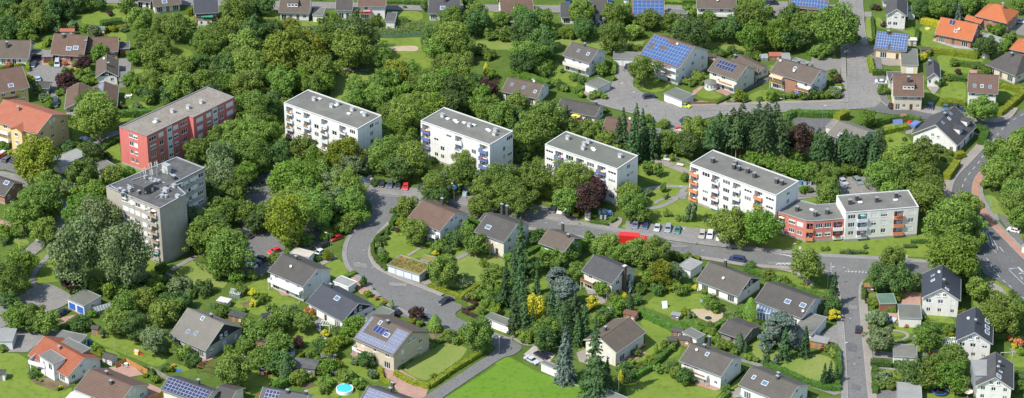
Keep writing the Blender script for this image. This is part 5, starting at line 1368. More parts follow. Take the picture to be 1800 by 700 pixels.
# =================================================================== sheet 0,2
sheet(0,2)
lawn([(80,300),(210,320),(170,370),(100,340)],'lawn_dry'); lawn([(200,500),(310,400),(380,430),(420,600),(330,610),(190,640),(200,600)]); lawn([(1000,440),(1167,430),(1167,560),(1000,580)])
lawn([(420,80),(490,110),(470,190),(380,200)],'grass'); lawn([(230,440),(310,385),(320,410),(220,500)],'lawn')
paved([(0,180),(90,200),(60,260),(0,240)],'paving_red')
for x,y,w,k in ((160,150,220,'g'),(290,50,260,'g'),(300,260,190,'g'),(135,460,200,'l'),(60,580,250,'g'),(600,130,300,'l')): tree((x,y),w,k)
tree((520,400),330,'s',1.25,'big silver-leaved poplar with a broad crown at the car park corner'); tree((690,190),260,'s',1.3,'silver-leaved poplar directly in front of the grey tower wall'); tree((850,420),330,'s',1.25,'silver-leaved poplar hiding the foot of the grey concrete tower')
tree((490,600),130,'z',1,'low reddish tree at the foot of the left poplar')
for x,y,w,k in ((650,640,120,'g'),(760,670,120,'l'),(560,650,100,'d'),(870,640,130,'d'),(1000,600,110,'d'),(1060,640,140,'l'),(950,680,120,'g'),(1100,510,90,'h'),(20,270,110,'l'),(30,330,60,'d'),(1140,620,90,'d')): bush((x,y),w,k)
lamp((295,460),6.5,1.0,3.0)
scatter('undergrowth',[(430,600),(520,640),(1167,700),(1167,640),(1000,580),(700,600),(560,560)],1.6,'lf_under',5,.4,'low shrubs beneath the three poplars')
# =================================================================== sheet 0,3
sheet(0,3)
H('white house with red roof and roof terrace','white house with a red tiled roof, grey roof boxes and a white roof terrace',(190,405),(462,556),(585,432),he=3.0,roof='r_red',wall='w_white',wf=3,wr=3,pitch=30,chim=[(407,365)],chimmat='w_brick')
flatbox('grey roof box on the red-roofed house','white first-floor box with a flat grey roof set into the red roof',(262,408),(362,472),(440,405),5.4,'flat_grey','w_white',0,cat='house wing',name='house_wing',wins=(('front',.3,3.2,1.0,1.2),('front',.75,2.9,1.6,1.9)),group=None,ov=.25)
flatbox('grey flat rear wing','rear wing with a flat grey roof behind the red-roofed house',(395,330),(545,402),(622,362),5.0,'flat_grey','w_brick',0,cat='house wing',name='house_wing',group=None,ov=.2)
sheet(0,3)
b=MB(); x0,y0=W((275,515),0)
def terrace():
    t=empty('roof_terrace',(x0,y0,0),-.42); tag(t,'white balustraded terrace on posts at the front of the red-roofed house','terrace')
    g=MB(); g.box(-2.2,2.6,-1.6,2.2,2.6,2.8); g.build('deck','flat_grey',t)
    g=MB(); g.box(-2.25,2.65,-1.68,-1.6,2.6,3.8); g.box(-2.33,-2.25,-1.68,2.2,2.6,3.8); g.box(2.65,2.73,-1.68,2.2,2.6,3.8); g.build('balustrade','white',t)
    for x in (-2,2.3): g=MB(); g.box(x,x+.2,-1.5,-1.3,0,2.6); g.build('post','white',t)
terrace()
flatbox('grey flat-roofed bungalow','white bungalow with a grey flat roof behind the red-roofed house',(378,285),(548,320),(600,272),3.0,'flat_grey','w_white',0,cat='bungalow',name='bungalow',wins=(('right',.3,.9,1.2,1.3),('right',.7,.9,1.4,1.3),('front',.3,.9,1.2,1.3)),group=None)
flatbox('white double garage with blue doors','white double garage with blue doors and a flat grey roof',(458,22),(573,72),(697,10),3.0,'flat_green','w_white',2,dcol='blue',wins=(('right',.5,1.0,1.1,1.0),))
flatbox('white carport with a pale roof','low white carport with a pale metal roof at the left edge',(-60,310),(85,312),(142,235),2.8,'flat_light','w_paleslab',0)
r,f=H('large brown-roofed house at lower left','large cream house with a wide brown roof and two chimneys at the lower edge',(508,640),(800,760),(890,605),he=3.6,roof='r_brown',wall='w_cream',wf=4,wr=3,pitch=27,chim=[(728,515),(760,605)],fr='white')
H('white annex with a pale roof','pale-roofed annex in front of the large brown-roofed house',(430,720),(560,760),(610,695),he=2.8,roof='offwhite',wall='w_white',wf=1,pitch=10,wr=1,cat='annex',name='annex')
shed((752,428),3.0,2.6,1.9,'white garden hut with a grey roof by the wooden fence','r_mid','w_white',-.5)
shed((655,235),1.8,1.8,2.2,'narrow red-brown garden cabin with a grey roof','r_mid','wood_orange',-.2)
shed((15,540),1.8,2.2,2.1,'white garden hut with a grey roof on the left lawn','r_dark','w_white',0,15)
def greenhouse(p,w,d,rz,label):
    x,y=W(p,.8); t=empty('greenhouse',(x,y,0),rz); tag(t,label,'greenhouse')
    g=MB(); g.box(-w/2,w/2,-d/2,d/2,0,1.3); g.face([(w/2,-d/2,1.3),(w/2,d/2,1.3),(w/2,0,2.1)]); g.face([(-w/2,d/2,1.3),(-w/2,-d/2,1.3),(-w/2,0,2.1)]); g.face([(-w/2,-d/2,1.3),(w/2,-d/2,1.3),(w/2,0,2.1),(-w/2,0,2.1)]); g.face([(w/2,d/2,1.3),(-w/2,d/2,1.3),(-w/2,0,2.1),(w/2,0,2.1)]); g.build('glazing','greenhouse_glass',t)
    f_=MB(); n=6
    for i in range(n+1):
        x=-w/2+w*i/n
        for s in(-1,1): f_.tube((x,s*d/2,0),(x,s*d/2,1.32),.03,.03,4); f_.tube((x,s*d/2,1.32),(x,0,2.13),.03,.03,4)
    f_.tube((-w/2,0,2.13),(w/2,0,2.13),.03,.03,4)
    for s in (-1,1): f_.tube((-w/2,s*d/2,1.32),(w/2,s*d/2,1.32),.03,.03,4)
    f_.build('frame','white',t); return t
greenhouse((705,90),5,2.4,.55,'glass greenhouse behind the double garage with blue doors')
lawn([(-60,385),(190,400),(200,560),(260,610),(420,660),(510,620),(440,720),(380,800),(-60,800)]); lawn([(620,260),(720,240),(900,300),(990,330),(1150,420),(1100,500),(900,420),(700,340),(620,300)])
lawn([(900,100),(1080,10),(1100,60),(1100,180),(1000,190),(930,150)]); lawn([(640,370),(760,360),(840,420),(700,430)],'lawn')
paved([(0,210),(430,240),(380,290),(300,290),(190,385),(60,385),(0,320)],'paving_grey'); paved([(400,150),(540,125),(460,80),(560,110),(500,180),(420,210),(395,190)],'paving_red')
paved([(740,490),(900,470),(980,540),(860,560)],'paving_red'); paved([(1020,600),(1110,640),(1060,720),(980,690)],'paving_red')
paved([(205,570),(330,560),(500,610),(380,650),(240,600)],'soil')
fence([(790,460),(860,425),(1010,505)],1.7,'brown wooden board fence around the terrace of the brown-roofed house','wood_orange')
fence([(1026,480),(1165,560)],1.6,'grey board fence at the garden with the slide','wood_grey'); fence([(985,700),(1110,655)],1.7,'brown board fence beside the red paved terrace','wood_orange')
hedge([(430,205),(540,130)],1.5,1.6); 
for x,y,w,k in ((120,130,170,'l'),(230,140,170,'g'),(320,180,160,'g'),(60,20,110,'d'),(800,170,180,'o'),(920,200,190,'d'),(1055,300,200,'w'),(1110,120,160,'o'),(840,60,150,'g'),(990,20,140,'o'),(550,180,110,'d'),(1150,30,110,'d')): tree((x,y),w,k)
for x,y,w,k in ((130,210,110,'o'),(230,220,90,'d'),(630,130,60,'l'),(600,210,90,'d'),(225,535,65,'d'),(255,570,25,'g'),(280,580,25,'g'),(395,635,30,'g'),(415,625,25,'G'),(655,355,60,'l'),(690,385,50,'y'),(700,260,60,'w'),(990,500,40,'d'),(1130,490,60,'d'),(1060,570,60,'l'),(1160,500,50,'y'),(990,550,30,'y'),(20,360,50,'g'),(760,120,90,'g'),(1005,535,25,'G'),(1040,530,50,'g')): bush((x,y),w,k)
car((425,115),(470,85),'wagon',(.02,.03,.06),'dark blue estate car on the red paved drive by the double garage'); 
table_set((862,470),'round table with a pale cloth on the terrace inside the wooden fence',top=(.5,.6,.45))
def slide(p,c1,c2,label,rz=0):
    x,y=W(p,.5); t=empty('toy_slide',(x,y,0),rz); tag(t,label,'play slide')
    g=MB(); g.box(-.6,.6,-.5,.5,0,.9); g.build('tower','cloth',t,color=c1); g=MB(); g.slab([(-.7,-.6,.95),(.7,-.6,.95),(.7,0,1.45),(-.7,0,1.45)],.05); g.slab([(.7,.6,.95),(-.7,.6,.95),(-.7,0,1.45),(.7,0,1.45)],.05); g.build('roof','cloth',t,color=(.75,.35,.35))
    g=MB(); g.slab([(.6,-.25,.8),(2.0,-.25,.08),(2.0,.25,.08),(.6,.25,.8)][:],.06); g.build('chute','cloth',t,color=c2)
slide((938,388),(.8,.65,.15),(.65,.05,.05),'pink and yellow toy playhouse with a red slide on the lawn',-.5)
def washing():
    for i,(x,y) in enumerate(((697,300),(783,345),(858,382))):
        b=MB(); b.cyl(0,0,0,2.2,.05,n=6); b.box(-.6,.6,-.03,.03,2.1,2.16); simple('clothes_post','pale clothes-line post on the lawn left of the toy slide, '+('left','middle','right')[i]+' of three','clothes post',(x,y+20),[('post',b,'offwhite',None)],.8,'clothes-line posts')
washing()
b=MB(); b.box(-.5,.5,-.02,.02,.5,1.4); simple('towel','yellow towel drying on the line by the narrow cabin','towel',(678,300),[('towel',b,'yellow',None)],.4)
for x,c,l in ((605,(.03,.12,.4),'blue waste bin beside the grey flat-roofed bungalow'),(622,(.1,.3,.45),'pale blue waste bin beside the grey flat-roofed bungalow')):
    b=MB(); b.box(-.35,.35,-.35,.35,0,1.0); q=MB(); q.box(-.38,.38,-.4,.38,1.003,1.1); simple('waste_bin',l,'waste bin',(x,325),[('bin',b,'panel',c),('lid',q,'panel',c)],0,'waste containers')
# =================================================================== sheet 1,0
sheet(1,0)
H('dark-roofed house with a green awning','white house with a dark roof and a green awning at the upper edge',(160,95),(330,85),None,hw=5,he=5.2,roof='r_slate',wall='w_brick',wf=3,sto=2,wr=2)
b=MB(); b.slab([(-2,-1.4,0),(2,-1.4,0),(2,0,.6),(-2,0,.6)],.05); x,y=W((250,95),4.4); o=b.build('awning','green',None,(x,y-.3,3.9)); tag(o,'dark green awning over the balcony of the dark-roofed house','awning')
flatbox('brown flat-roofed annex','white two-storey annex with a brown flat roof below the green awning',(175,132),(285,132),(287,108),2.9,'wood','w_white',0,cat='house wing',name='house_wing',wins=(('front',.3,.9,.9,1.2),('front',.75,.9,.9,1.2)),group=None)
H('white house with a brown roof and small dormer','white house with a brown roof and a wide three-pane dormer at the upper edge',(738,86),(950,90),None,hw=5.5,he=3.4,roof='r_taupe',wall='w_white',wf=4,wr=2,dorm=[((835,50),3.6,False)])
H('grey house beside the dormer house','grey-roofed house at the upper edge right of the brown dormer house',(1128,70),(1245,70),None,hw=4.5,he=3.8,roof='r_mid',wall='w_white',wf=2)
flatbox('grey garage roof at the top','garage with a pitched grey roof beside the brown dormer house',(968,105),(1040,108),(1045,50),2.5,'flat_grey','w_white',1)
b=MB(); b.box(-.9,.9,-.7,.7,0,1.6); g=MB(); g.box(-1,1,-.8,.8,1.603,1.75); simple('garden_box','green garden box with a cream lid on the lawn left of the dormer house','garden box',(620,98),[('box',b,'green',None),('lid',g,'offwhite',None)])
lawn([(570,85),(735,75),(735,150),(640,165),(560,150)]); lawn([(850,150),(1010,145),(1010,180),(870,180)]); lawn([(70,110),(160,95),(160,150),(80,150)],'lawn')
lawn([(0,320),(120,330),(180,400),(60,430),(0,400)]); lawn([(60,440),(260,420),(330,470),(80,500)]); lawn([(1100,480),(1167,470),(1230,470),(1230,700),(1100,700),(1080,600)],'lawn_dry'); lawn([(960,250),(1050,240),(1050,290),(980,290)])
paved([(690,40),(740,40),(735,80),(690,50)],'asphalt_old'); path([(140,290),(300,300),(420,330),(500,320)],2.2,'asphalt_old')
fence([(145,190),(240,190),(380,195)],1.8,'tall grey-green mesh fence behind the annex with the brown roof','netting',name='mesh_fence')
scatter('shrubbery',[(850,185),(1060,180),(1060,250),(900,250)],2.2,'lf_sage',5,.4,'grey-green shrub strip along the park fence')
for x,y,w,k in ((60,180,190,'o'),(250,300,210,'g'),(330,230,200,'o'),(400,190,170,'o'),(560,220,190,'d'),(690,200,150,'d'),(820,190,140,'a'),(460,80,220,'g'),(520,300,200,'g'),(370,450,200,'d'),(520,430,220,'g'),(420,380,150,'g'),(1140,240,250,'g'),(850,370,0,'a'),
   (870,450,180,'g'),(1000,470,220,'o'),(760,560,200,'g'),(900,560,140,'l'),(520,580,220,'o'),(400,570,150,'l'),(200,560,180,'o'),(70,450,150,'o'),(60,590,200,'g'),(200,430,120,'d'),(620,500,160,'g'),(650,30,120,'d'),(560,40,120,'d'),(1060,560,140,'l'),(980,590,160,'g'),(300,640,160,'d')):
    if w: tree((x,y),w,k)
tree((800,355),330,'a',.95,'broad golden-green tree in the middle of the park'); tree((940,330),240,'a',.95,'golden-green tree joined to the broad golden one on its right')
for x,y,w,k in ((600,140,60,'g'),(790,160,60,'l'),(130,80,60,'y'),(1020,140,40,'y'),(480,165,70,'g'),(620,170,60,'d'),(950,210,60,'w'),(1000,225,70,'w'),(1120,110,60,'l')): bush((x,y),w,k)
scatter('undergrowth',[(0,480),(280,480),(640,460),(1060,520),(1120,640),(900,680),(600,650),(300,680),(0,690)],2.5,'lf_under',3,.5,'dense undergrowth in the middle of the park')
# =================================================================== sheet 1,1
sheet(1,1)
lawn([(700,250),(790,210),(780,300),(720,290)]); lawn([(1030,350),(1110,400),(1100,460),(1040,440)],'lawn')
scatter('undergrowth',[(240,480),(620,500),(640,660),(400,700),(240,700)],1.8,'lf_under',4,.45,'dark undergrowth beside the tall grey tower')
for x,y,w,k in ((180,360,170,'o'),(330,290,180,'g'),(430,260,210,'o'),(560,260,230,'g'),(680,260,170,'l'),(560,400,230,'g'),(400,370,160,'g'),(740,390,180,'d'),(900,370,200,'g'),(990,430,160,'l'),(660,120,110,'g'),(560,70,220,'g'),(480,170,150,'g'),(680,40,160,'d'),(600,150,180,'g'),(270,640,150,'d'),(430,620,200,'o'),(520,520,150,'l'),(840,560,280,'l'),(1010,560,220,'g'),(780,640,160,'g'),(950,660,200,'g'),(690,180,100,'l'),(700,560,60,'l')): tree((x,y),w,k)
tree((1145,400),170,'y',1.2,'slender yellow-green tree in front of the leftmost white block'); tree((340,430),190,'s',1.3,'silver-leaved poplar between the red block and the grey tower'); tree((320,560),230,'s',1.0,'low silver-leaved poplar right of the grey tower'); tree((1130,590),200,'s',1.0,'silvery tree beside the junction of the curved street')
for x,y,w,k in ((660,180,80,'g'),(720,220,60,'g'),(330,690,60,'l'),(760,200,40,'g')): bush((x,y),w,k)
car((690,535),(650,535),'wagon',(.03,.05,.14)); car((665,590),(620,600),'sedan',(.02,.02,.02)); car((755,530),(720,525),'hatch',(.5,.5,.5))
# =================================================================== sheet 1,2
sheet(1,2)
r,f=H('white house with a long flower balcony','white house with a grey roof and a long flower-decked balcony facing the lawn',(663,533),(905,637),(1002,515),he=5.4,roof='r_mid',wall='w_white',wf=3,wr=2,sto=2,chim=[(857,430)],dishes=[(822,510)],pitch=27,balcony=[(.02,.98,2.8,1.5,'white')])
flatbox('flat garage behind the balcony house','white garage with a flat gravel roof behind the white balcony house',(812,408),(945,440),(995,408),2.8,'flat_tan','w_white',0)
lawn([(20,520),(150,440),(210,480),(300,540),(400,600),(350,660),(180,650),(90,600)],'lawn_dry'); lawn([(0,480),(60,440),(0,430)],'lawn'); lawn([(480,660),(660,560),(680,640),(800,700),(840,740),(500,740)]); lawn([(1040,490),(1140,445),(1190,480),(1230,540),(1100,590),(1060,560)])
paved([(1020,470),(1120,420),(1140,440),(1040,490)],'paving'); paved([(720,650),(860,670),(850,700),(760,700)],'paving_red')
scatter('shrubbery',[(150,460),(230,470),(400,570),(420,620),(330,590),(180,510)],1.8,'lf_hedge',7,.4,'wild green shrub bank along the car park below the grey tower')
scatter('shrubbery',[(420,600),(560,560),(850,370),(1000,310),(1167,240),(1167,290),(1020,350),(880,380),(640,520),(480,640),(400,680)],2.2,'lf_green',7,.42,'long green shrub belt between the car park and the gardens')
for x,y,w,k in ((350,120,190,'o'),(250,240,260,'g'),(210,300,230,'g'),(390,400,290,'g'),(330,330,220,'g'),(420,500,150,'g'),(150,200,140,'w'),(500,120,150,'o'),(610,130,130,'o'),(580,200,140,'d'),(760,60,150,'g'),(870,10,200,'g'),(980,120,250,'g'),(1110,60,180,'s'),(440,10,150,'o'),(330,0,150,'d'),(640,190,90,'o')): tree((x,y),w,k)
tree((100,190),190,'w',1.5,'tall pale green tree against the side wall of the grey tower'); tree((790,190),270,'y',1.2,'big yellow-green tree at the edge of the car park')
for x,y,w,k in ((60,640,150,'w'),(220,650,120,'d'),(440,570,110,'l'),(560,560,80,'g'),(700,450,90,'g'),(820,400,80,'l'),(920,320,100,'g'),(1060,290,90,'l'),(1130,250,80,'y'),(1000,440,50,'d'),(1070,430,70,'y'),(560,680,60,'G'),(40,600,90,'g'),(1140,180,80,'g'),(330,560,90,'g'),(480,660,90,'g'),(130,690,70,'g')): bush((x,y),w,k)
car((710,395),(680,405),'hatch',(.62,.03,.03),'red hatchback parked alone in the tree-lined car park'); car((1130,305),(1090,320),'hatch',(.62,.03,.03),'red hatchback standing at the kerb of the curved street'); car((548,492),(510,480),'hatch',(.70,.71,.72)); car((580,470),(545,458),'wagon',(.03,.05,.12)); car((618,445),(585,432),'hatch',(.03,.03,.035)); car((1040,355),(990,375),'wagon',(.02,.025,.03)); car((1015,405),(980,425),'hatch',(.62,.64,.64)); car((490,270),(460,260),'wagon',(.03,.03,.04)); car((520,290),(490,280),'hatch',(.04,.04,.05))
lamp((1095,410),6.5,1,2.8)
greenhouse((450,685),3.2,2.2,-.4,'small arched greenhouse on the lawn below the shrub belt'); 
def trampo(p,r,label):
    x,y=W(p,.5); t=empty('trampoline',(x,y,0)); tag(t,label,'trampoline'); g=MB(); g.cyl(0,0,.62,.65,r*.86,n=18); g.build('mat','black',t); g=MB(); n=18
    for k in range(n): a,b_=2*PI*k/n,2*PI*(k+1)/n; g.face([(r*.87*math.cos(a),r*.87*math.sin(a),.66),(r*.87*math.cos(b_),r*.87*math.sin(b_),.66),(r*math.cos(b_),r*math.sin(b_),.66),(r*math.cos(a),r*math.sin(a),.66)]); g.face([(r*math.cos(a),r*math.sin(a),.55),(r*math.cos(b_),r*math.sin(b_),.55),(r*math.cos(b_),r*math.sin(b_),.66),(r*math.cos(a),r*math.sin(a),.66)])
    g.build('rim_pad','blue',t)
    for k in range(6):
        a=2*PI*k/6; g=MB(); g.tube((r*math.cos(a),r*math.sin(a),0),(r*math.cos(a),r*math.sin(a),2.3),.03,.03,5); g.build('net_pole','darkgrey',t)
# =================================================================== sheet 1,3
sheet(1,3)
H('dark-gabled house with a lichen roof','house with a weathered taupe roof, black gable and white ground floor',(-10,268),(238,378),(368,192),he=3.3,roof='r_lichen',wall='w_grey',gab='w_darkwood',wf=3,wr=3,pitch=33,chim=[(277,120)],sky=[(120,245),(175,258),(218,155)])
r,f=H('grey house with a full solar roof slope','grey-roofed house with its front slope covered in dark solar panels at the lower edge',(-70,640),(225,745),(292,655),he=4.6,roof='r_dark',wall='w_cream',wf=3,wr=2,pitch=30,chim=[(188,560)],pv=[((.04,.06),(.97,.93),12,4,'pv_dark')])
H('grey wing of the solar house','lower grey-roofed wing right of the house with dark solar panels',(270,712),(395,745),(450,645),he=3.4,roof='r_mid',wall='w_cream',wf=1,wr=1,pitch=24,cat='house wing',name='house_wing')
H('dark slate house at the lower edge','dark slate-roofed house with a small solar patch at the lower edge',(590,745),(900,800),(985,690),he=4.6,roof='r_slate',wall='w_white',wf=2,pitch=32,chim=[(800,665),(962,680)],pv=[((.1,.3),(.4,.9),4,3,'pv_dark')])
H('dark blue slate house','white house with a glossy dark slate roof and red awnings',(925,42),(1175,178),(1262,30),he=3.6,roof='r_slate',wall='w_white',gab='w_darkwood',wf=3,wr=2,pitch=30,sky=[(1138,18,'L')],chim=[(1095,-85,)])
shed((640,310),4.0,3.0,2.2,'wooden garden house with an arched grey roof','r_mid','wood',-.25,18)
shed((460,145),4.6,2.6,2.0,'low dark-roofed wooden shed beside the green net fence','r_dark','wood',-.4,8,flat=True)
shed((365,40),3.2,2.2,1.7,'white low shed roof at the green net fence','offwhite','w_grey',-.4,flat=True)
shed((655,135),2.4,1.8,1.3,'small slate-grey garden box beside the hedge','r_slate','wood_grey',.3,flat=True)
shed((640,505),2.0,1.7,1.4,'little red and white playhouse with a black roof','r_slate','red',-.3,45,name='playhouse',cat='playhouse',door='white')
shed((920,490),6.5,4.5,2.4,'dark flat-roofed pavilion beside the small gazebo','flat_bitumen','wood_grey',-.2,flat=True,name='pavilion',cat='pavilion')
shed((1075,415),3.8,2.6,2.1,'garden hut with a green arched roof','flat_green','wood_grey',.25,22)
def gazebo(p,r,label,mat='r_dark'):
    x,y=W(p,1.5); t=empty('gazebo',(x,y,0)); tag(t,label,'gazebo'); g=MB(); n=6
    pts=[(r*math.cos(2*PI*k/n),r*math.sin(2*PI*k/n)) for k in range(n)]
    for k in range(n): g.face([(*pts[k],2.1),(*pts[(k+1)%n],2.1),(0,0,3.2)])
    g.build('roof',mat,t); g=MB()
    q=[(a*.85,b_*.85) for a,b_ in pts]; g.prism(q,0,.95); g.build('wall','w_white',t)
    for k in range(n): g=MB(); g.box(q[k][0]-.06,q[k][0]+.06,q[k][1]-.06,q[k][1]+.06,.953,2.2); g.build('post','white',t)
gazebo((810,378),1.8,'white hexagonal gazebo with a slate roof beside the dark purple bush','r_slate')
lawn([(410,60),(520,-10),(660,-20),(890,30),(860,80),(700,100),(600,140),(560,120),(480,90)]); lawn([(770,230),(860,190),(1000,230),(1040,290),(900,340),(800,350)]); lawn([(440,400),(520,390),(640,480),(750,550),(680,610),(560,680),(440,640),(420,560)]); lawn([(1000,560),(1160,560),(1240,640),(1100,720),(980,720),(900,640)]); lawn([(0,450),(140,500),(100,520),(0,500)])
paved([(130,360),(240,380),(320,420),(240,450),(120,430)],'paving_red'); paved([(940,90),(1080,140),(1060,160),(960,130)],'paving_red'); paved([(940,130),(1040,150),(1020,220),(960,180)],'asphalt_old'); paved([(880,620),(960,590),(1000,610),(910,640)],'soil'); paved([(470,50),(570,30),(560,75),(500,70)],'soil'); path([(420,380),(530,420),(600,480)],.6,'gravel'); path([(1000,220),(1040,260),(1060,300)],.7,'gravel')
hedge([(270,45),(380,90),(520,150),(590,190)],2.3,.35,label='tall dark green netted hedge fence behind the dark-gabled house',kind='lf_spruce'); hedge([(700,600),(740,590),(800,560)],2.2,1.6,label='rounded dark green hedge at the foot of the lawn with the playhouse'); hedge([(850,425),(930,370),(935,400)],1.4,.7,'lf_hedgelime')
for x,y,w,k in ((430,500,240,'g'),(30,180,0,'d'),(740,330,160,'o'),(640,420,160,'o'),(750,450,160,'d'),(500,340,100,'g'),(690,210,150,'g'),(760,150,140,'g'),(590,240,140,'g'),(1080,370,110,'y'),(1030,350,120,'d'),(910,180,130,'o')): 
    if w: tree((x,y),w,k)
tree((785,510),85,'D',.9,'dark columnar conifer beside the flat-roofed pavilion')
for x,y,w,k in ((880,325,80,'c'),(400,370,70,'l'),(90,390,120,'g'),(40,370,90,'g'),(150,440,110,'d'),(520,185,80,'o'),(20,120,90,'d'),(60,40,140,'d'),(30,60,120,'o'),(340,100,110,'g'),(600,30,70,'l'),(640,10,60,'y'),(570,55,50,'G'),(500,100,40,'l'),(1130,320,100,'y'),(1060,260,50,'G'),(940,100,50,'F'),(990,60,40,'l'),(1150,240,60,'d'),(990,400,70,'y'),(1010,440,60,'l'),(960,420,60,'d'),(1090,490,120,'l'),(1040,510,90,'g'),(1140,480,80,'y'),(870,570,110,'g'),(940,560,60,'g'),(1060,590,100,'g'),(600,440,80,'r'),(560,410,70,'o'),(820,100,90,'w'),(850,140,80,'o'),(400,410,30,'G'),(190,380,60,'g'),(1120,460,25,'G'),(460,220,60,'g'),(1050,650,60,'g'),(1160,540,70,'o'),(620,680,40,'F'),(960,120,60,'F'),(700,90,100,'g'),(1060,600,60,'d'),(980,150,35,'l')): bush((x,y),w,k)
def pool(p,r,label):
    x,y=W(p,.5); t=empty('swimming_pool',(x,y,0)); tag(t,label,'pool'); g=MB(); n=24
    for k in range(n):
        a,b_=2*PI*k/n,2*PI*(k+1)/n; ca,sa,cb,sb=math.cos(a),math.sin(a),math.cos(b_),math.sin(b_)
        g.face([(r*ca,r*sa,0),(r*cb,r*sb,0),(r*cb,r*sb,.95),(r*ca,r*sa,.95)]); g.face([(r*ca,r*sa,.95),(r*cb,r*sb,.95),(r*.93*cb,r*.93*sb,.95),(r*.93*ca,r*.93*sa,.95)]); g.face([(r*.93*ca,r*.93*sa,.95),(r*.93*cb,r*.93*sb,.95),(r*.93*cb,r*.93*sb,.6),(r*.93*ca,r*.93*sa,.6)])
    g.build('pool_wall','white',t); g=MB(); g.cyl(0,0,.5,.78,r*.925,n=24); g.build('water','water',t)
pool((1190,640),2.3,'round pool with bright blue water and a white rim')
b=MB(); b.cyl(0,0,0,.9,.06,n=6); b.cyl(0,0,.9,1.0,.45,n=12); simple('bird_bath','white bird bath on the lawn left of the red playhouse','bird bath',(583,478),[('bird_bath',b,'white',None)])
b=MB(); b.tube((-1.2,0,0),(-1.2,0,2),.05,.05); b.tube((1.2,0,0),(1.2,0,2),.05,.05); b.tube((-1.2,0,2),(1.2,0,2),.05,.05); simple('metal_arch','grey garden frame on the lawn behind the dark-gabled house','garden frame',(445,40),[('frame',b,'galv',None)],.3)
def pergola(p,w,d,h,rz,label,mat='wood'):
    x,y=W(p,h); t=empty('pergola',(x,y,0),rz); tag(t,label,'pergola')
    for sx in(-1,1):
        for sy in(-1,1): g=MB(); g.box(sx*w/2-.07,sx*w/2+.07,sy*d/2-.07,sy*d/2+.07,0,h); g.build('post',mat,t)
    for sy in(-1,1): g=MB(); g.box(-w/2-.2,w/2+.2,sy*d/2-.06,sy*d/2+.06,h+.003,h+.15); g.build('beam',mat,t)
    n=int(w/.55)
    for k in range(n+1): x=-w/2+w*k/n; g=MB(); g.box(x-.04,x+.04,-d/2-.25,d/2+.25,h+.153,h+.27); g.build('slat',mat,t)
pergola((245,480),4.2,2.6,2.2,-.5,'brown wooden pergola beside the full solar roof')
pergola((1130,520),2.4,1.2,1.6,-.4,'small slatted trellis near the round pool','wood_grey')
table_set((160,375),'white terrace table below the dark-gabled house',rz=1); table_set((50,325),'pale table in the shade left of the dark-gabled house',rz=.4)
pergola((1060,190),2.6,2.2,2.1,-.2,'white pergola at the corner of the dark blue slate house','white')
b=MB(); b.box(-.9,.9,-.6,.6,0,.06); simple('picnic_blanket','blue blanket spread on the lawn at the lower left','blanket',(52,510),[('blanket',b,'blue',None)],.2); b=MB(); b.box(-.9,.9,-.35,.35,.25,.35); b.box(.4,.9,-.35,.35,.35,.8); simple('sun_lounger','wooden sun lounger on the lawn beside the blue blanket','sun lounger',(8,488),[('sun_lounger',b,'wood_orange',None)],.2)
# =================================================================== sheet 2,0
sheet(2,0)
H('brown half of the twin house','brown-roofed half of the white twin house with a red balcony at the upper edge',(112,45),(305,45),None,hw=5,he=5.2,roof='r_brown',wall='w_white',wf=2,wr=2,sto=2,balcony=[(0,.45,2.9,1.6,'red')])
H('dark grey house at the upper edge','dark grey-roofed house with one white skylight at the upper edge',(592,92),(808,98),None,hw=6,he=3.0,roof='r_dark',wall='w_white',wf=3,sky=[(693,55,'L')],chim=[(712,12)])
H('brown-roofed house under the upper edge','brown-roofed house at the upper edge above the meadow trees',(1095,110),(1320,98),None,hw=6,he=3.0,roof='r_brown',wall='w_cream',wf=3,sky=[(1195,62,'L')])
flatbox('black-roofed garage','white garage with a black flat roof beside the red balcony',(300,150),(366,152),(368,80),2.5,'flat_bitumen','w_white',0)
lawn([(370,75),(560,75),(555,140),(460,140),(370,110)]); lawn([(180,260),(560,250),(700,280),(620,450),(560,480),(380,410),(210,400),(190,330)],'lawn'); lawn([(880,280),(1167,270),(1200,340),(960,340),(880,330)],'lawn_dry'); lawn([(-70,480),(190,480),(180,600),(60,620),(0,650),(-70,660)],'lawn_dry'); lawn([(970,75),(1040,70),(1040,120),(980,130)])
paved([(298,328),(360,318),(450,312),(525,315),(527,352),(440,352),(370,352)],'sand','sand_pit',1); paved([(550,20),(590,20),(590,80),(560,80)],'paving')
b=MB()
fence([(180,225),(350,230),(560,220)],1.8,'tall grey-green mesh fence along the sand court','netting',name='mesh_fence')
scatter('shrubbery',[(180,185),(560,150),(560,235),(400,260),(200,250)],2.6,'lf_sage',5,.42,'grey-green shrub strip behind the mesh fence')
for x,y,w,k in ((90,240,280,'d'),(60,330,260,'g'),(760,130,180,'o'),(640,260,180,'d'),(760,260,230,'g'),(920,140,180,'d'),(920,90,150,'g'),(1090,130,110,'g'),(280,400,150,'g'),(370,490,170,'a'),(470,490,150,'g'),(640,330,170,'g'),(800,460,210,'o'),(700,460,160,'g'),(640,590,200,'g'),(300,560,190,'g'),(110,590,150,'g'),(740,600,200,'d'),(560,560,160,'o'),(430,640,170,'l'),(250,660,170,'g'),(850,600,160,'g'),(90,680,160,'g'),(570,40,60,'d'),(700,540,150,'l'),(880,20,90,'d'),(840,330,150,'g'),(930,560,110,'d'),(520,700,150,'g'),(660,680,120,'l'),(800,690,150,'d')): tree((x,y),w,k)
tree((1000,600),140,'c',1,'dark purple-leaved tree left of the chalet-roofed white house'); tree((965,650),100,'l',1.6)
tree((992,470),40,'q',1)
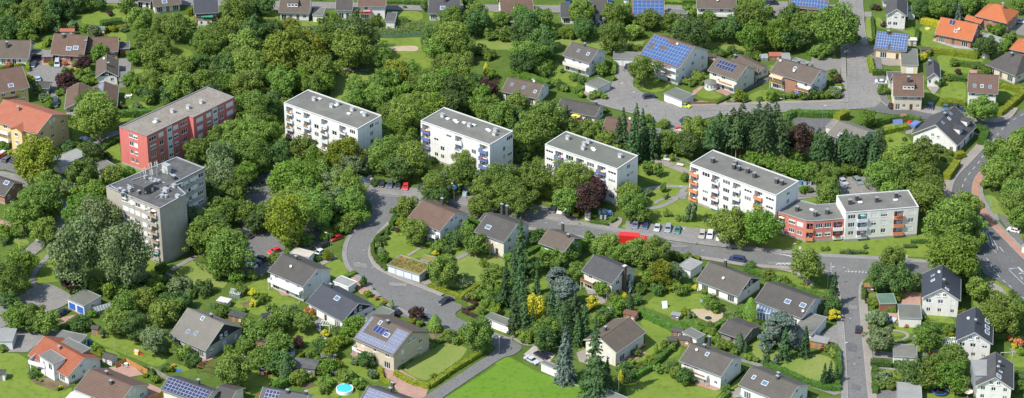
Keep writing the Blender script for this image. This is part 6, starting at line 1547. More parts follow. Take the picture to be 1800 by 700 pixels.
for x,y,w,k in ((230,150,90,'o'),(190,170,60,'g'),(1020,510,90,'l'),(1000,390,60,'l'),(910,350,60,'g'),(960,345,80,'g'),(1020,370,80,'g'),(880,420,70,'r'),(30,430,70,'l'),(80,430,60,'g'),(435,50,20,'h'),(1110,235,110,'g'),(1020,240,90,'g'),(330,160,30,'F')): bush((x,y),w,k)
hedge([(310,5),(420,5)],1.5,1,'lf_hedge'); hedge([(430,5),(540,10)],1.5,1,'lf_hedge'); hedge([(380,120),(455,120)],1.6,1.6)
lamp((115,455),4.5,.5,1); 
def person(p,label,top,leg,z=0.02,seat=False,hair=(.05,.03,.02),rz=0,scale=1.0):
    """one continuous skinned figure, head with nose, feet apart"""
    x,y=W(p,0); me=bpy.data.meshes.new('person')
    V=[(0,0,.95),(0,0,1.15),(0,0,1.38),(0,0,1.50),(0,.01,1.58),(0,.02,1.72),(.10,0,.90),(-.10,0,.90),(.12,.06,.50),(-.12,-.05,.50),(.12,.0,.08),(-.12,-.12,.09),(.13,.14,.04),(-.12,.03,.04),(.20,0,1.40),(-.20,0,1.40),(.26,.03,1.12),(-.26,-.03,1.12),(.25,.16,.90),(-.25,.06,.88),(.25,.20,.82),(-.25,.09,.80),(0,.125,1.64)]
    E=[(0,1),(1,2),(2,3),(3,4),(4,5),(0,6),(0,7),(6,8),(7,9),(8,10),(9,11),(10,12),(11,13),(2,14),(2,15),(14,16),(15,17),(16,18),(17,19),(18,20),(19,21),(4,22)]
    rad=[.15,.14,.16,.06,.075,.10,.10,.10,.07,.07,.045,.045,.04,.04,.07,.07,.05,.05,.035,.035,.035,.035,.02]
    me.from_pydata(V,E,[]); me.update()
    o=bpy.data.objects.new('person',me); COL.objects.link(o); sk_=o.modifiers.new('skin','SKIN'); me.skin_vertices or me.attributes
    if not me.skin_vertices: 
        import bmesh
        bm=bmesh.new(); bm.from_mesh(me); bm.verts.layers.skin.verify(); bm.to_mesh(me); bm.free()
    for i,r in enumerate(rad): me.skin_vertices[0].data[i].radius=(r,r*.8 if i in(0,1,2) else r)
    me.skin_vertices[0].data[0].use_root=True
    ss=o.modifiers.new('sub','SUBSURF'); ss.levels=1; ss.render_levels=1
    dg=bpy.context.evaluated_depsgraph_get(); ev=o.evaluated_get(dg); m2=bpy.data.meshes.new_from_object(ev); o.modifiers.clear(); o.data=m2; m2.name='person'
    m2.materials.clear()
    def pm(n,c): 
        if n not in MATS: plain(n,c,.8)
        return MATS[n]
    for n,c in (('skin_tone',(.5,.32,.22)),('top_%d'%hash(top),top),('legs_%d'%hash(leg),leg),('hair_tone',hair)): m2.materials.append(pm(n,c))
    for f in m2.polygons:
        c=f.center; f.material_index=0
        if c.z<.93 and abs(c.x)<.2: f.material_index=2
        elif c.z<1.47 and (c.z>1.05 or abs(c.x)<.18): f.material_index=1
        elif c.z>1.68 or (c.z>1.58 and c.y<-.02): f.material_index=3
    o.location=(x,y,z); o.rotation_euler=(0,0,rz); o.scale=(scale,)*3; tag(o,label,'person'); return o
person((118,495),'person in dark clothes walking on the park path below the dark tree',(.02,.02,.025),(.02,.02,.03),.16)
# =================================================================== sheet 2,1
sheet(2,1)
lawn([(580,470),(640,450),(760,490),(800,520),(940,590),(860,640),(760,600),(640,560),(580,500)]); lawn([(300,550),(480,580),(560,600),(560,570),(500,520),(300,520)],'lawn'); lawn([(120,445),(180,440),(200,480),(140,480)],'lawn')
paved([(170,450),(190,470),(170,530),(140,520)],'paving'); 
for x,y,w,k in ((430,120,220,'g'),(340,100,170,'o'),(640,60,170,'l'),(540,40,130,'d'),(760,40,180,'d'),(1000,80,170,'g'),(1100,130,190,'g'),(300,400,230,'g'),(480,420,230,'g'),(390,330,150,'g'),(400,480,180,'d'),(640,620,180,'o'),(620,560,110,'g'),(850,440,150,'g'),(830,540,210,'g'),(1080,570,230,'g'),(980,640,200,'g'),(1150,640,220,'o'),(250,240,140,'g'),(390,200,150,'l'),(560,130,120,'g'),(30,380,220,'y'),(60,470,180,'w'),(40,620,230,'g'),(10,150,60,'g'),(930,60,120,'g'),(470,240,90,'l'),(660,700,130,'g')): tree((x,y),w,k)
for x,y,w,k in ((470,275,110,'g'),(430,290,80,'l'),(620,440,70,'h'),(710,530,70,'w'),(580,530,80,'g'),(230,590,60,'d'),(160,510,70,'w'),(340,290,60,'r'),(530,350,90,'g'),(755,680,40,'h')): bush((x,y),w,k)
scatter('undergrowth',[(280,20),(700,0),(900,60),(880,120),(700,60),(560,130),(520,300),(440,330),(290,290)],2,'lf_under',3,.45,'undergrowth between the two leftmost white blocks')
for x,c,k in ((152,(.02,.06,.2),'hatch'),(190,(.05,.05,.055),'wagon'),(275,(.02,.02,.025),'hatch'),(333,(.07,.10,.13),'hatch'),(388,(.03,.04,.06),'hatch'),(440,(.70,.03,.03),'hatch'),(545,(.04,.05,.07),'hatch'),(720,(.03,.03,.035),'wagon')):
    y={152:570,190:570,275:595,333:600,388:606,440:614,545:622,720:645}[x]; car((x,y),(x-10,y+35),k,c)
def bin_(p,c,l,s=1.0,h=1.2):
    b=MB(); b.box(-.65*s,.65*s,-.5*s,.5*s,.1,h); q=MB(); q.box(-.7*s,.7*s,-.55*s,.55*s,h+.003,h+.15)
    for sx in (-.5,.5): 
        for sy in(-.4,.4): b.cyl(sx*s,sy*s,0,.1,.06,n=6)
    simple('waste_container',l,'waste container',p,[('bin',b,'panel',c),('lid',q,'panel',tuple(v*.8 for v in c))],-.35,'waste containers',z=.15)
bin_((780,635),(.05,.20,.55),'bright blue waste container below the tree by the blue-balconied block'); bin_((815,640),(.1,.2,.15),'dark green bin beside the bright blue container',.6); bin_((835,640),(.08,.18,.14),'dark green bin second right of the bright blue container',.6); bin_((855,650),(.40,.52,.58),'pale blue container at the end of the bin bay, nearer the wall'); bin_((845,680),(.42,.55,.60),'pale blue container at the end of the bin bay, nearer the road')
bin_((212,590),(.5,.55,.55),'grey container left of the row of parked dark cars',.8)
# =================================================================== sheet 2,2
sheet(2,2)
H('brown-roofed house in the road bend','white house with a plain brown roof inside the bend of the curved street',(453,165),(675,258),(772,133),he=5.4,roof='r_brown',wall='w_white',wf=3,wr=2,sto=2,pitch=27,chim=[(690,80,'b')],balcony=[(.05,.95,2.8,1.5,'white')])
H('white house with a large skylight','white house with a grey roof, large skylight and orange awning',(908,262),(1112,335),(1195,200),he=5.6,roof='r_mid',wall='w_cream',wf=2,wr=2,sto=2,pitch=27,chim=[(1108,138,'b'),(1150,155,'b')],sky=[(1005,232,'L')],balcony=[(.1,.6,2.8,1.4,'wood_orange')])
H('rear wing of the skylight house','small grey roof wing behind the house with the large skylight',(940,180),(975,195),None,hw=3,he=5,roof='r_mid',wall='w_cream',wf=1,wr=0,cat='house wing',name='house_wing',pitch=20)
flatbox('garage with a mossy planted roof','row of four pale garages under a mossy planted roof at the road bend',(312,490),(535,560),(625,490),2.6,'roof_sedum','w_grey',4,dcol='bal_pale')
flatbox('small planted roof','small shed with a mossy roof behind the garage row',(540,455),(650,478),(660,425),2.4,'roof_sedum','w_grey',0) 
lawn([(330,220),(440,230),(600,350),(620,400),(520,450),(420,440),(320,440),(290,370),(270,280)]); lawn([(770,400),(890,390),(1110,440),(1130,500),(950,600),(850,660),(640,610),(780,560),(800,470)],'lawn_dry'); lawn([(740,370),(800,370),(800,400),(760,420)])
lawn([(0,470),(60,520),(20,560),(-40,540)]); lawn([(-40,520),(40,560),(0,600)]); lawn([(820,160),(950,180),(950,215),(860,210)]); lawn([(170,690),(230,670),(270,710),(230,740)])
path([(570,355),(455,425)],.9,'paving'); path([(880,400),(790,445)],1.6,'paving_grey'); path([(300,520),(310,540),(640,640),(780,720)],1.6,'asphalt'); paved([(60,570),(110,550),(200,620),(210,690),(130,690)],'paving_red'); paved([(540,600),(600,590),(620,610),(570,625)],'paving')
flatbox('flat white garage at the road bend','white flat-roofed garage at the outer kerb of the road bend',(-60,600),(48,642),(108,606),2.6,'flat_light','w_white',1,trim='white')
hedge([(30,560),(98,530)],1.0,1.6); hedge([(335,215),(240,290),(212,340),(215,400),(245,450),(310,510)],1.3,1.0,label='long clipped hedge following the inside of the road bend'); hedge([(340,190),(380,140)],1.8,1.6); hedge([(600,615),(720,660),(830,700)],1.0,1.4,'lf_hedgelime'); hedge([(830,680),(960,600)],1.6,1.4,'lf_hedgelime'); hedge([(850,160),(960,185)],1.4,2.0)
for x,y,w,k in ((450,90,140,'g'),(500,260,170,'o'),(920,350,150,'o'),(780,310,110,'d'),(700,520,210,'g'),(860,260,110,'g'),(630,40,160,'d'),(940,90,160,'g'),(1080,50,150,'o'),(1030,570,130,'o'),(150,80,0,'g'),(60,60,200,'g'),(110,160,120,'l')):
    if w: tree((x,y),w,k)
tree((153,602),48,'d',1.3,'small round-headed standard tree on the red paving at the road bend')
for x,y,w,k in ((430,180,60,'g'),(400,200,60,'y'),(340,235,40,'d'),(310,265,40,'d'),(260,330,70,'d'),(300,300,40,'d'),(280,400,50,'w'),(290,440,70,'l'),(250,360,40,'g'),(650,370,80,'g'),(690,325,70,'l'),(720,390,70,'d'),(600,345,50,'g'),(830,610,100,'w'),(385,250,40,'r'),(220,655,20,'d'),(180,690,50,'y'),(95,640,40,'g'),(640,410,40,'G'),(740,270,50,'g'),(1150,440,70,'l'),(60,200,120,'g'),(20,240,100,'g'),(900,700,90,'g'),(970,480,60,'y'),(1160,620,90,'d'),(1100,640,110,'l'),(1050,510,60,'g'),(350,120,40,'d'),(300,520,30,'g'),(580,560,40,'d'),(700,270,30,'d'),(970,690,120,'g'),(1090,560,100,'g')): bush((x,y),w,k)
lamp((772,80),6.5,1.1,2.0)
table_set((535,315),'white garden table on the terrace of the house in the road bend')
scatter('flower_bed',[(1030,425),(1110,440),(1105,455),(1035,440)],.5,'flowers',8,.25,'orange flower bed at the foot of the skylight house',cat='flower bed')
sheet(2,2)
scatter('roof_moss',[(325,485),(400,425),(600,490),(540,545)],.22,'lf_sedum',9,.3,'mossy green and russet plants growing on the garage roof',cat='roof plants',z=2.68)
# =================================================================== sheet 2,3
sheet(2,3)
r,f=H('house with solar panels round two sides','brick house with solar panels along the eaves and right side of a brown roof',(80,292),(358,412),(483,243),he=5.6,roof='r_taupe',wall='w_brickyellow',wf=3,wr=2,sto=2,pitch=28,chim=[(318,190)],sky=[(267,185),(310,268,'L')],balcony=[(0,.5,2.8,1.6,'white')],trim='darkgrey',
 pv=[((.03,.05),(.97,.32),14,2,'pv_violet'),((.68,.34),(.97,.90),4,4,'pv_violet'),((.03,.34),(.095,.92),1,4,'pv_violet'),((.24,.48),(.56,.74),4,1,'pv_navy')])
r,f=H('lower solar house at the bottom edge','dark-roofed house with blue solar panels at the lower edge left of the red drive',(120,720),(430,830),(490,720),he=3.8,roof='r_dark',wall='w_cream',wf=3,wr=2,pitch=30,chim=[(335,620),(398,650,'b')],pv=[((.04,.1),(.95,.9),9,4,'pv_violet')])
flatbox('flat grey garage behind the solar house','flat-roofed grey garage behind the solar-panelled brick house',(155,150),(240,185),(385,135),2.6,'flat_green','w_white',0)
lawn([(400,490),(620,330),(780,320),(890,380),(600,580),(520,570)],'lawn_dry'); lawn([(0,420),(110,440),(260,540),(250,600),(160,560),(0,500)]); lawn([(0,590),(80,590),(130,680),(90,740),(0,740)]); lawn([(870,-40),(960,-20),(1110,80),(1000,120),(930,110),(860,80)]); lawn([(180,0),(270,0),(310,40),(240,80),(190,50)])
paved([(280,485),(400,500),(600,620),(560,740),(440,720),(310,560)],'paving_red'); paved([(360,490),(620,330),(580,300),(560,330),(370,470)],'paving_red'); paved([(400,80),(500,120),(480,160),(380,130)],'asphalt'); paved([(1040,250),(1167,290),(1167,330),(1050,290)],'asphalt_old'); paved([(90,370),(150,400),(130,440),(60,400)],'paving_red'); paved([(590,250),(700,230),(760,320),(650,330)],'soil')
hedge([(365,510),(480,570),(600,605)],1.5,1.2,'lf_hedgelime','lime green clipped hedge along the red paved drive'); hedge([(605,600),(760,490),(960,370)],1.3,1.6,'lf_hedgelime','lime green clipped hedge along the lane beside the meadow'); hedge([(262,480),(280,560),(350,590)],1.2,1.2,'lf_hedgelime'); hedge([(715,230),(820,290)],1.8,1.8,'lf_hedgelime'); hedge([(400,480),(560,360),(640,325)],.9,1.0); hedge([(830,0),(920,40),(900,70),(830,90),(940,140)],1.0,1.0,'lf_bronze','low dark purple hedge around the turning bay'); hedge([(0,500),(100,550),(190,610)],1.8,1.8)
tree((932,255),225,'g',1,'round green tree at the mouth of the lane by the meadow'); tree((515,122),98,'z',1.0,'round reddish-leaved tree at the kerb behind the solar house')
for x,y,w,k in ((170,430,110,'d'),(90,210,140,'l'),(215,530,70,'w'),(30,230,80,'l')): tree((x,y),w,k)
tree((642,190),85,'T',.6,'yellow-green cone-shaped conifer beside the silver car'); tree((345,60),32,'T',.9)
for x,y,w,k in ((490,180,60,'y'),(530,190,50,'l'),(675,220,40,'g'),(700,290,60,'g'),(660,310,50,'g'),(600,222,40,'w'),(630,550,40,'y'),(400,495,22,'g'),(420,480,22,'g'),(20,160,50,'y'),(20,250,60,'G'),(90,450,50,'w'),(750,280,80,'d'),(790,310,60,'g'),(240,20,30,'F'),(290,45,30,'F'),(1060,110,70,'y'),(960,100,60,'g'),(50,560,120,'g'),(130,600,100,'g'),(20,310,70,'l'),(280,60,30,'d'),(610,190,40,'g'),(1000,40,90,'g'),(1100,30,110,'d'),(1050,80,70,'l')): bush((x,y),w,k)
car((712,35),(675,52),'sedan',(.02,.03,.05),'dark blue saloon car parked on the wide street by the purple hedge'); car((590,150),(560,135),'wagon',(.10,.11,.12)); car((365,108),(345,100),'hatch',(.02,.02,.03))
lamp((1080,400),5,.35,PI/2); 
r,f=flatbox('white double garage row at the lane','row of three white garage doors under a flat grey roof at the street end',(980,148),(1143,210),(1167,140),2.6,'flat_green','w_cream',3)
bin_((545,355),(.04,.12,.45),'dark blue bin against the brick wall of the solar-panelled house',.7)
# =================================================================== sheet 3,0
sheet(3,0)
H('grey-roofed bungalow at the top centre','low white building with a dark grey roof at the top centre behind trees',(330,118),(560,118),None,hw=4.5,he=3.0,roof='r_dark',wall='w_white',wf=3) ; H('grey tiled house at the top centre','grey tiled house with a carport at the top centre',(515,92),(645,98),None,hw=5.5,he=3.2,roof='r_mid',wall='w_white',wf=2)
r,f=H('brick house with blue solar panels at the top','brick house with its whole roof in blue solar panels at the upper edge',(822,108),(1042,110),None,hw=5.2,he=3.2,roof='r_brown',wall='w_brick',wf=3,pv=[((.04,.08),(.97,.95),7,4,'pv_blue')])
flatbox('low flat-roofed house at the top','low flat roof at the upper edge right of the solar house',(1060,88),(1200,95),(1200,66),2.8,'flat_grey','w_grey',0)
r,f=H('long-balcony white house','white two-storey house with a grey roof, long balcony and yellow flower bed',(346,378),(530,432),(600,345),he=5.5,roof='r_grey',wall='w_white',wf=4,wr=2,sto=2,pitch=30,chim=[(497,315)],sky=[(455,348),(520,370)],balcony=[(.02,.98,2.8,1.5,'w_cream')])
r,f=H('big white house covered in solar panels','big white house with its front roof slope covered in blue solar panels',(866,378),(1140,470),(1240,310),he=6.4,roof='r_brown',wall='w_white',wf=2,wr=3,sto=2,pitch=30,dishes=[(1130,310)],balcony=[(.5,1,5.3,1.4,'bal_pale'),(.5,1,2.7,1.4,'bal_pale')],
  pv=[((.03,.05),(.97,.93),13,6,'pv_blue',{'skip':((1,3),(4,3),(5,3),(1,2),(5,5),(6,5),(7,5))})])
H('chalet-roofed white house','long white house with a brown-grey roof and two skylights facing the spruce group',(-75,625),(170,675),(235,588),he=3.2,roof='r_taupe',wall='w_white',wf=3,wr=1,pitch=27,chim=[(142,545)],sky=[(80,600),(158,628),(0,578)],dishes=[(150,565)])
flatbox('garage row by the parked dark car','row of three garages with a flat grey roof left of the big solar house',(690,402),(885,408),(880,358),2.6,'flat_grey','w_cream',3)
flatbox('white double garage at the cul-de-sac','white double garage with a flat grey roof at the cul-de-sac',(497,572),(585,608),(670,552),2.8,'flat_green','w_white',0,dside='right')
lawn([(-20,270),(50,270),(330,265),(570,270),(930,260),(860,340),(640,350),(420,300),(300,340),(100,330),(-20,330)],'lawn_dry'); lawn([(160,470),(300,400),(350,470),(440,540),(450,600),(380,580),(280,540)]); lawn([(820,600),(940,545),(1110,570),(1000,640),(880,610)]); lawn([(1040,0),(1167,0),(1167,40),(1040,40)]); lawn([(780,180),(870,170),(870,200),(790,200)])
paved([(160,40),(330,40),(330,75),(170,80)],'asphalt_old'); paved([(700,440),(860,440),(820,600),(700,560)],'asphalt_old'); paved([(550,100),(640,100),(640,170),(560,180)],'asphalt_dark'); paved([(440,620),(560,600),(600,640),(500,660)],'paving')
hedge([(0,470),(120,510),(250,555)],3.0,2.2,'lf_thuja','tall bright green hedge behind the chalet-roofed house'); hedge([(700,400),(700,480)],1.8,1.2,'lf_thuja'); hedge([(395,590),(440,615),(495,590)],1.3,1.4); hedge([(1040,12),(1167,18)],.8,.6)
scatter('shrubbery',[(280,200),(460,200),(560,230),(560,260),(420,260),(290,265)],2.4,'lf_hedge',6,.4,'green shrub belt behind the balcony house lawn')
for x,y,w,k in ((90,150,170,'d'),(60,230,170,'d'),(210,125,120,'g'),(200,250,170,'d'),(60,350,130,'g'),(130,370,180,'g'),(240,340,140,'d'),(470,80,170,'g'),(500,190,150,'d'),(700,90,150,'o'),(690,250,210,'o'),(790,60,90,'g'),(940,130,130,'g'),(1090,150,130,'g'),(1160,200,120,'g'),(900,480,190,'g'),(610,470,80,'g'),(800,120,60,'l'),(70,430,160,'d'),(640,560,0,'g'),(60,90,120,'g')): 
    if w: tree((x,y),w,k)
for x,y,w,k in ((360,225,80,'l'),(300,240,60,'g'),(400,240,70,'l'),(210,480,110,'g'),(240,450,80,'l'),(420,530,60,'g'),(475,550,60,'d'),(690,500,35,'y'),(695,540,35,'l'),(340,590,60,'d'),(360,610,50,'g'),(310,570,60,'g'),(600,650,50,'l'),(550,660,60,'g'),(630,665,40,'g'),(480,650,45,'l'),(820,230,110,'g'),(870,230,60,'l'),(20,640,0,'g'),(840,160,40,'l'),(340,490,30,'d'),(850,340,80,'g'),(270,190,50,'l'),(1060,280,90,'g'),(580,640,50,'d')):
    if w: bush((x,y),w,k)
scatter('flower_bed',[(390,508),(460,530),(455,550),(390,525)],.6,'lf_gold',8,.3,'yellow flower bed in front of the long-balcony house',cat='flower bed')
car((788,460),(780,480),'sedan',(.04,.03,.035)); car((940,660),(975,655),'wagon',(.03,.05,.08),'dark blue car parked at the kerb of the cul-de-sac'); car((380,10),(382,25),'hatch',(.03,.08,.30)); car((670,15),(675,35),'hatch',(.03,.10,.40)); car((780,5),(782,25),'hatch',(.45,.46,.46))
lamp((722,700),6.5,1,.2); 
table_set((600,155),'white garden table by the carport of the grey tiled house'); 
# =================================================================== sheet 3,1
sheet(3,1)
r,f=H('grey bungalow with a yellow parasol','cream bungalow with a grey roof, a wooden terrace and a yellow parasol',(300,85),(570,138),(615,72),he=3.6,roof='r_mid',wall='w_cream',wf=3,wr=2,pitch=24,chim=[(575,30)],balcony=[(.3,.75,1.4,2.6,'wood')])
H('brown-roofed house beside the conifers','low house with a brown roof half hidden by dark conifers',(615,235),(880,265),(935,180),he=3.2,roof='r_brown',wall='w_paleslab',wf=2,wr=1,pitch=24,dishes=[(805,150)],chim=[(885,145)])
flatbox('pale annex of the brown-roofed house','pale annex with a grey flat roof right of the brown-roofed conifer house',(930,285),(1000,290),(1075,235),2.8,'flat_grey','w_paleslab',0)
flatbox('flat shed with a red tarp','cream flat-roofed shed with red things lying on its roof',(1063,250),(1110,270),(1190,225),2.6,'flat_tan','w_cream',0)
b=MB(); b.box(-.9,.9,-.4,.4,0,.35); x,y=W((1133,215),2.7); o=b.build('tarpaulin','red',None,(x,y,2.72),.4); tag(o,'red tarpaulin bundle lying on the flat cream shed roof','tarpaulin')
parasol((437,125),1.5,(.80,.68,.12),'bright yellow parasol on the wooden terrace of the grey bungalow',3.4)
parasol((480,232),.9,(.75,.75,.7),'small pale parasol behind the block with the teal one',2.2)
lawn([(870,430),(960,390),(1100,400),(1167,450),(1240,520),(1240,600),(1167,610),(1030,610),(870,560)]); lawn([(930,640),(1010,625),(1167,630),(1240,640),(1200,700),(930,700)]); lawn([(950,400),(1167,385),(1240,470),(1167,470),(1050,400)])
lawn([(200,470),(330,580),(310,700),(250,700),(150,640),(180,520)]); paved([(190,455),(225,470),(225,520),(190,490)],'paving')
for x,y,w,k in ((200,190,280,'g'),(120,280,220,'g'),(30,120,140,'d'),(260,120,170,'d'),(400,220,160,'g'),(540,230,150,'g'),(640,290,130,'o'),(160,560,230,'g'),(30,560,170,'o'),(400,570,260,'g'),(450,500,150,'o'),(800,660,170,'o'),(1090,290,120,'g'),(1050,320,140,'o'),(1150,350,100,'g'),(700,300,100,'g'),(900,300,150,'d'),(40,30,130,'g'),(0,200,100,'d'),(60,340,150,'g'),(930,650,60,'w'),(620,190,70,'l'),(480,300,0,'g')):
    if w: tree((x,y),w,k)
tree((545,640),190,'c',1.0,'dark purple-leaved tree at the corner of the block with the teal parasol')
for x,y,w in ((850,210,130),(760,240,130),(890,260,140),(830,300,140),(730,270,110),(960,290,120),(375,120,50)): tree((x,y),w,'S',1)
for x,y,w,k in ((930,480,70,'g'),(1000,500,65,'g'),(1035,620,45,'g')): tree((x,y),w,k,1.3)
for x,y,w,k in ((1040,190,70,'g'),(930,150,60,'l'),(60,420,110,'d'),(90,400,70,'g'),(640,90,40,'d'),(860,620,60,'g'),(330,380,0,'g'),(1040,410,40,'g'),(1100,420,50,'g'),(720,350,120,'g'),(640,340,80,'l'),(800,360,100,'d'),(900,370,90,'g')): 
    if w: bush((x,y),w,k)
scatter('undergrowth',[(600,290),(700,330),(860,390),(1000,370),(1080,380),(1060,300),(900,280),(700,270)],2,'lf_under',3,.45,'undergrowth beneath the dark conifers behind the white blocks')
for i,(x,y,n) in enumerate(((1055,440,'left'),(1148,475,'right'))):
    b=MB(); b.box(-1.1,1.1,-.3,.3,.38,.5); b.box(-1.1,1.1,.26,.32,.5,.9); t=MB(); t.box(-.9,-.8,-.25,.25,0,.377); t2=MB(); t2.box(.8,.9,-.25,.25,0,.377); simple('park_bench','pale park bench beside the paved strip, the %s one of two'%n,'bench',(x,y),[('seat',b,'offwhite',None),('leg',t,'midgrey',None),('leg',t2,'midgrey',None)],-.4,'park benches')
fence([(1050,392),(1110,412),(1250,450)],1.6,'long metal fence panel along the paved play strip','galv',slat=False)
lamp((1033,490),4,.3,.3); lamp((1137,700),4,.3,.3); lamp((805,100),6.5,1.0,.3); car((1190,175),(1160,180),'hatch',(.03,.03,.06))
b=MB(); b.box(-.9,.9,-.6,.6,2.2,2.3); 
# =================================================================== sheet 3,2
sheet(3,2)
H('ivy-clad house with a brown roof','ivy-covered house with a brown roof and two chimneys beside the main street',(180,338),(358,402),(430,308),he=5.2,roof='r_taupe',wall='lf_thuja',wf=2,wr=2,sto=2,pitch=27,chim=[(385,300),(388,258,'b')])
r,f=H('cream house with a brick chimney stack','cream house with a dark grey roof and an outside chimney stack on its gable',(473,530),(683,622),(762,503),he=5.4,roof='r_dark',wall='w_cream',wf=2,wr=2,sto=2,pitch=30,balcony=[(0,.45,2.8,1.5,'wood'),(.6,.95,2.8,1.5,'wood')])
b=MB(); b.box(f.L-.42,f.L+.35,f.hw-.5,f.hw+.5,0,f.z+f.tan*f.hw+.6); o=b.build('chimney_stack','r_brown',r); b=MB(); b.box(f.L-.5,f.L+.43,f.hw-.58,f.hw+.58,f.z+f.tan*f.hw+.603,f.z+f.tan*f.hw+.75); b.build('chimney_cap','offwhite',o)
lawn([(200,60),(350,80),(440,130),(480,180),(440,190),(470,140)]); lawn([(920,80),(960,-20),(1167,-60),(1240,-40),(1240,20),(1167,30),(1070,90),(930,90)]); lawn([(920,120),(1060,110),(1167,100),(1240,120),(1240,240),(1000,220),(930,170)]); lawn([(450,180),(500,140),(510,190),(520,200)]); lawn([(740,230),(790,195),(820,200),(800,245)],'lawn_dry'); lawn([(100,350),(200,350),(200,400),(150,420)]); lawn([(110,560),(220,540),(280,600),(200,680),(120,680)]); lawn([(850,540),(960,530),(960,600),(860,620)]); lawn([(480,270),(610,310),(720,330),(700,345),(560,310)],'lawn')
paved([(640,215),(720,160),(755,170),(750,200),(720,235)],'paving'); paved([(480,600),(560,620),(600,690),(520,690)],'paving'); paved([(860,110),(920,95),(930,110),(870,125)],'paving_grey')
hedge([(100,400),(200,345)],1.4,1.4,'lf_hedge'); hedge([(385,600),(430,570)],1.3,1.2,'lf_hedgelime'); hedge([(535,185),(655,200)],1.0,1.2); hedge([(675,185),(715,160)],1.0,1.0)
for x,y,w,k in ((60,60,200,'g'),(380,50,190,'g'),(520,30,200,'z'),(830,80,190,'g'),(880,140,120,'o'),(650,350,150,'o'),(600,370,120,'g'),(862,378,150,'g'),(985,392,190,'g'),(820,425,110,'o'),(780,420,130,'g'),(900,430,150,'g'),(390,400,120,'g'),(320,430,120,'g'),(1010,540,170,'y'),(960,560,120,'l'),(1100,540,160,'w'),(250,450,110,'g'),(150,500,110,'d'),(450,520,110,'o'),(870,190,0,'g'),(630,650,110,'l'),(530,300,70,'l'),(170,290,100,'d'),(300,470,90,'o'),(480,350,80,'g'),(700,420,100,'g'),(430,560,90,'g')):
    if w: tree((x,y),w,k)
tree((310,570),200,'C',1.0,'pale blue-grey cedar below the ivy-clad house'); tree((360,660),260,'C',1.1,'larger blue-grey cedar left of the cream house with the chimney stack'); tree((60,380),150,'S',1.15,'tallest dark spruce left of the ivy-clad house'); tree((60,620),170,'S',1,'broad dark spruce below the tallest one'); tree((170,610),70,'S'); tree((805,620),70,'B',1,'young blue spruce at the gable of the cream house'); tree((-40,620),130,'S'); tree((10,520),110,'S')
for x,y,w,k in ((560,170,0,'g'),(1060,140,50,'o'),(1135,170,40,'g'),(1050,20,40,'o'),(210,270,60,'y'),(870,590,60,'F'),(870,620,70,'l'),(130,450,60,'g'),(130,540,50,'d'),(560,230,0,'g'),(440,600,60,'g'),(700,680,60,'y'),(760,690,40,'G'),(930,600,80,'l'),(1090,630,90,'y'),(1150,660,100,'g'),(325,575,25,'G'),(220,420,70,'l'),(1120,350,0,'g'),(1100,420,60,'l'),(1130,440,60,'o'),(990,660,90,'d'),(880,660,80,'g')):
    if w: bush((x,y),w,k)
for x,y,c,k in ((110,80,(.05,.06,.075),'wagon'),(280,105,(.02,.02,.025),'hatch'),(330,117,(.62,.63,.60),'hatch'),(388,127,(.05,.05,.07),'hatch'),(440,132,(.75,.68,.05),'hatch'),(845,212,(.14,.16,.24),'wagon'),(912,218,(.04,.05,.15),'hatch'),(993,236,(.42,.44,.42),'hatch'),(1068,238,(.25,.28,.30),'wagon'),(1132,250,(.03,.16,.13),'hatch')): car((x,y),(x-12 if x<700 else x-10,y+35),k,c)
lamp((345,255),6.5,1.0,.8); lamp((1155,390),6.5,1,.9)
for p,c,l,s in (((632,143),(.35,.48,.58),'pale blue waste container in the bin bay by the purple tree',1.0),((663,150),(.08,.20,.48),'strong blue waste container at the right of the bin bay',1.0),((600,150),(.5,.55,.55),'grey bin left of the pale blue container',.55),((600,135),(.15,.3,.2),'green bin at the back of the bin bay',.55),((610,180),(.35,.37,.36),'grey bin at the front of the bin bay, the left one',.5),((638,182),(.33,.35,.36),'grey bin at the front of the bin bay, the right one',.5)): bin_(p,c,l,s)
b=MB(); b.box(-.75,.75,-.55,.55,0,2.1); q=MB(); q.box(-.8,.8,-.6,.6,2.103,2.3); q2=MB(); q2.box(-.45,.45,-.62,-.553,1.45,1.8); simple('clothing_bank','cream clothing collection box beside the bin bay on the main street','clothing bank',(518,180),[('box',b,'w_cream',None),('lid',q,'offwhite',None),('flap',q2,'midgrey',None)],-.35)
fence([(615,105),(690,130)],1.6,'low steel railing behind the bin bay','galv',slat=False)
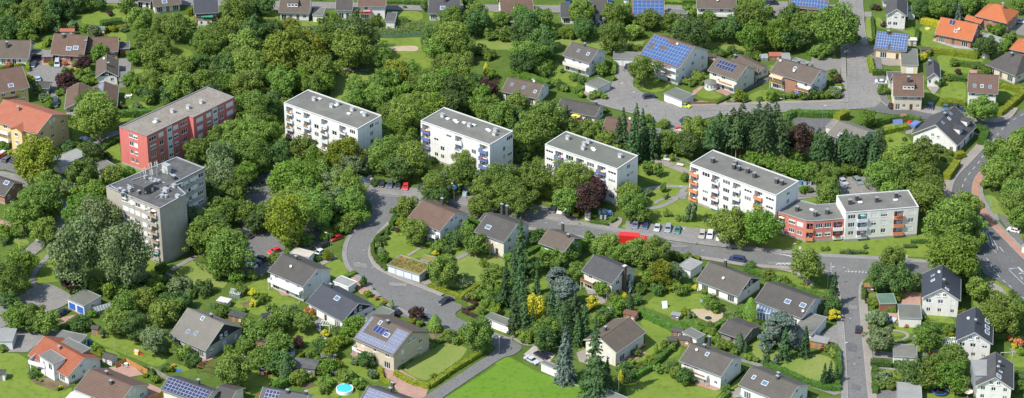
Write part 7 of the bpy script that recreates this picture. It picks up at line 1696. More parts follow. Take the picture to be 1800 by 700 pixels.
# red lorry
def lorry():
    a=np.array(W((760,318),1.5)); c=np.array(W((905,330),1.5)); d=c-a; az=math.atan2(d[1],d[0]); m=(a+c)/2
    x,y=W((820,340),0); t=empty('delivery_truck',(m[0],m[1],.22),az); tag(t,'red box lorry driving along the main street behind bushes','truck')
    b=MB(); b.box(-4.4,1.6,-1.2,1.2,.85,3.3); b.build('cargo_box','red',t)
    b=MB(); b.box(-4.42,1.62,-1.22,1.22,3.303,3.36); b.build('cargo_roof','red',t)
    b=MB(); b.box(-4.3,3.6,-.5,.5,.6,.845); b.build('chassis','darkgrey',t)
    b=MB(); pr=[(1.95,.55),(4.0,.55),(4.05,1.3),(3.75,2.3),(3.2,2.75),(1.95,2.8)]; n=len(pr)
    for i in range(n): p,q=pr[i],pr[(i+1)%n]; b.face([(p[0],-1.1,p[1]),(q[0],-1.1,q[1]),(q[0],1.1,q[1]),(p[0],1.1,p[1])])
    b.face([(p[0],-1.1,p[1]) for p in pr]); b.face([(p[0],1.1,p[1]) for p in pr][::-1]); cb=b.build('cab','red',t)
    g=MB(); g.face([(4.04,-.95,1.4),(4.04,.95,1.4),(3.78,.95,2.25),(3.78,-.95,2.25)]); g.f=[]; g.m=[]; g.v=[]; g.face([(4.05,-.95,1.42),(4.05,.95,1.42),(3.79,.95,2.26),(3.79,-.95,2.26)]); g.build('windscreen','carglass',cb)
    for s in(-1,1): g=MB(); g.box(2.7,3.7,s*1.115-.01,s*1.115+.01,1.45,2.2); g.build('side_window','carglass',cb)
    for x in (-3.2,-2.3,3.1):
        for s in(-1,1): g=MB(); g.cyl(x,.48,s*1.05-.14,s*1.05+.14,.48,n=14,ax='y'); g.build('wheel','rubber',t)
lorry()
# =================================================================== sheet 3,3
sheet(3,3)
r,f=H('cream house with a ridged dark roof','cream house with a dark ribbed roof seen from its right, beside a tall spruce',(715,392),(918,248),(808,146),he=4.6,roof='r_taupe',wall='w_cream',wf=2,wl=2,wr=2,pitch=27,chim=[(640,240,'b')],og=.4)
flatbox('white garage at the meadow edge','white rendered garage with a grey flat roof at the meadow edge',(195,458),(320,512),(335,470),2.6,'flat_grey','w_white',0)
flatbox('grey flat-roofed building with red trim','flat grey-roofed building with dark red trim at the lower edge',(560,700),(700,760),(770,668),3.0,'flat_grey','w_red',0)
shed((815,130),3.6,2.6,2.0,'red-brown roofed wooden shed behind the ribbed-roof house','r_brownred','wood',-.45)
shed((1120,130),2.2,1.6,1.4,'small rabbit hutch with a pale corrugated roof','flat_light','wood_grey',-.3,flat=True,name='hutch',cat='hutch')
def aframe(p,label):
    x,y=W(p,.6); t=empty('play_tent',(x,y,0),.3); tag(t,label,'play tent'); g=MB(); g.slab([(-.8,-.8,.05),(.8,-.8,.05),(.8,0,2.0),(-.8,0,2.0)],.05); g.slab([(.8,.8,.05),(-.8,.8,.05),(-.8,0,2.0),(.8,0,2.0)],.05); g.build('tent_cloth','white',t); g=MB(); g.tube((-.85,0,0),(-.85,0,2.1),.03,.03,5); g.build('pole','wood',t)
aframe((1040,65),'white A-frame play tent on the lawn above the long hedge')
b=MB(); b.cyl(0,0,0,6.5,.06,.04,8); f2=MB(); f2.box(.05,1.0,-.015,.015,5.2,6.2); simple('flagpole','white flagpole with a yellow flag beside the grey flat-roofed building','flagpole',(728,700),[('pole',b,'white',None),('flag',f2,'yellow',None)],1.2)
b=MB(); b.box(-.5,.5,-.5,.5,0,.12); q=MB(); q.box(-.18,.18,-.18,.18,.123,.5); q.cyl(0,0,.5,1.5,.16,.10,8); simple('garden_statue','green garden statue on a white stone base in the lawn','statue',(1000,462),[('base',b,'offwhite',None),('figure',q,'green',None)])
lawn([(870,180),(900,150),(1120,260),(1100,300),(960,400),(860,470),(800,420),(900,370),(920,270)]); lawn([(770,600),(860,520),(950,480),(1020,450),(1060,530),(1167,620),(1240,660),(1240,800),(800,800),(790,700)]); lawn([(900,70),(1000,-20),(1167,-40),(1240,0),(1240,120),(1130,180),(1100,150),(920,80)]); lawn([(430,330),(500,310),(500,360),(440,380)]); lawn([(520,110),(600,80),(610,110),(560,150)]); lawn([(1040,330),(1140,300),(1167,380),(1080,440),(1030,400)])
paved([(80,400),(150,340),(300,400),(260,450),(200,470),(160,470)],'gravel'); path([(0,275),(80,330),(150,330)],1.6,'paving'); path([(545,165),(620,110),(700,60)],1.2,'paving'); paved([(560,0),(640,0),(640,50),(600,60)],'paving'); paved([(440,390),(540,340),(520,470),(460,450)],'paving'); paved([(700,470),(720,430),(870,360),(920,395),(820,450),(740,490)],'paving_red')
b=MB(); 
fence([(340,575),(450,610),(575,660)],.5,'low stone garden wall between the meadow and the conifers','stone',name='garden_wall',cat='garden wall')
hedge([(870,90),(1000,150),(1167,225)],1.8,1.8,'lf_hedge','long bright green hedge between two lawns'); hedge([(840,530),(950,470)],1.6,1.8); hedge([(950,470),(1100,330),(1140,290)],1.6,1.5)
tree((365,410),190,'B',1.2,'tall blue-grey spruce at the white garage by the meadow'); tree((570,450),230,'S',1.1,'tall drooping spruce in front of the cream house gable'); tree((160,100),140,'G',1.4,'bright golden yellow conifer among the dark spruces'); tree((550,45),75,'G',1.2,'golden yellow conifer at the back of the spruce garden')
for x,y,w,k in ((20,120,130,'S'),(70,60,120,'S'),(270,90,130,'S'),(320,130,120,'S'),(430,150,150,'S'),(340,40,190,'C'),(500,200,120,'S'),(360,190,130,'D'),(240,230,170,'g'),(230,290,160,'d'),(140,180,90,'S'),(640,120,110,'d'),(590,170,90,'g'),(380,100,130,'d'),(500,90,60,'w'),(740,60,120,'l'),(800,60,70,'D'),(90,160,110,'S'),(650,560,110,'S'),(500,610,90,'d'),(770,500,90,'d'),(450,240,100,'S')): tree((x,y),w,k)
tree((745,555),40,'q',1.3); tree((775,30),50,'q'); tree((985,360),30,'T',1)
for x,y,w,k in ((90,280,100,'l'),(140,270,70,'y'),(270,270,60,'y'),(680,570,70,'g'),(790,560,90,'d'),(700,610,100,'g'),(830,520,80,'g'),(880,490,70,'g'),(950,440,70,'y'),(1060,500,70,'g'),(1100,480,70,'d'),(1120,530,90,'g'),(1150,560,70,'d'),(1050,340,60,'g'),(1090,360,50,'g'),(1050,320,35,'w'),(850,390,60,'g'),(810,460,50,'g'),(960,60,0,'g'),(620,30,0,'d'),(440,300,60,'g'),(700,660,90,'d'),(580,240,60,'g'),(770,470,40,'l'),(1000,500,60,'g'),(300,460,60,'g'),(1010,440,30,'d'),(690,20,80,'g'),(850,30,80,'d')):
    if w: bush((x,y),w,k)
car((135,438),(175,460),'sedan',(.50,.52,.54),'silver saloon car parked on the verge beside the meadow'); car((200,405),(165,385),'wagon',(.015,.02,.03),'dark estate car parked behind the silver saloon by the meadow')
for x,y,w,d_,l in ((665,420,.9,.6,'white garden chair set beside the cream house gable'),): table_set((x,y),'white garden table by the gable of the ribbed-roof house')
b=MB(); b.cyl(0,0,.25,.6,.55,.6,12); b.cyl(0,0,0,.25,.3,n=8); simple('planter','round red planter tub at the right corner of the ribbed-roof house','planter',(900,348),[('planter',b,'red',None)])
# =================================================================== sheet 4,0
sheet(4,0)
H('white red-parasol house','white house with a brown-grey roof, wide terrace and red parasol at the upper edge',(95,58),(368,60),None,hw=6,he=5.4,roof='r_taupe',wall='w_white',wf=4,sto=2,dishes=[(238,10)],balcony=[(0,.98,2.8,1.4,'white')],pv=[((.55,.6),(.7,.9),2,1,'pv_dark')])
H('brick house with blue panels beside the big chestnut','brick house with two rows of blue solar panels, left of the upper road',(725,48),(988,72),None,hw=6,he=5.2,roof='r_brown',wall='w_brick',wf=3,sto=2,pv=[((.05,.1),(.72,.5),9,2,'pv_blue'),((.72,.05),(.97,.5),3,2,'pv_blue')],balcony=[(.3,.9,2.8,1.4,'white')])
r,f=H('cream house with twelve solar panels','cream house with twelve dark solar panels and a round conservatory',(170,482),(372,550),(438,450),he=5.5,roof='r_taupe',wall='w_cream',wf=3,wr=1,sto=2,pitch=30,pv=[((.14,.35),(.72,.85),6,2,'pv_dark')],balcony=[(.35,1,2.8,1.4,'w_cream')])
def conserv():
    x,y=W((195,580),1.3); t=empty('conservatory',(x,y,0)); tag(t,'round white conservatory with a grey cone roof at the left end of the cream house','conservatory')
    g=MB(); g.cyl(0,0,0,2.4,2.1,2.1,10); g.build('wall','w_white',t); g=MB(); g.cyl(0,0,2.403,3.1,2.4,.2,10); g.build('roof','flat_grey',t)
    for k in range(5): a=-PI*.9+k*.55; window(t,2.02*math.cos(a),2.02*math.sin(a),.6,a+PI/2,1.0,1.5,'w')
conserv()
H('low brown-roofed annex between two houses','low grey-roofed annex between the cream solar house and the orange awning house',(430,520),(520,515),(565,450),he=2.8,roof='r_taupe',wall='w_cream',wf=2,wr=1,pitch=25,cat='annex',name='annex')
H('garage wing with a brown roof','long low brown roof running back from the cream solar house',(330,410),(510,500),(550,452),he=2.8,roof='r_taupe',wall='w_cream',wf=0,wr=2,pitch=22,chim=[(335,385)],cat='annex',name='annex')
r,f=H('brick house with orange awning','brick and white house with a brown roof, flower balconies and an orange awning',(595,495),(880,578),(950,482),he=5.6,roof='r_taupe',wall='w_white',wf=4,wr=3,sto=2,pitch=28,chim=[(795,410),(850,430)],sky=[(768,468)],dishes=[(760,495),(668,425)],balcony=[(0,.33,2.8,1.4,'wood'),(.66,1,2.8,1.4,'wood')])
b=MB(); b.box(0,5.5,-.05,.0,0,3.9); 
b=MB(); b.slab([(f.L*.03,-1.3,f.z-.75),(f.L*.33,-1.3,f.z-.75),(f.L*.33,.45,f.z-.2),(f.L*.03,.45,f.z-.2)],.04); o=b.build('awning','cloth',None,(float(f.O[0]),float(f.O[1]),0),f.rz,color=(.82,.42,.25)); tag(o,'salmon orange awning over the left flower balcony of the brick and white house','awning')
b=MB(); b.box(f.L*.35,f.L*.64,.42,.545,.3,f.z-.4); b.build('brick_facing','w_brick',r)
parasol((785,628),1.1,(.16,.12,.42),'violet parasol on the terrace of the brick and white house'); parasol((212,118),1.2,(.70,.10,.06),'red parasol on the terrace at the top right of the park')
flatbox('flat grey roof behind the awning house','large grey flat-roofed garage behind the orange awning house',(745,410),(872,450),(845,348),2.6,'flat_grey','w_grey',0); flatbox('pale flat roof behind the garden huts','pale grey flat garage roof beside the red garden hut',(680,408),(740,408),(735,362),2.6,'flat_light','w_grey',0)
flatbox('white garage pair at the cul-de-sac bend','white garage pair with a grey flat roof in front of the big solar house',(-130,640),(-5,690),(62,615),2.7,'flat_green','w_white',2)
shed((628,385),3.6,2.8,2.0,'garden hut with a dark red roof behind the awning house','r_rust','wood'); greenhouse((552,395),2.6,2.4,.1,'pale green glass greenhouse left of the red-roofed hut'); shed((195,392),3,2.2,2,'low grey-roofed shed behind the cream solar house','r_mid','wood'); shed((180,200),2.6,1.6,1.6,'small grey shed roof among trees below the red parasol','r_mid','wood_grey',flat=True)
lawn([(90,300),(160,270),(300,270),(420,300),(600,300),(560,340),(330,350),(200,340)],'lawn_dry'); lawn([(85,630),(150,590),(280,650),(230,680),(120,670)]); lawn([(430,660),(560,600),(800,680),(700,720),(460,710)]); lawn([(560,460),(630,440),(600,490),(560,480)]); lawn([(0,15),(90,15),(90,38),(0,38)]); lawn([(1070,40),(1100,40),(1100,100),(1080,100)])
paved([(70,620),(155,570),(330,640),(310,660),(150,590),(60,670)],'paving_red'); paved([(380,640),(580,560),(600,520),(500,560),(370,620)],'asphalt_dark'); paved([(880,390),(1085,405),(1078,510),(960,500),(880,440)],'asphalt_old'); paved([(540,10),(720,10),(720,70),(600,130),(580,70)],'asphalt_old'); paved([(320,680),(380,650),(400,660),(350,700)],'paving'); paved([(30,680),(220,700),(300,690),(300,710),(30,710)],'paving_red')
hedge([(850,350),(970,370)],1.4,1.4); hedge([(0,28),(85,26)],1.0,1.0); hedge([(0,5),(90,5)],1.2,1); hedge([(150,350),(300,350)],1.6,2,'lf_hedge'); hedge([(1040,580),(1095,575)],1.2,1.0,'lf_hedgelime'); hedge([(230,700),(320,650)],1,1)
for x,y,w,k in ((60,220,220,'d'),(310,190,180,'d'),(450,40,170,'g'),(470,120,230,'g'),(720,90,130,'d'),(830,170,190,'g'),(170,140,120,'o'),(540,230,110,'g'),(700,260,160,'d'),(790,250,150,'d'),(900,130,100,'g')): tree((x,y),w,k)
tree((475,245),165,'l',1.3,'light green oval tree in the park row below the white parasol house'); tree((645,235),170,'l',1.25,'tall light green tree in the middle of the park row'); tree((1045,180),280,'g',1.15,'huge chestnut tree beside the road at the end of the park'); tree((395,55),30,'T',.9); tree((605,655),75,'l',1.0,'light green cone-shaped shrub tree in front of the awning house'); 
for x,y,w,k in ((215,245,90,'g'),(480,375,90,'g'),(510,400,50,'l'),(250,370,70,'g'),(380,380,70,'d'),(110,530,90,'g'),(60,570,60,'g'),(130,560,50,'d'),(20,560,50,'g'),(380,660,90,'y'),(420,680,60,'d'),(525,680,40,'d'),(695,665,35,'d'),(650,650,60,'g'),(890,640,90,'d'),(830,660,70,'g'),(940,650,60,'o'),(1010,575,55,'d'),(1030,510,70,'o'),(1040,640,90,'s'),(990,650,60,'l'),(590,70,60,'l'),(50,80,90,'l'),(1085,610,40,'y'),(150,100,60,'g'),(920,360,100,'g'),(440,300,0,'g'),(750,650,60,'g'),(1060,550,50,'r'),(340,345,60,'d'),(600,95,40,'g')):
    if w: bush((x,y),w,k)
car((607,22),(630,22),'van',(.02,.025,.03)); car((570,18),(575,30),'hatch',(.03,.04,.10))
fence([(10,700),(230,695)],1.1,'red-brown fence between white pillars along the cul-de-sac','wood',name='pillar_fence',step=3.2)
table_set((280,600),'terrace table in front of the cream solar house'); shed((1060,610),2.0,1.8,1.6,'small grey bin shelter at the street corner hedge','zinc','w_grey',flat=True)
# =================================================================== sheet 4,1
sheet(4,1)
H('grey-roofed house behind the spruces','white house with a pale ridge and grey roof half hidden by tall spruces',(985,255),(1190,330),(1240,215),he=3.4,roof='r_lichen',wall='w_white',wf=2,wr=1,pitch=24,sky=[(1075,260)])
flatbox('small flat roof behind the tennis court','cream low building with a brown flat roof behind the reddish beech',(975,205),(1080,230),(1130,180),2.8,'flat_gravel','w_cream',0)
lawn([(-60,430),(50,430),(60,540),(-60,560)]); lawn([(0,600),(45,600),(40,700),(0,700)]); lawn([(790,620),(900,700),(790,700)],'lawn')
paved([(1060,560),(1130,560),(1167,570),(1240,560),(1240,620),(1080,620)],'gravel')
scatter('shrubbery',[(400,400),(560,380),(760,470),(1060,470),(1167,480),(1240,470),(1240,540),(1060,560),(800,600),(640,520),(480,460)],2.2,'lf_hedge',5,.45,'long green shrub bank at the foot of the bare-stemmed spruces')
hedge([(720,110),(770,92),(900,100),(1060,102)],2.2,2.2,'lf_hedge','thick dark hedge around the parking court'); hedge([(1055,125),(1120,85)],3.0,2.8,'lf_hedgelime','big block of yellow-green hedge at the court corner')
for x,y,w in ((250,200,90),(300,210,90),(345,180,95),(405,150,100),(445,200,90),(480,180,90),(520,140,95),(555,220,110),(590,160,95),(620,250,90),(665,230,100),(640,140,90),(720,200,80),(200,240,90),(690,280,80),(930,310,90),(970,330,85),(575,130,80),(1010,350,70),(1110,300,70),(1150,330,80),(1080,340,70),(370,230,90),(500,240,80)): tree((x,y),w,'P',.92)
tree((805,300),200,'z',1.15,'big reddish copper beech between the bare-stemmed spruces and the court')
for x,y,w,k in ((90,230,190,'g'),(50,320,170,'d'),(180,290,130,'d'),(270,290,140,'d'),(330,300,120,'d'),(490,430,110,'l'),(580,440,120,'l'),(690,470,120,'o'),(780,500,130,'l'),(860,520,120,'g'),(980,580,170,'g'),(400,300,110,'d'),(760,400,110,'g'),(1030,520,90,'g')): tree((x,y),w,k)
for x,y,w,k in ((30,530,0,'g'),(820,640,60,'l'),(870,640,50,'d'),(1120,500,90,'g'),(1180,500,90,'g'),(430,410,80,'g'),(900,480,90,'g'),(640,510,70,'o'),(20,550,70,'g')):
    if w: bush((x,y),w,k)
car((15,60),(50,70),'hatch',(.55,.60,.05),'lime yellow hatchback parked beside the white garage pair'); car((25,155),(50,145),'sedan',(.02,.03,.06),'dark saloon car at the mouth of the cul-de-sac'); car((1045,590),(1055,625),'wagon',(.50,.52,.54),'silver estate car half hidden behind the tree in the rear car park'); car((1095,578),(1125,605),'wagon',(.40,.42,.43),'grey estate car in the rear car park, middle of the three'); 
lamp((690,140),6.5,.9,PI); lamp((950,220),8,.35,0); 
for i,x in enumerate((803,835,868)): bin_((x,605),((.10,.25,.45),(.30,.38,.42),(.35,.40,.42))[i],('blue-grey container behind the orange-balconied block, left of three','grey container behind the orange-balconied block, middle of three','grey container behind the orange-balconied block, right of three')[i],.9)
for x,y in ((1115,440),(1145,420),(1085,450)): tree((x,y),85,'s',1.0)
# =================================================================== sheet 4,2
sheet(4,2)
r,f=H('white house with a long grey roof by the street','white house with a plain grey roof and satellite dish below the main street',(92,595),(378,705),(460,572),he=3.3,roof='r_grey',wall='w_white',gab='w_darkwood',wf=3,wr=1,pitch=30,chim=[(292,500,'b')],dishes=[(277,590)])
flatbox('white garage by the long grey roof','white garage with a light grey flat roof left of the long grey-roofed house',(-35,495),(55,530),(137,470),2.8,'flat_light','w_white',0)
lawn([(-240,20),(0,0),(120,70),(260,110),(440,200),(640,180),(660,250),(900,320),(1167,320),(1240,320),(1700,270),(1700,430),(1310,430),(1167,425),(940,415),(790,400),(640,385),(300,330),(160,250),(0,230),(-240,130)],'lawn',0); lawn([(560,495),(640,475),(760,490),(750,525),(640,505)]); lawn([(620,530),(760,550),(960,640),(970,690),(800,640),(640,580)]); lawn([(800,30),(900,20),(920,60),(850,65)])
paved([(700,35),(840,10),(960,0),(960,20),(800,40)],'paving_grey')
path([(20,-10),(0,40)],1.6)
hedge([(430,500),(540,530),(640,580),(760,640),(960,690)],1.6,2.4,'lf_hedge','long informal hedge below the main street by the junction'); hedge([(0,420),(115,430)],1.2,1.5,'lf_hedgelime')
tree((320,215),240,'o',1.05,'big olive green chestnut in front of the orange-balconied block'); tree((530,225),250,'l',1.0,'round light green chestnut left of the low red block'); tree((855,500),215,'g',1.1,'round green tree on the verge at the T-junction'); tree((1000,0),160,'g',1.2); tree((1035,660),110,'S',.9,'young green spruce at the corner of the side street'); tree((60,120),90,'w',1.6,'thin pale tree on the lawn left of the chestnuts')
for x,y,w,k in ((460,505,80,'d'),(170,180,70,'d'),(85,645,40,'G'),(30,650,60,'l'),(150,670,40,'l'),(20,170,50,'d'),(50,175,40,'d'),(580,560,90,'g'),(700,600,90,'g'),(990,380,30,'d'),(955,380,30,'o'),(1130,400,40,'d'),(1140,400,40,'d'),(390,60,80,'g'),(120,250,0,'g'),(45,440,70,'o'),(-20,430,60,'g')):
    if w: bush((x,y),w,k)
for x,y,c,k in ((133,280,(.38,.35,.30),'wagon'),(187,282,(.60,.62,.64),'wagon'),(252,300,(.74,.74,.73),'hatch'),(312,322,(.12,.14,.2),'hatch')): car((x,y),(x-8,y+35),k,c)
car((372,452),(330,445),'van',(.03,.05,.14),'dark blue people carrier driving along the main street')
lamp((745,475),6,.4,.3); lamp((990,645),6.5,1.0,.2)
def post(p,label,h=2.3):
    b=MB(); b.cyl(0,0,0,h,.05,n=6); q=MB(); q.box(-.3,.3,-.03,.03,h-.7,h+.1); simple('road_sign',label,'sign',p,[('pole',b,'galv',None),('sign_plate',q,'white',None)],group='road signs')
post((800,420),'small white sign post on the lawn side of the main street by the junction',2.6)
# =================================================================== sheet 4,3
sheet(4,3)
r,f=H('white house with a conservatory','white house with a grey roof, glass conservatory and two skylights by the side street',(488,35),(815,155),(905,22),he=3.8,roof='r_mid',wall='w_white',wf=3,wr=2,pitch=28,sky=[(718,40,'L'),(822,65,'L')],dishes=[(822,115)])
def wintergarden():
    x,y=W((600,130),1.2); t=empty('conservatory',(x,y,0),-.36); tag(t,'white-framed glass conservatory in front of the grey-roofed house','conservatory')
    g=MB(); g.box(-3.6,3.6,-1.4,1.2,0,2.2); g.slab([(-3.6,-1.4,2.3),(3.6,-1.4,2.3),(3.6,1.2,3.0),(-3.6,1.2,3.0)],.08); g.build('glazing','roofglass',t); g=MB()
    for k in range(9): x=-3.6+k*.9; g.box(x-.06,x+.06,-1.45,-1.40,0,2.3); g.tube((x,-1.42,2.32),(x,1.2,3.03),.07,.07,4)
    g.box(-3.7,3.7,-1.46,-1.38,2.2,2.36); g.build('frame','white',t)
wintergarden()
flatbox('grey garage wing by the side street','white garage wing with a weathered grey flat roof and orange end wall',(745,235),(880,272),(1003,160),3.0,'flat_grey','w_white',0,wins=(('right',.4,.9,1.0,1.0),))
shed((935,320),4.6,3.0,2.2,'orange wooden shed with a blue-grey roof at the side street hedge','flat_light','wood_orange',-.35,8,flat=True)
H('low garden summer house','low wooden garden house with a shallow grey roof in the middle of the lawns',(245,243),(415,305),(500,238),he=2.4,roof='r_mid',wall='wood_grey',wf=1,wr=1,pitch=18,cat='summer house',name='summer_house')
H('white row house at the lower right','long white house with a grey roof and dish above the lower edge',(-25,445),(265,552),(348,432),he=4.6,roof='r_grey',wall='w_white',wf=4,wr=2,sto=2,pitch=27,chim=[(148,350),(212,340,'b')],sky=[(168,400)],dishes=[(95,380)],balcony=[(.1,.7,2.3,1.2,'w_white')])
H('grey-roofed house at the bottom edge','white house with a grey roof and two skylights cut by the lower edge',(380,607),(705,740),(775,602),he=4.0,roof='r_grey',wall='w_white',wf=3,wr=2,pitch=27,chim=[(655,520),(648,570)],sky=[(487,558),(562,598,'L')])
flatbox('white garage with a corrugated roof','white garage with a grey corrugated roof left of the low garden house',(-5,250),(95,300),(155,265),2.5,'flat_grey','w_white',0)
shed((15,305),3.0,2.2,2.0,'small orange shed with a grey roof beside the corrugated-roof garage','r_mid','wood_orange',-.3); shed((-35,250),3,2,2,'grey-roofed hut with an open front left of the corrugated-roof garage','r_mid','wood',-.3)
lawn([(-60,0),(160,-20),(230,60),(320,80),(290,110),(150,90),(60,95),(0,110),(-60,90)]); lawn([(470,330),(540,300),(640,390),(760,420),(900,390),(1040,430),(1040,560),(960,590),(800,560),(600,470),(480,410)],'lawn_dry'); lawn([(-60,590),(80,600),(250,650),(420,540),(440,480),(400,580),(300,680),(240,760),(-60,760)]); lawn([(830,660),(930,690),(940,720),(830,720)])
paved([(10,110),(60,92),(200,85),(280,105),(270,160),(200,190),(130,160),(60,130)],'sand','sand_bank',1); paved([(400,430),(560,470),(830,600),(1090,640),(1100,660),(1040,680),(860,620),(540,490),(400,450)],'asphalt_old'); paved([(930,270),(1060,190),(1065,330),(980,310)],'asphalt_old'); paved([(80,590),(180,600),(260,640),(220,650),(90,610)],'paving_red'); paved([(320,660),(390,620),(400,690),(350,700)],'paving')
for p,r_,l in (((175,155),1.0,'small round garden pond in the sandy lawn'),((430,205),2.0,'garden pond among plants behind the low garden house')):
    x,y=W(p,0); b=MB(); b.cyl(0,0,.0,.13,r_*1.2,n=16); o=b.build('pond_edge','gravel',None); t=empty('pond',(x,y,0)); tag(t,l,'pond'); o.parent=t; b=MB(); b.cyl(0,0,.1,.15,r_,n=16); b.build('water','pond',t)
hedge([(570,450),(720,510),(830,565),(980,610),(1080,615)],1.5,1.6,'lf_hedge','long clipped hedge curving along the drive to the side street corner'); hedge([(1060,590),(1075,480),(1060,350),(1010,330)],1.8,1.4,'lf_hedge','tall hedge along the side street beside the lawn'); hedge([(0,160),(130,225)],1.8,1.8,'lf_hedge'); hedge([(150,240),(400,90)],1.6,1.6,'lf_hedge'); hedge([(270,690),(320,650)],1.2,1.2)
tree((670,215),320,'C',1.05,'very large silvery blue cedar in the garden of the conservatory house'); tree((465,100),100,'T',.75,'bright thuja column behind the pond'); tree((1030,60),110,'d',1.1); tree((1035,130),75,'G',.9,'golden bush tree beside the side street')
for x,y,w,k in ((390,320,60,'D'),(430,350,35,'D'),(940,100,40,'D'),(985,120,40,'D'),(840,320,90,'S'),(1010,530,70,'S'),(970,550,70,'S'),(1050,540,60,'S'),(635,440,50,'B'),(575,400,70,'S'),(195,40,110,'g'),(25,540,110,'d'),(980,20,90,'g')): tree((x,y),w,k)
tree((700,330),120,'S',.8)
for x,y,w,k in ((250,598,45,'h'),(20,590,60,'h'),(350,170,70,'l'),(390,150,60,'g'),(310,150,60,'d'),(510,195,40,'g'),(200,260,80,'l'),(230,300,80,'g'),(280,340,90,'o'),(320,350,70,'l'),(350,390,50,'g'),(450,420,50,'l'),(500,440,40,'g'),(300,220,70,'g'),(180,220,70,'g'),(1000,370,60,'g'),(1040,390,60,'g'),(230,100,50,'l'),(60,70,0,'g'),(480,170,40,'g'),(290,640,60,'d'),(110,200,60,'l'),(140,100,0,'y'),(860,670,40,'d'),(460,180,40,'G'),(330,130,50,'w'),(20,110,60,'y'),(60,130,50,'w'),(100,250,0,'g')):
    if w: bush((x,y),w,k)
lamp((1078,470),6.5,1,.3); lamp((545,470),5,.4,.3)
table_set((130,-40),'white garden table on the lawn under the sandy bank'); b=MB(); b.cyl(0,0,0,.8,.35,.4,12); simple('water_butt','turquoise water butt at the corner of the bottom edge house','water butt',(398,690),[('water_butt',b,'teal',None)])
b=MB(); b.box(-.5,.5,-.4,.4,0,.5); simple('toy_box','blue and white toys lying on the lawn above the sandy bank','toy',(135,40),[('toy',b,'cloth',(.35,.45,.65))])
b=MB(); b.cyl(0,0,0,2.2,.04,n=6); b.box(-.7,.7,-.02,.02,2.1,2.16); 
# =================================================================== sheet 3,3 east edge / 4,3 west edge sheds
shed((-75,310),2.4,2.0,2.0,'brown cabin with a grey roof at the hedge corner left of the row house','r_mid','wood',.1)
# =================================================================== sheet 5,0
sheet(5,0)
r,f=H('white gabled house at the top of the road','white gabled house with a grey roof turned end-on, by the road at the top',(368,112),(370,10),(290,-25),he=5.0,roof='r_dark',wall='w_white',wf=2,wl=3,sto=2,pitch=35)
flatbox('flat grey garage behind the gabled house','white building with a grey flat roof right of the top gabled house',(372,80),(425,84),(425,45),3.0,'flat_light','w_white',0); H('small annex at the top edge','white garage roof beside the road at the upper edge',(195,5),(350,12),None,hw=3,he=2.8,roof='r_mid',wf=1,cat='annex',name='annex')
r,f=H('orange-roofed brick house with a lawn','brick house with a bright orange tiled roof and two dark solar panels',(557,232),(810,282),(868,172),he=3.2,roof='r_orange',wall='w_brick',wf=3,wr=2,pitch=35,sky=[(700,212)],dishes=[(722,208)],pv=[((.26,.68),(.42,.95),2,1,'pv_dark')])
H('orange hipped house at the top right corner','large brick house with a hipped orange roof at the top right corner',(830,108),(1050,160),(1140,75),he=4.6,roof='r_orange',wall='w_brick',wf=3,wr=3,hipA=5,hipB=5,pitch=32,chim=[(1022,40)],chimmat='w_brick')
H('orange roof between the two orange houses','low orange roof wing between the two orange-roofed houses',(760,130),(870,160),(885,130),he=3,roof='r_orange',wall='w_brick',wf=1,wr=0,pitch=25,cat='house wing',name='house_wing')
H('orange roof at the right edge','brick house with an orange hipped roof cut by the right edge',(1065,335),(1230,370),(1240,270),he=3,roof='r_orange',wall='w_brick',wf=2,hipA=4,pitch=32)
r,f=H('peach house with a solar roof','peach-coloured house with its whole roof covered in pale blue solar panels',(145,330),(362,352),(380,232),he=3.8,roof='r_mid',wall='w_peach',wf=2,wr=1,pitch=38,pv=[((.02,.03),(.98,.97),12,6,'pv_blue',{'skip':((5,0),(5,1),(4,5),(5,5))})],chim=[(240,215,'b')])
flatbox('grey flat annex of the peach house','peach annex with a grey flat roof right of the solar-roofed peach house',(328,445),(445,450),(448,335),3.0,'flat_green','w_peach',1)
H('small white house with a dark cross gable','small white house with a dark gabled roof behind the brown dormer house',(598,540),(590,440),(545,400),he=3.2,roof='r_dark',wall='w_white',wf=1,wl=2,pitch=42,chim=[(518,445,'b')])
flatbox('flat grey annex behind the brown dormer house','dark flat-roofed annex behind the brown-roofed dormer house',(245,560),(350,560),(350,485),2.8,'flat_bitumen','w_cream',0)
r,f=H('brown-roofed house with a wide dormer','cream house with a brown roof and a wide three-pane dormer at the street corner',(272,657),(482,662),(482,512),he=5.4,roof='r_brown',wall='w_beige',wf=4,wr=1,sto=2,pitch=40,chim=[(375,575)],dorm=[((378,615),3.6,False)])
r,f=H('white house with a brown roof and three skylights','white house with a brown roof and a row of three skylights',(778,630),(988,645),(988,515),he=5.2,roof='r_brown',wall='w_white',wf=3,wr=1,sto=2,pitch=38,sky=[(830,587),(880,590),(935,595)])
r,f=H('grey hipped house at the right edge','cream house with a dark grey hipped roof at the right edge',(905,440),(1110,520),(1200,395),he=3.4,roof='r_mid',wall='w_beige',wf=3,wr=3,hipA=4,hipB=3,pitch=30,chim=[(1082,385)])
shed((493,345),3,2.2,2,'small grey garden shed at the golden hedge','r_mid','wood_grey'); shed((405,285),2.4,2,2.1,'cream square canopy beside the peach house','offwhite','w_cream',flat=True,name='canopy',cat='canopy'); flatbox('grey flat carport below the orange house','grey flat-roofed carport below the hipped orange house',(885,245),(1000,290),(1030,255),2.5,'flat_light','wood_grey',0)
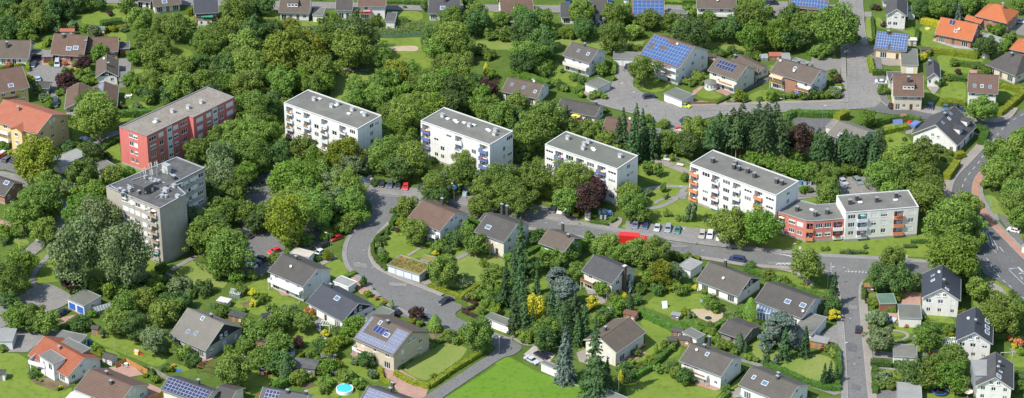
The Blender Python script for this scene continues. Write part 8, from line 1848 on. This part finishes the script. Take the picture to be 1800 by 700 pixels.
b=MB(); b.box(-1,1,-.8,.8,0,2.0); q=MB(); q.slab([(-1.1,-.9,2.03),(1.1,-.9,2.03),(1.1,.9,2.4),(-1.1,.9,2.4)],.06); simple('gazebo_tent','pale pink garden tent beside the grey hipped house','garden tent',(905,395),[('side_panel',b,'offwhite',None),('roof',q,'cloth',(.75,.6,.58))],.4)
lawn([(450,175),(600,165),(590,200),(550,240),(560,280),(700,310),(860,330),(840,360),(560,330),(470,330),(450,240)]); lawn([(560,380),(660,375),(900,400),(880,430),(700,430),(830,470),(780,510),(600,500),(590,440)]); lawn([(620,545),(770,545),(770,700),(580,700),(600,620)]); lawn([(985,590),(1120,620),(1090,700),(975,700)]); lawn([(150,120),(190,120),(180,190),(360,215),(420,190),(440,260),(390,280),(370,220),(200,200),(150,180)]); lawn([(80,115),(130,115),(135,280),(80,285)],'lawn_dry'); lawn([(155,585),(240,580),(245,690),(170,690)]); lawn([(485,600),(540,640),(600,640),(560,700),(485,640)]); lawn([(360,130),(430,130),(410,180),(360,180)])
paved([(180,125),(200,180),(345,215),(340,190),(210,170)],'paving_grey'); paved([(1030,215),(1130,165),(1240,160),(1240,260),(1140,240)],'asphalt_old'); paved([(150,400),(325,410),(330,450),(240,450),(150,430)],'paving'); paved([(500,590),(545,580),(590,600),(550,650)],'paving'); paved([(70,80),(125,80),(125,115),(70,115)],'paving_grey'); paved([(130,505),(245,510),(245,585),(155,585)],'asphalt'); paved([(790,480),(870,470),(880,500),(800,500)],'paving_red'); paved([(560,255),(700,310),(860,330),(860,345),(700,330),(540,280)],'gravel'); paved([(880,220),(1030,260),(1000,300),(880,260)],'paving_grey')
hedge([(130,110),(145,280)],1.2,1.0,'lf_hedge'); hedge([(110,380),(130,470)],1.8,1.6,'lf_hedgelime','yellow-green hedge beside the road below the peach house'); hedge([(135,480),(265,480)],2.0,1.6,'lf_hedge','square green hedge in front of the peach house terrace'); hedge([(470,120),(600,150)],2.0,2.0,'lf_gold','golden hedge along the orange house lawn'); hedge([(540,330),(700,350),(850,370)],1.7,1.6,'lf_hedgelime','flowering yellow-green hedge below the orange house'); hedge([(680,410),(860,435)],1.7,1.5,'lf_hedge'); hedge([(610,520),(770,525)],1.5,1.6,'lf_hedge'); hedge([(985,560),(1165,600)],1.8,1.6,'lf_hedgelime','long lime green hedge behind the three-skylight house'); hedge([(1167,610),(1070,700)],1.6,2.0,'lf_hedgelime','lime green hedge descending to the street corner'); hedge([(595,680),(760,685)],1.6,2,'lf_hedgelime')
hedge([(435,260),(440,190)],1.6,1.2,'lf_hedge')
for x,y,w,k in ((460,60,130,'d'),(570,60,130,'g'),(650,60,110,'d'),(540,10,130,'g'),(640,0,130,'g'),(770,60,100,'g'),(800,20,130,'g'),(1150,20,130,'g'),(910,310,150,'d'),(720,80,70,'B'),(720,0,100,'d'),(865,20,100,'g')): tree((x,y),w,k)
tree((765,75),30,'T'); tree((690,425),50,'g',1.0)
for x,y,w,k in ((900,160,60,'y'),(940,190,60,'l'),(990,205,90,'l'),(870,300,80,'w'),(1070,255,90,'g'),(1040,310,80,'l'),(200,620,80,'g'),(480,385,50,'G'),(505,370,45,'y'),(465,410,40,'l'),(585,560,70,'d'),(500,555,40,'g'),(330,180,30,'F'),(840,450,60,'d'),(900,490,80,'g'),(715,495,40,'r'),(650,530,60,'g'),(160,50,50,'r'),(210,170,40,'r'),(255,570,50,'g'),(130,50,40,'d'),(560,250,25,'g'),(520,400,30,'w')): bush((x,y),w,k)
tree((15,260),70,'g')
car((195,562),(230,565),'sedan',(.55,.57,.60),'silver saloon car on the drive of the wide-dormer house'); car((1140,145),(1165,150),'wagon',(.60,.62,.65))
table_set((245,180),'garden table on the terrace of the top white gabled house'); b=MB(); b.cyl(0,0,0,.35,.9,n=14); simple('paddling_pool','small multicoloured paddling pool on the orange house lawn','paddling pool',(508,200),[('paddling_pool',b,'cloth',(.7,.5,.15))])
for i,(x,y) in enumerate(((755,435),(825,375))): b=MB(); b.cyl(0,0,0,1.8,.04,n=6); b.cyl(0,0,1.8,2.2,.2,.1,8); simple('garden_pump',('green garden pole on the lawn below the orange house, lower of two','green garden pole at the hedge below the orange house, upper of two')[i],'garden pole',(x,y),[('pole',b,'green',None)])
# =================================================================== sheet 5,1
sheet(5,1)
r,f=H('large white grey-roofed house','large white gabled house with a dark grey roof at the main road bend',(712,335),(842,205),(560,195),at='A',he=3.6,roof='r_dark',wall='w_white',wf=3,wl=4,wr=2,pitch=34,og=.6,chim=[(625,128)],sky=[(665,115),(655,150),(612,178)],dorm=[((785,195),2.4,False),((735,250),2.4,False)])
sheet(5,1)
lawn([(210,250),(330,240),(400,300),(390,330),(300,350),(220,400),(190,420),(200,300)]); lawn([(200,190),(260,175),(370,150),(360,180),(220,215)],'lawn_dry'); lawn([(160,10),(245,10),(245,70),(190,60)]); lawn([(590,10),(640,0),(765,0),(765,50),(600,30)]); lawn([(885,680),(985,680),(1000,700),(1030,760),(1080,860),(1167,960),(1260,1040),(1260,860),(1060,700)],'lawn')
paved([(480,60),(560,65),(600,70),(760,70),(800,140),(480,105)],'asphalt_old'); paved([(960,170),(1090,100),(1080,140),(1000,175)],'asphalt'); paved([(350,190),(440,170),(400,250),(360,260)],'paving_grey'); paved([(600,560),(680,560),(660,590),(610,600)],'paving')
hedge([(150,165),(280,130),(380,128),(460,145)],2.0,1.8,'lf_hedge','curved green hedge around the playground garden'); hedge([(190,230),(290,205),(380,190)],1.6,1.6,'lf_hedgelime'); hedge([(595,30),(680,25),(765,35)],1.7,2.2,'lf_hedgelime','lime green hedge in front of the three-skylight house'); hedge([(1000,100),(1100,20),(1160,-40)],1.8,2.0,'lf_hedgelime','long lime green hedge along the pavement at the right edge'); hedge([(640,530),(710,430)],2.2,2.4,'lf_hedgelime','broad lime hedge at the main road below the white gabled house'); hedge([(600,400),(700,420)],1.6,1.6,'lf_hedge'); hedge([(850,190),(905,220),(880,290)],2.4,2.6,'lf_hedge','tall rounded hedge between the white gabled house and the pavement'); hedge([(700,385),(755,375)],2,2,'lf_hedgelime')
for x,y,w,k in ((320,430,200,'g'),(480,400,220,'g'),(180,540,200,'g'),(330,540,220,'g'),(880,90,190,'g'),(980,380,180,'g'),(1100,380,220,'g'),(980,520,200,'g'),(1100,550,220,'g'),(1060,460,190,'l'),(1150,280,130,'l'),(1130,660,200,'g'),(440,580,170,'g'),(540,620,180,'g'),(200,450,90,'l'),(1167,200,0,'g'),(260,640,140,'g'),(500,500,130,'o'),(1190,480,160,'g'),(1190,620,160,'g')):
    if w: tree((x,y),w,k)
tree((100,145),105,'l',1.1,'neat light green tree inside the curved playground hedge')
for x,y,w in ((20,330,70),(60,350,75),(110,330,75),(165,320,90),(190,290,80),(40,380,70),(135,380,70)): tree((x,y),w,'P',.85)
for x,y,w,k in ((60,215,60,'d'),(890,600,60,'g'),(850,110,100,'g'),(940,90,80,'d'),(200,655,60,'g'),(350,290,30,'d'),(250,295,30,'l'),(600,360,60,'w'),(650,385,60,'g'),(300,55,40,'g'),(265,65,50,'r'),(395,60,30,'g'),(410,350,60,'g'),(900,680,0,'g'),(20,210,40,'l')):
    if w: bush((x,y),w,k)
for x,y,c in ((528,65,(.02,.03,.05)),(630,70,(.06,.12,.16)),(740,85,(.03,.04,.06)),(695,70,(.02,.025,.03))): car((x,y),(x-2,y+30),'sedan',c)
car((30,575),(55,600),'wagon',(.20,.24,.25),'dark grey estate car in the rear car park, rightmost of the three')
b=MB(); b.box(-.9,.9,-.6,.6,.9,2.0); q=MB(); q.slab([(-1,-.7,2.0),(1,-.7,2.0),(1,0,2.6),(-1,0,2.6)],.05); q.slab([(1,.7,2.0),(-1,.7,2.0),(-1,0,2.6),(1,0,2.6)],.05); l=MB(); [l.box(x-.07,x+.07,y-.07,y+.07,0,.9) for x in(-.8,.8) for y in(-.5,.5)]; simple('play_tower','orange wooden play tower inside the curved hedge','play tower',(338,165),[('cabin',b,'orange',None),('roof',q,'wood',None),('stilts',l,'wood',None)],.2)
b=MB(); b.slab([(-1.6,-1,0),(1.6,-1,0),(1.6,0,1.3),(-1.6,0,1.3)],.08); b.slab([(1.6,1,0),(-1.6,1,0),(-1.6,0,1.3),(1.6,0,1.3)],.08); simple('play_tent','dark blue A-shaped play hut left of the orange play tower','play tent',(300,180),[('play_tent',b,'bal_blue',None)],.2)
b=MB(); b.cyl(0,0,.0,.7,.9,.6,10); simple('toy_tractor','red and yellow toy vehicle by the orange play tower','toy',(383,180),[('toy',b,'red',None)])
tr=MB(); tr.box(-2,2,-1,1,.3,1.2); simple('trailer','blue covered trailer beside the white gabled house','trailer',(425,200),[('cover',tr,'bal_blue',None)],.9)
# =================================================================== sheet 5,2
sheet(5,2)
lawn([(885,15),(950,10),(1000,60),(1060,150),(1140,260),(1167,330),(1100,230),(1000,140),(960,140),(920,100)],'lawn_dry') ; lawn([(895,565),(960,580),(1030,620),(1110,690),(1060,700),(960,680),(900,640)]); lawn([(440,140),(540,250),(560,440),(530,440),(340,430),(200,420),(160,300),(420,290)],'lawn'); lawn([(820,555),(930,610),(920,650),(860,650),(740,640),(740,600)],'grass'); lawn([(80,680),(340,670),(340,720),(80,720)])
path([(1010,150),(1060,220),(1120,300),(1160,370)],2.0,'asphalt'); paved([(940,135),(985,140),(1000,180),(950,200)],'paving_grey'); paved([(860,650),(940,600),(1010,640),(1060,700),(860,700)],'paving'); paved([(330,670),(430,680),(430,720),(330,720)],'paving_red')
hedge([(395,320),(520,320)],.9,1.3,'lf_dark','low dark shrub strip on the lawn, upper of two'); hedge([(345,352),(430,352)],.9,1.3,'lf_dark','low dark shrub strip on the lawn, lower of two'); hedge([(-90,395),(90,392)],.9,1.3,'lf_dark','low dark shrub strip on the lawn under the pale balconies'); hedge([(75,620),(70,700)],1.6,1.2,'lf_hedge')
tree((270,450),165,'o',1.05,'small round olive tree at the main street in front of the dark shrub mass'); tree((755,100),210,'g',1.1,'upper round tree beside the big road bend'); tree((670,200),290,'g',1.1,'largest tree of the group beside the big road'); tree((810,220),170,'g',1.1); tree((700,420),330,'l',1.0,'broad light green tree at the junction of the main street and big road'); tree((840,330),130,'o'); tree((500,40),220,'g',1.1); tree((560,90),120,'g')
for x,y,w,k in ((190,570,190,'d'),(300,580,190,'d'),(380,590,140,'d'),(1110,80,190,'g'),(1140,180,140,'g'),(1180,10,160,'g'),(640,500,170,'l'),(790,520,160,'g'),(420,20,120,'g'),(1190,120,140,'l')): tree((x,y),w,k)
for x,y,w,k in ((80,370,30,'d'),(830,660,50,'l'),(790,640,60,'g'),(880,680,60,'g'),(970,690,50,'o'),(300,680,60,'y'),(100,610,70,'g'),(1090,690,60,'o'),(230,640,110,'d'),(750,660,70,'d'),(900,690,50,'F')): bush((x,y),w,k)
car((1098,250),(1060,240),'hatch',(.76,.76,.75),'white hatchback parked on the grass verge under the trees at the right edge')
flatbox('white low building at the right edge','white low building corner at the right edge beside the verge',(1150,355),(1230,390),(1230,320),2.6,'flat_light','w_white',0)
shed((108,640),2.6,1.8,1.7,'brown garden shed at the corner of the side street','wood','wood',0,flat=True); bin_((162,655),(.35,.45,.55),'pale blue-grey bin cabinet beside the brown corner shed',.9)
def bluesign(p,label):
    b=MB(); b.cyl(0,0,0,2.4,.04,n=6); q=MB(); q.cyl(0,2.1,-.08,-.045,.34,n=16,ax='y'); simple('road_sign',label,'sign',p,[('pole',b,'galv',None),('sign_disc',q,'skyblue',None)],group='road signs')
bluesign((937,100),'round blue sign on the verge beside the red cycle path'); bluesign((908,300),'round blue sign at the tip of the striped traffic island')
post((360,475),'white sign post in front of the lawn left of the junction trees'); lamp((1112,690),6.5,.4,.3)
b=MB(); b.cyl(0,0,0,1.0,.05,n=6); 
parasol((425,612),1.3,(.75,.75,.72),'pale parasol between the dark shrub mass and the end-on house')
# =================================================================== sheet 5,3
sheet(5,3)
sheet(5,2)
r,f=H('white end-on house with a slate roof','white gabled house with a slate roof and several skylights below the junction',(733,735),(735,570),(597,505),at='B',he=5.6,roof='r_slate',wall='w_white',wf=3,wl=3,sto=2,pitch=33,chim=[(618,610)],sky=[(545,562,'b'),(545,595,'b'),(640,655)],dishes=[(585,548,'b')])
sheet(5,3)
r,f=H('white slate-roofed house with three skylights','tall white house with a dark slate roof and three skylights, end-on to the camera',(952,332),(958,155),(825,95),at='B',he=5.8,roof='r_slate',wall='w_white',wf=3,wl=3,sto=2,pitch=33,chim=[(835,185)],sky=[(915,175,'L'),(915,215,'L'),(915,250,'L')],dishes=[(785,165,'b')])
r,f=H('white house with a flat grey dormer','white gabled house with a large flat-roofed grey dormer at the lower right',(1095,640),(1095,465),(958,408),at='B',he=5.0,roof='r_dark',wall='w_white',wf=3,wl=3,sto=2,pitch=33,chim=[(988,505),(998,475)],sky=[(995,550,'L'),(1005,515)])
flatbox('grey box dormer on the lower right house','large grey flat-roofed box dormer on the left slope of the white house',(832,545),(960,545),(960,430),6.8,'flat_light','zinc',0,cat='dormer',name='dormer_box',group=None,ov=.1)
flatbox('white garage beside the end-on slate house','white garage with a grey pitched-looking flat roof beside the red drive',(313,152),(470,158),(470,62),3.0,'flat_green','w_white',0)
flatbox('white garage with a cracked flat roof','white garage with a cracked grey flat roof beside the pale weeping tree',(272,415),(437,425),(437,338),2.9,'flat_grey','w_white',0)
flatbox('pale flat garage at the bottom edge','pale grey flat-roofed garage cut by the bottom edge',(300,705),(470,715),(468,600),2.6,'flat_light','w_grey',0)
flatbox('green-roofed brown shed at the side street','brown carport shed with a green roof near the side street corner',(180,55),(298,52),(290,-20),2.6,'roof_green','wood',0)
trampo((592,655),2.0,'round blue trampoline with net poles on the bottom lawn')
pergola((660,310),3.4,3.2,2.5,0,'white balcony pergola frame left of the tall slate-roofed house','white')
def goal(p,rz,label):
    x,y=W(p,0); b=MB(); b.tube((-1.6,0,0),(-1.6,0,2),.05,.05); b.tube((1.6,0,0),(1.6,0,2),.05,.05); b.tube((-1.6,0,2),(1.6,0,2),.05,.05); o=b.build('football_goal','white',None,(x,y,0),rz); tag(o,label,'goal')
goal((1045,430),.1,'white football goal frame on the lawn right of the tall slate house')
lawn([(160,210),(330,205),(440,230),(400,265),(250,280),(200,250)]); lawn([(270,300),(400,290),(510,330),(540,400),(440,400),(440,340),(280,330)]); lawn([(200,500),(330,510),(320,580),(240,560)]); lawn([(470,600),(640,600),(690,640),(690,740),(470,740)]); lawn([(1080,380),(1240,400),(1240,490),(1100,490),(1040,440)]); lawn([(820,-60),(950,-40),(900,60),(820,100)]); lawn([(510,150),(690,170),(690,200),(510,190)]); lawn([(90,-10),(170,-10),(170,60),(100,80)]); lawn([(500,90),(690,160),(680,180),(500,160)],'lawn')
paved([(80,105),(300,120),(305,185),(200,185),(90,140)],'paving_red'); paved([(330,-40),(460,-20),(460,65),(330,60)],'paving_red'); paved([(110,360),(270,390),(270,430),(110,420)],'paving_grey'); paved([(120,640),(300,640),(300,740),(130,740)],'asphalt'); path([(160,235),(300,235),(390,265),(330,310),(290,325)],1.0,'paving'); paved([(440,400),(560,370),(620,360),(700,400),(640,440),(480,430)],'paving_grey'); paved([(1060,360),(1180,370),(1240,400),(1100,390)],'paving'); path([(180,490),(330,510)],.9,'paving')
hedge([(475,185),(590,190),(690,205)],1.6,1.6,'lf_hedge','green hedge in front of the end-on slate house'); hedge([(120,440),(260,450)],1.6,1.8,'lf_dark','dark hedge below the paved drive of the cracked-roof garage'); hedge([(280,450),(420,460)],1.8,1.8,'lf_dark','dark hedge in front of the cracked-roof garage'); hedge([(230,215),(265,195)],1.2,1.6); hedge([(290,320),(400,290)],1.0,1.0,'lf_dark'); hedge([(235,80),(290,82)],1.2,1.6); hedge([(145,480),(150,570),(150,640)],1.6,1.6,'lf_hedge'); hedge([(965,245),(1090,240)],2.0,2.4,'lf_hedge','tall hedge right of the tall slate-roofed house')
tree((160,150),150,'w',.8,'pale weeping tree over the silver estate car'); tree((175,300),200,'w',1.0,'larger pale weeping tree beside the cracked-roof garage'); tree((1020,120),270,'g',1.0,'large green tree at the right edge above the flower garden')
for x,y,w,k in ((515,280,200,'g'),(400,520,180,'d'),(560,480,180,'g'),(680,420,200,'o'),(660,540,200,'l'),(520,560,150,'g'),(210,560,120,'w'),(1160,80,130,'d'),(1130,160,120,'g'),(720,600,130,'g'),(640,450,130,'o'),(860,-40,150,'g')): tree((x,y),w,k)
for x,y,w,k in ((740,110,70,'y'),(640,240,70,'l'),(120,40,60,'g'),(150,60,60,'l'),(100,40,40,'r'),(130,220,60,'g'),(1120,300,40,'G'),(1100,350,40,'G'),(1130,330,60,'F'),(1070,290,50,'F'),(1150,560,90,'d'),(1130,620,90,'g'),(270,600,90,'g'),(180,600,80,'d'),(300,30,40,'y'),(560,260,0,'g'),(540,390,40,'F'),(360,205,30,'F'),(1150,380,60,'l'),(320,0,50,'y'),(990,480,0,'g'),(770,640,60,'l'),(210,620,60,'g'),(1050,260,50,'l'),(670,270,40,'y'),(150,20,40,'w'),(490,160,40,'l')):
    if w: bush((x,y),w,k)
car((34,228),(38,190),'hatch',(.015,.018,.022),'black hatchback driving on the side street'); car((235,155),(275,165),'wagon',(.48,.52,.58),'silver-blue estate car on the red paved drive'); 
bin_((205,85),(.05,.15,.4),'blue bin beside the green-roofed shed',.6); bin_((222,188),(.05,.15,.4),'blue bin below the silver-blue estate car',.6)
table_set((658,322),'white table inside the white pergola frame'); parasol((785,645),1.4,(.70,.62,.45),'beige awning-like parasol left of the flat dormer house')
lamp((402,330),2.4,.3,0)
# ------------------------------------------------------------------ beyond the upper edge, so the place goes on
raw()
for i in range(46):
    x=-40+i*42+R.uniform(-15,15); y=R.uniform(-70,-18)
    if 1460<x<1540: continue
    tree((x,y),R.uniform(26,44),R.choice('ggdol'))
thin('tree',('broadleaf_tree',),290,'background_trees','broadleaf trees filling in behind and between the nearer ones','trees')
thin('bush',('bush',),290,'background_shrubs','small shrubs filling the garden beds between the larger ones','shrubs')
finish()
print('objects',len(bpy.data.objects),'trees',NTREE[0])

print('LAYERS',max(n for _,n in ZL),max(n for _,n in ZP))
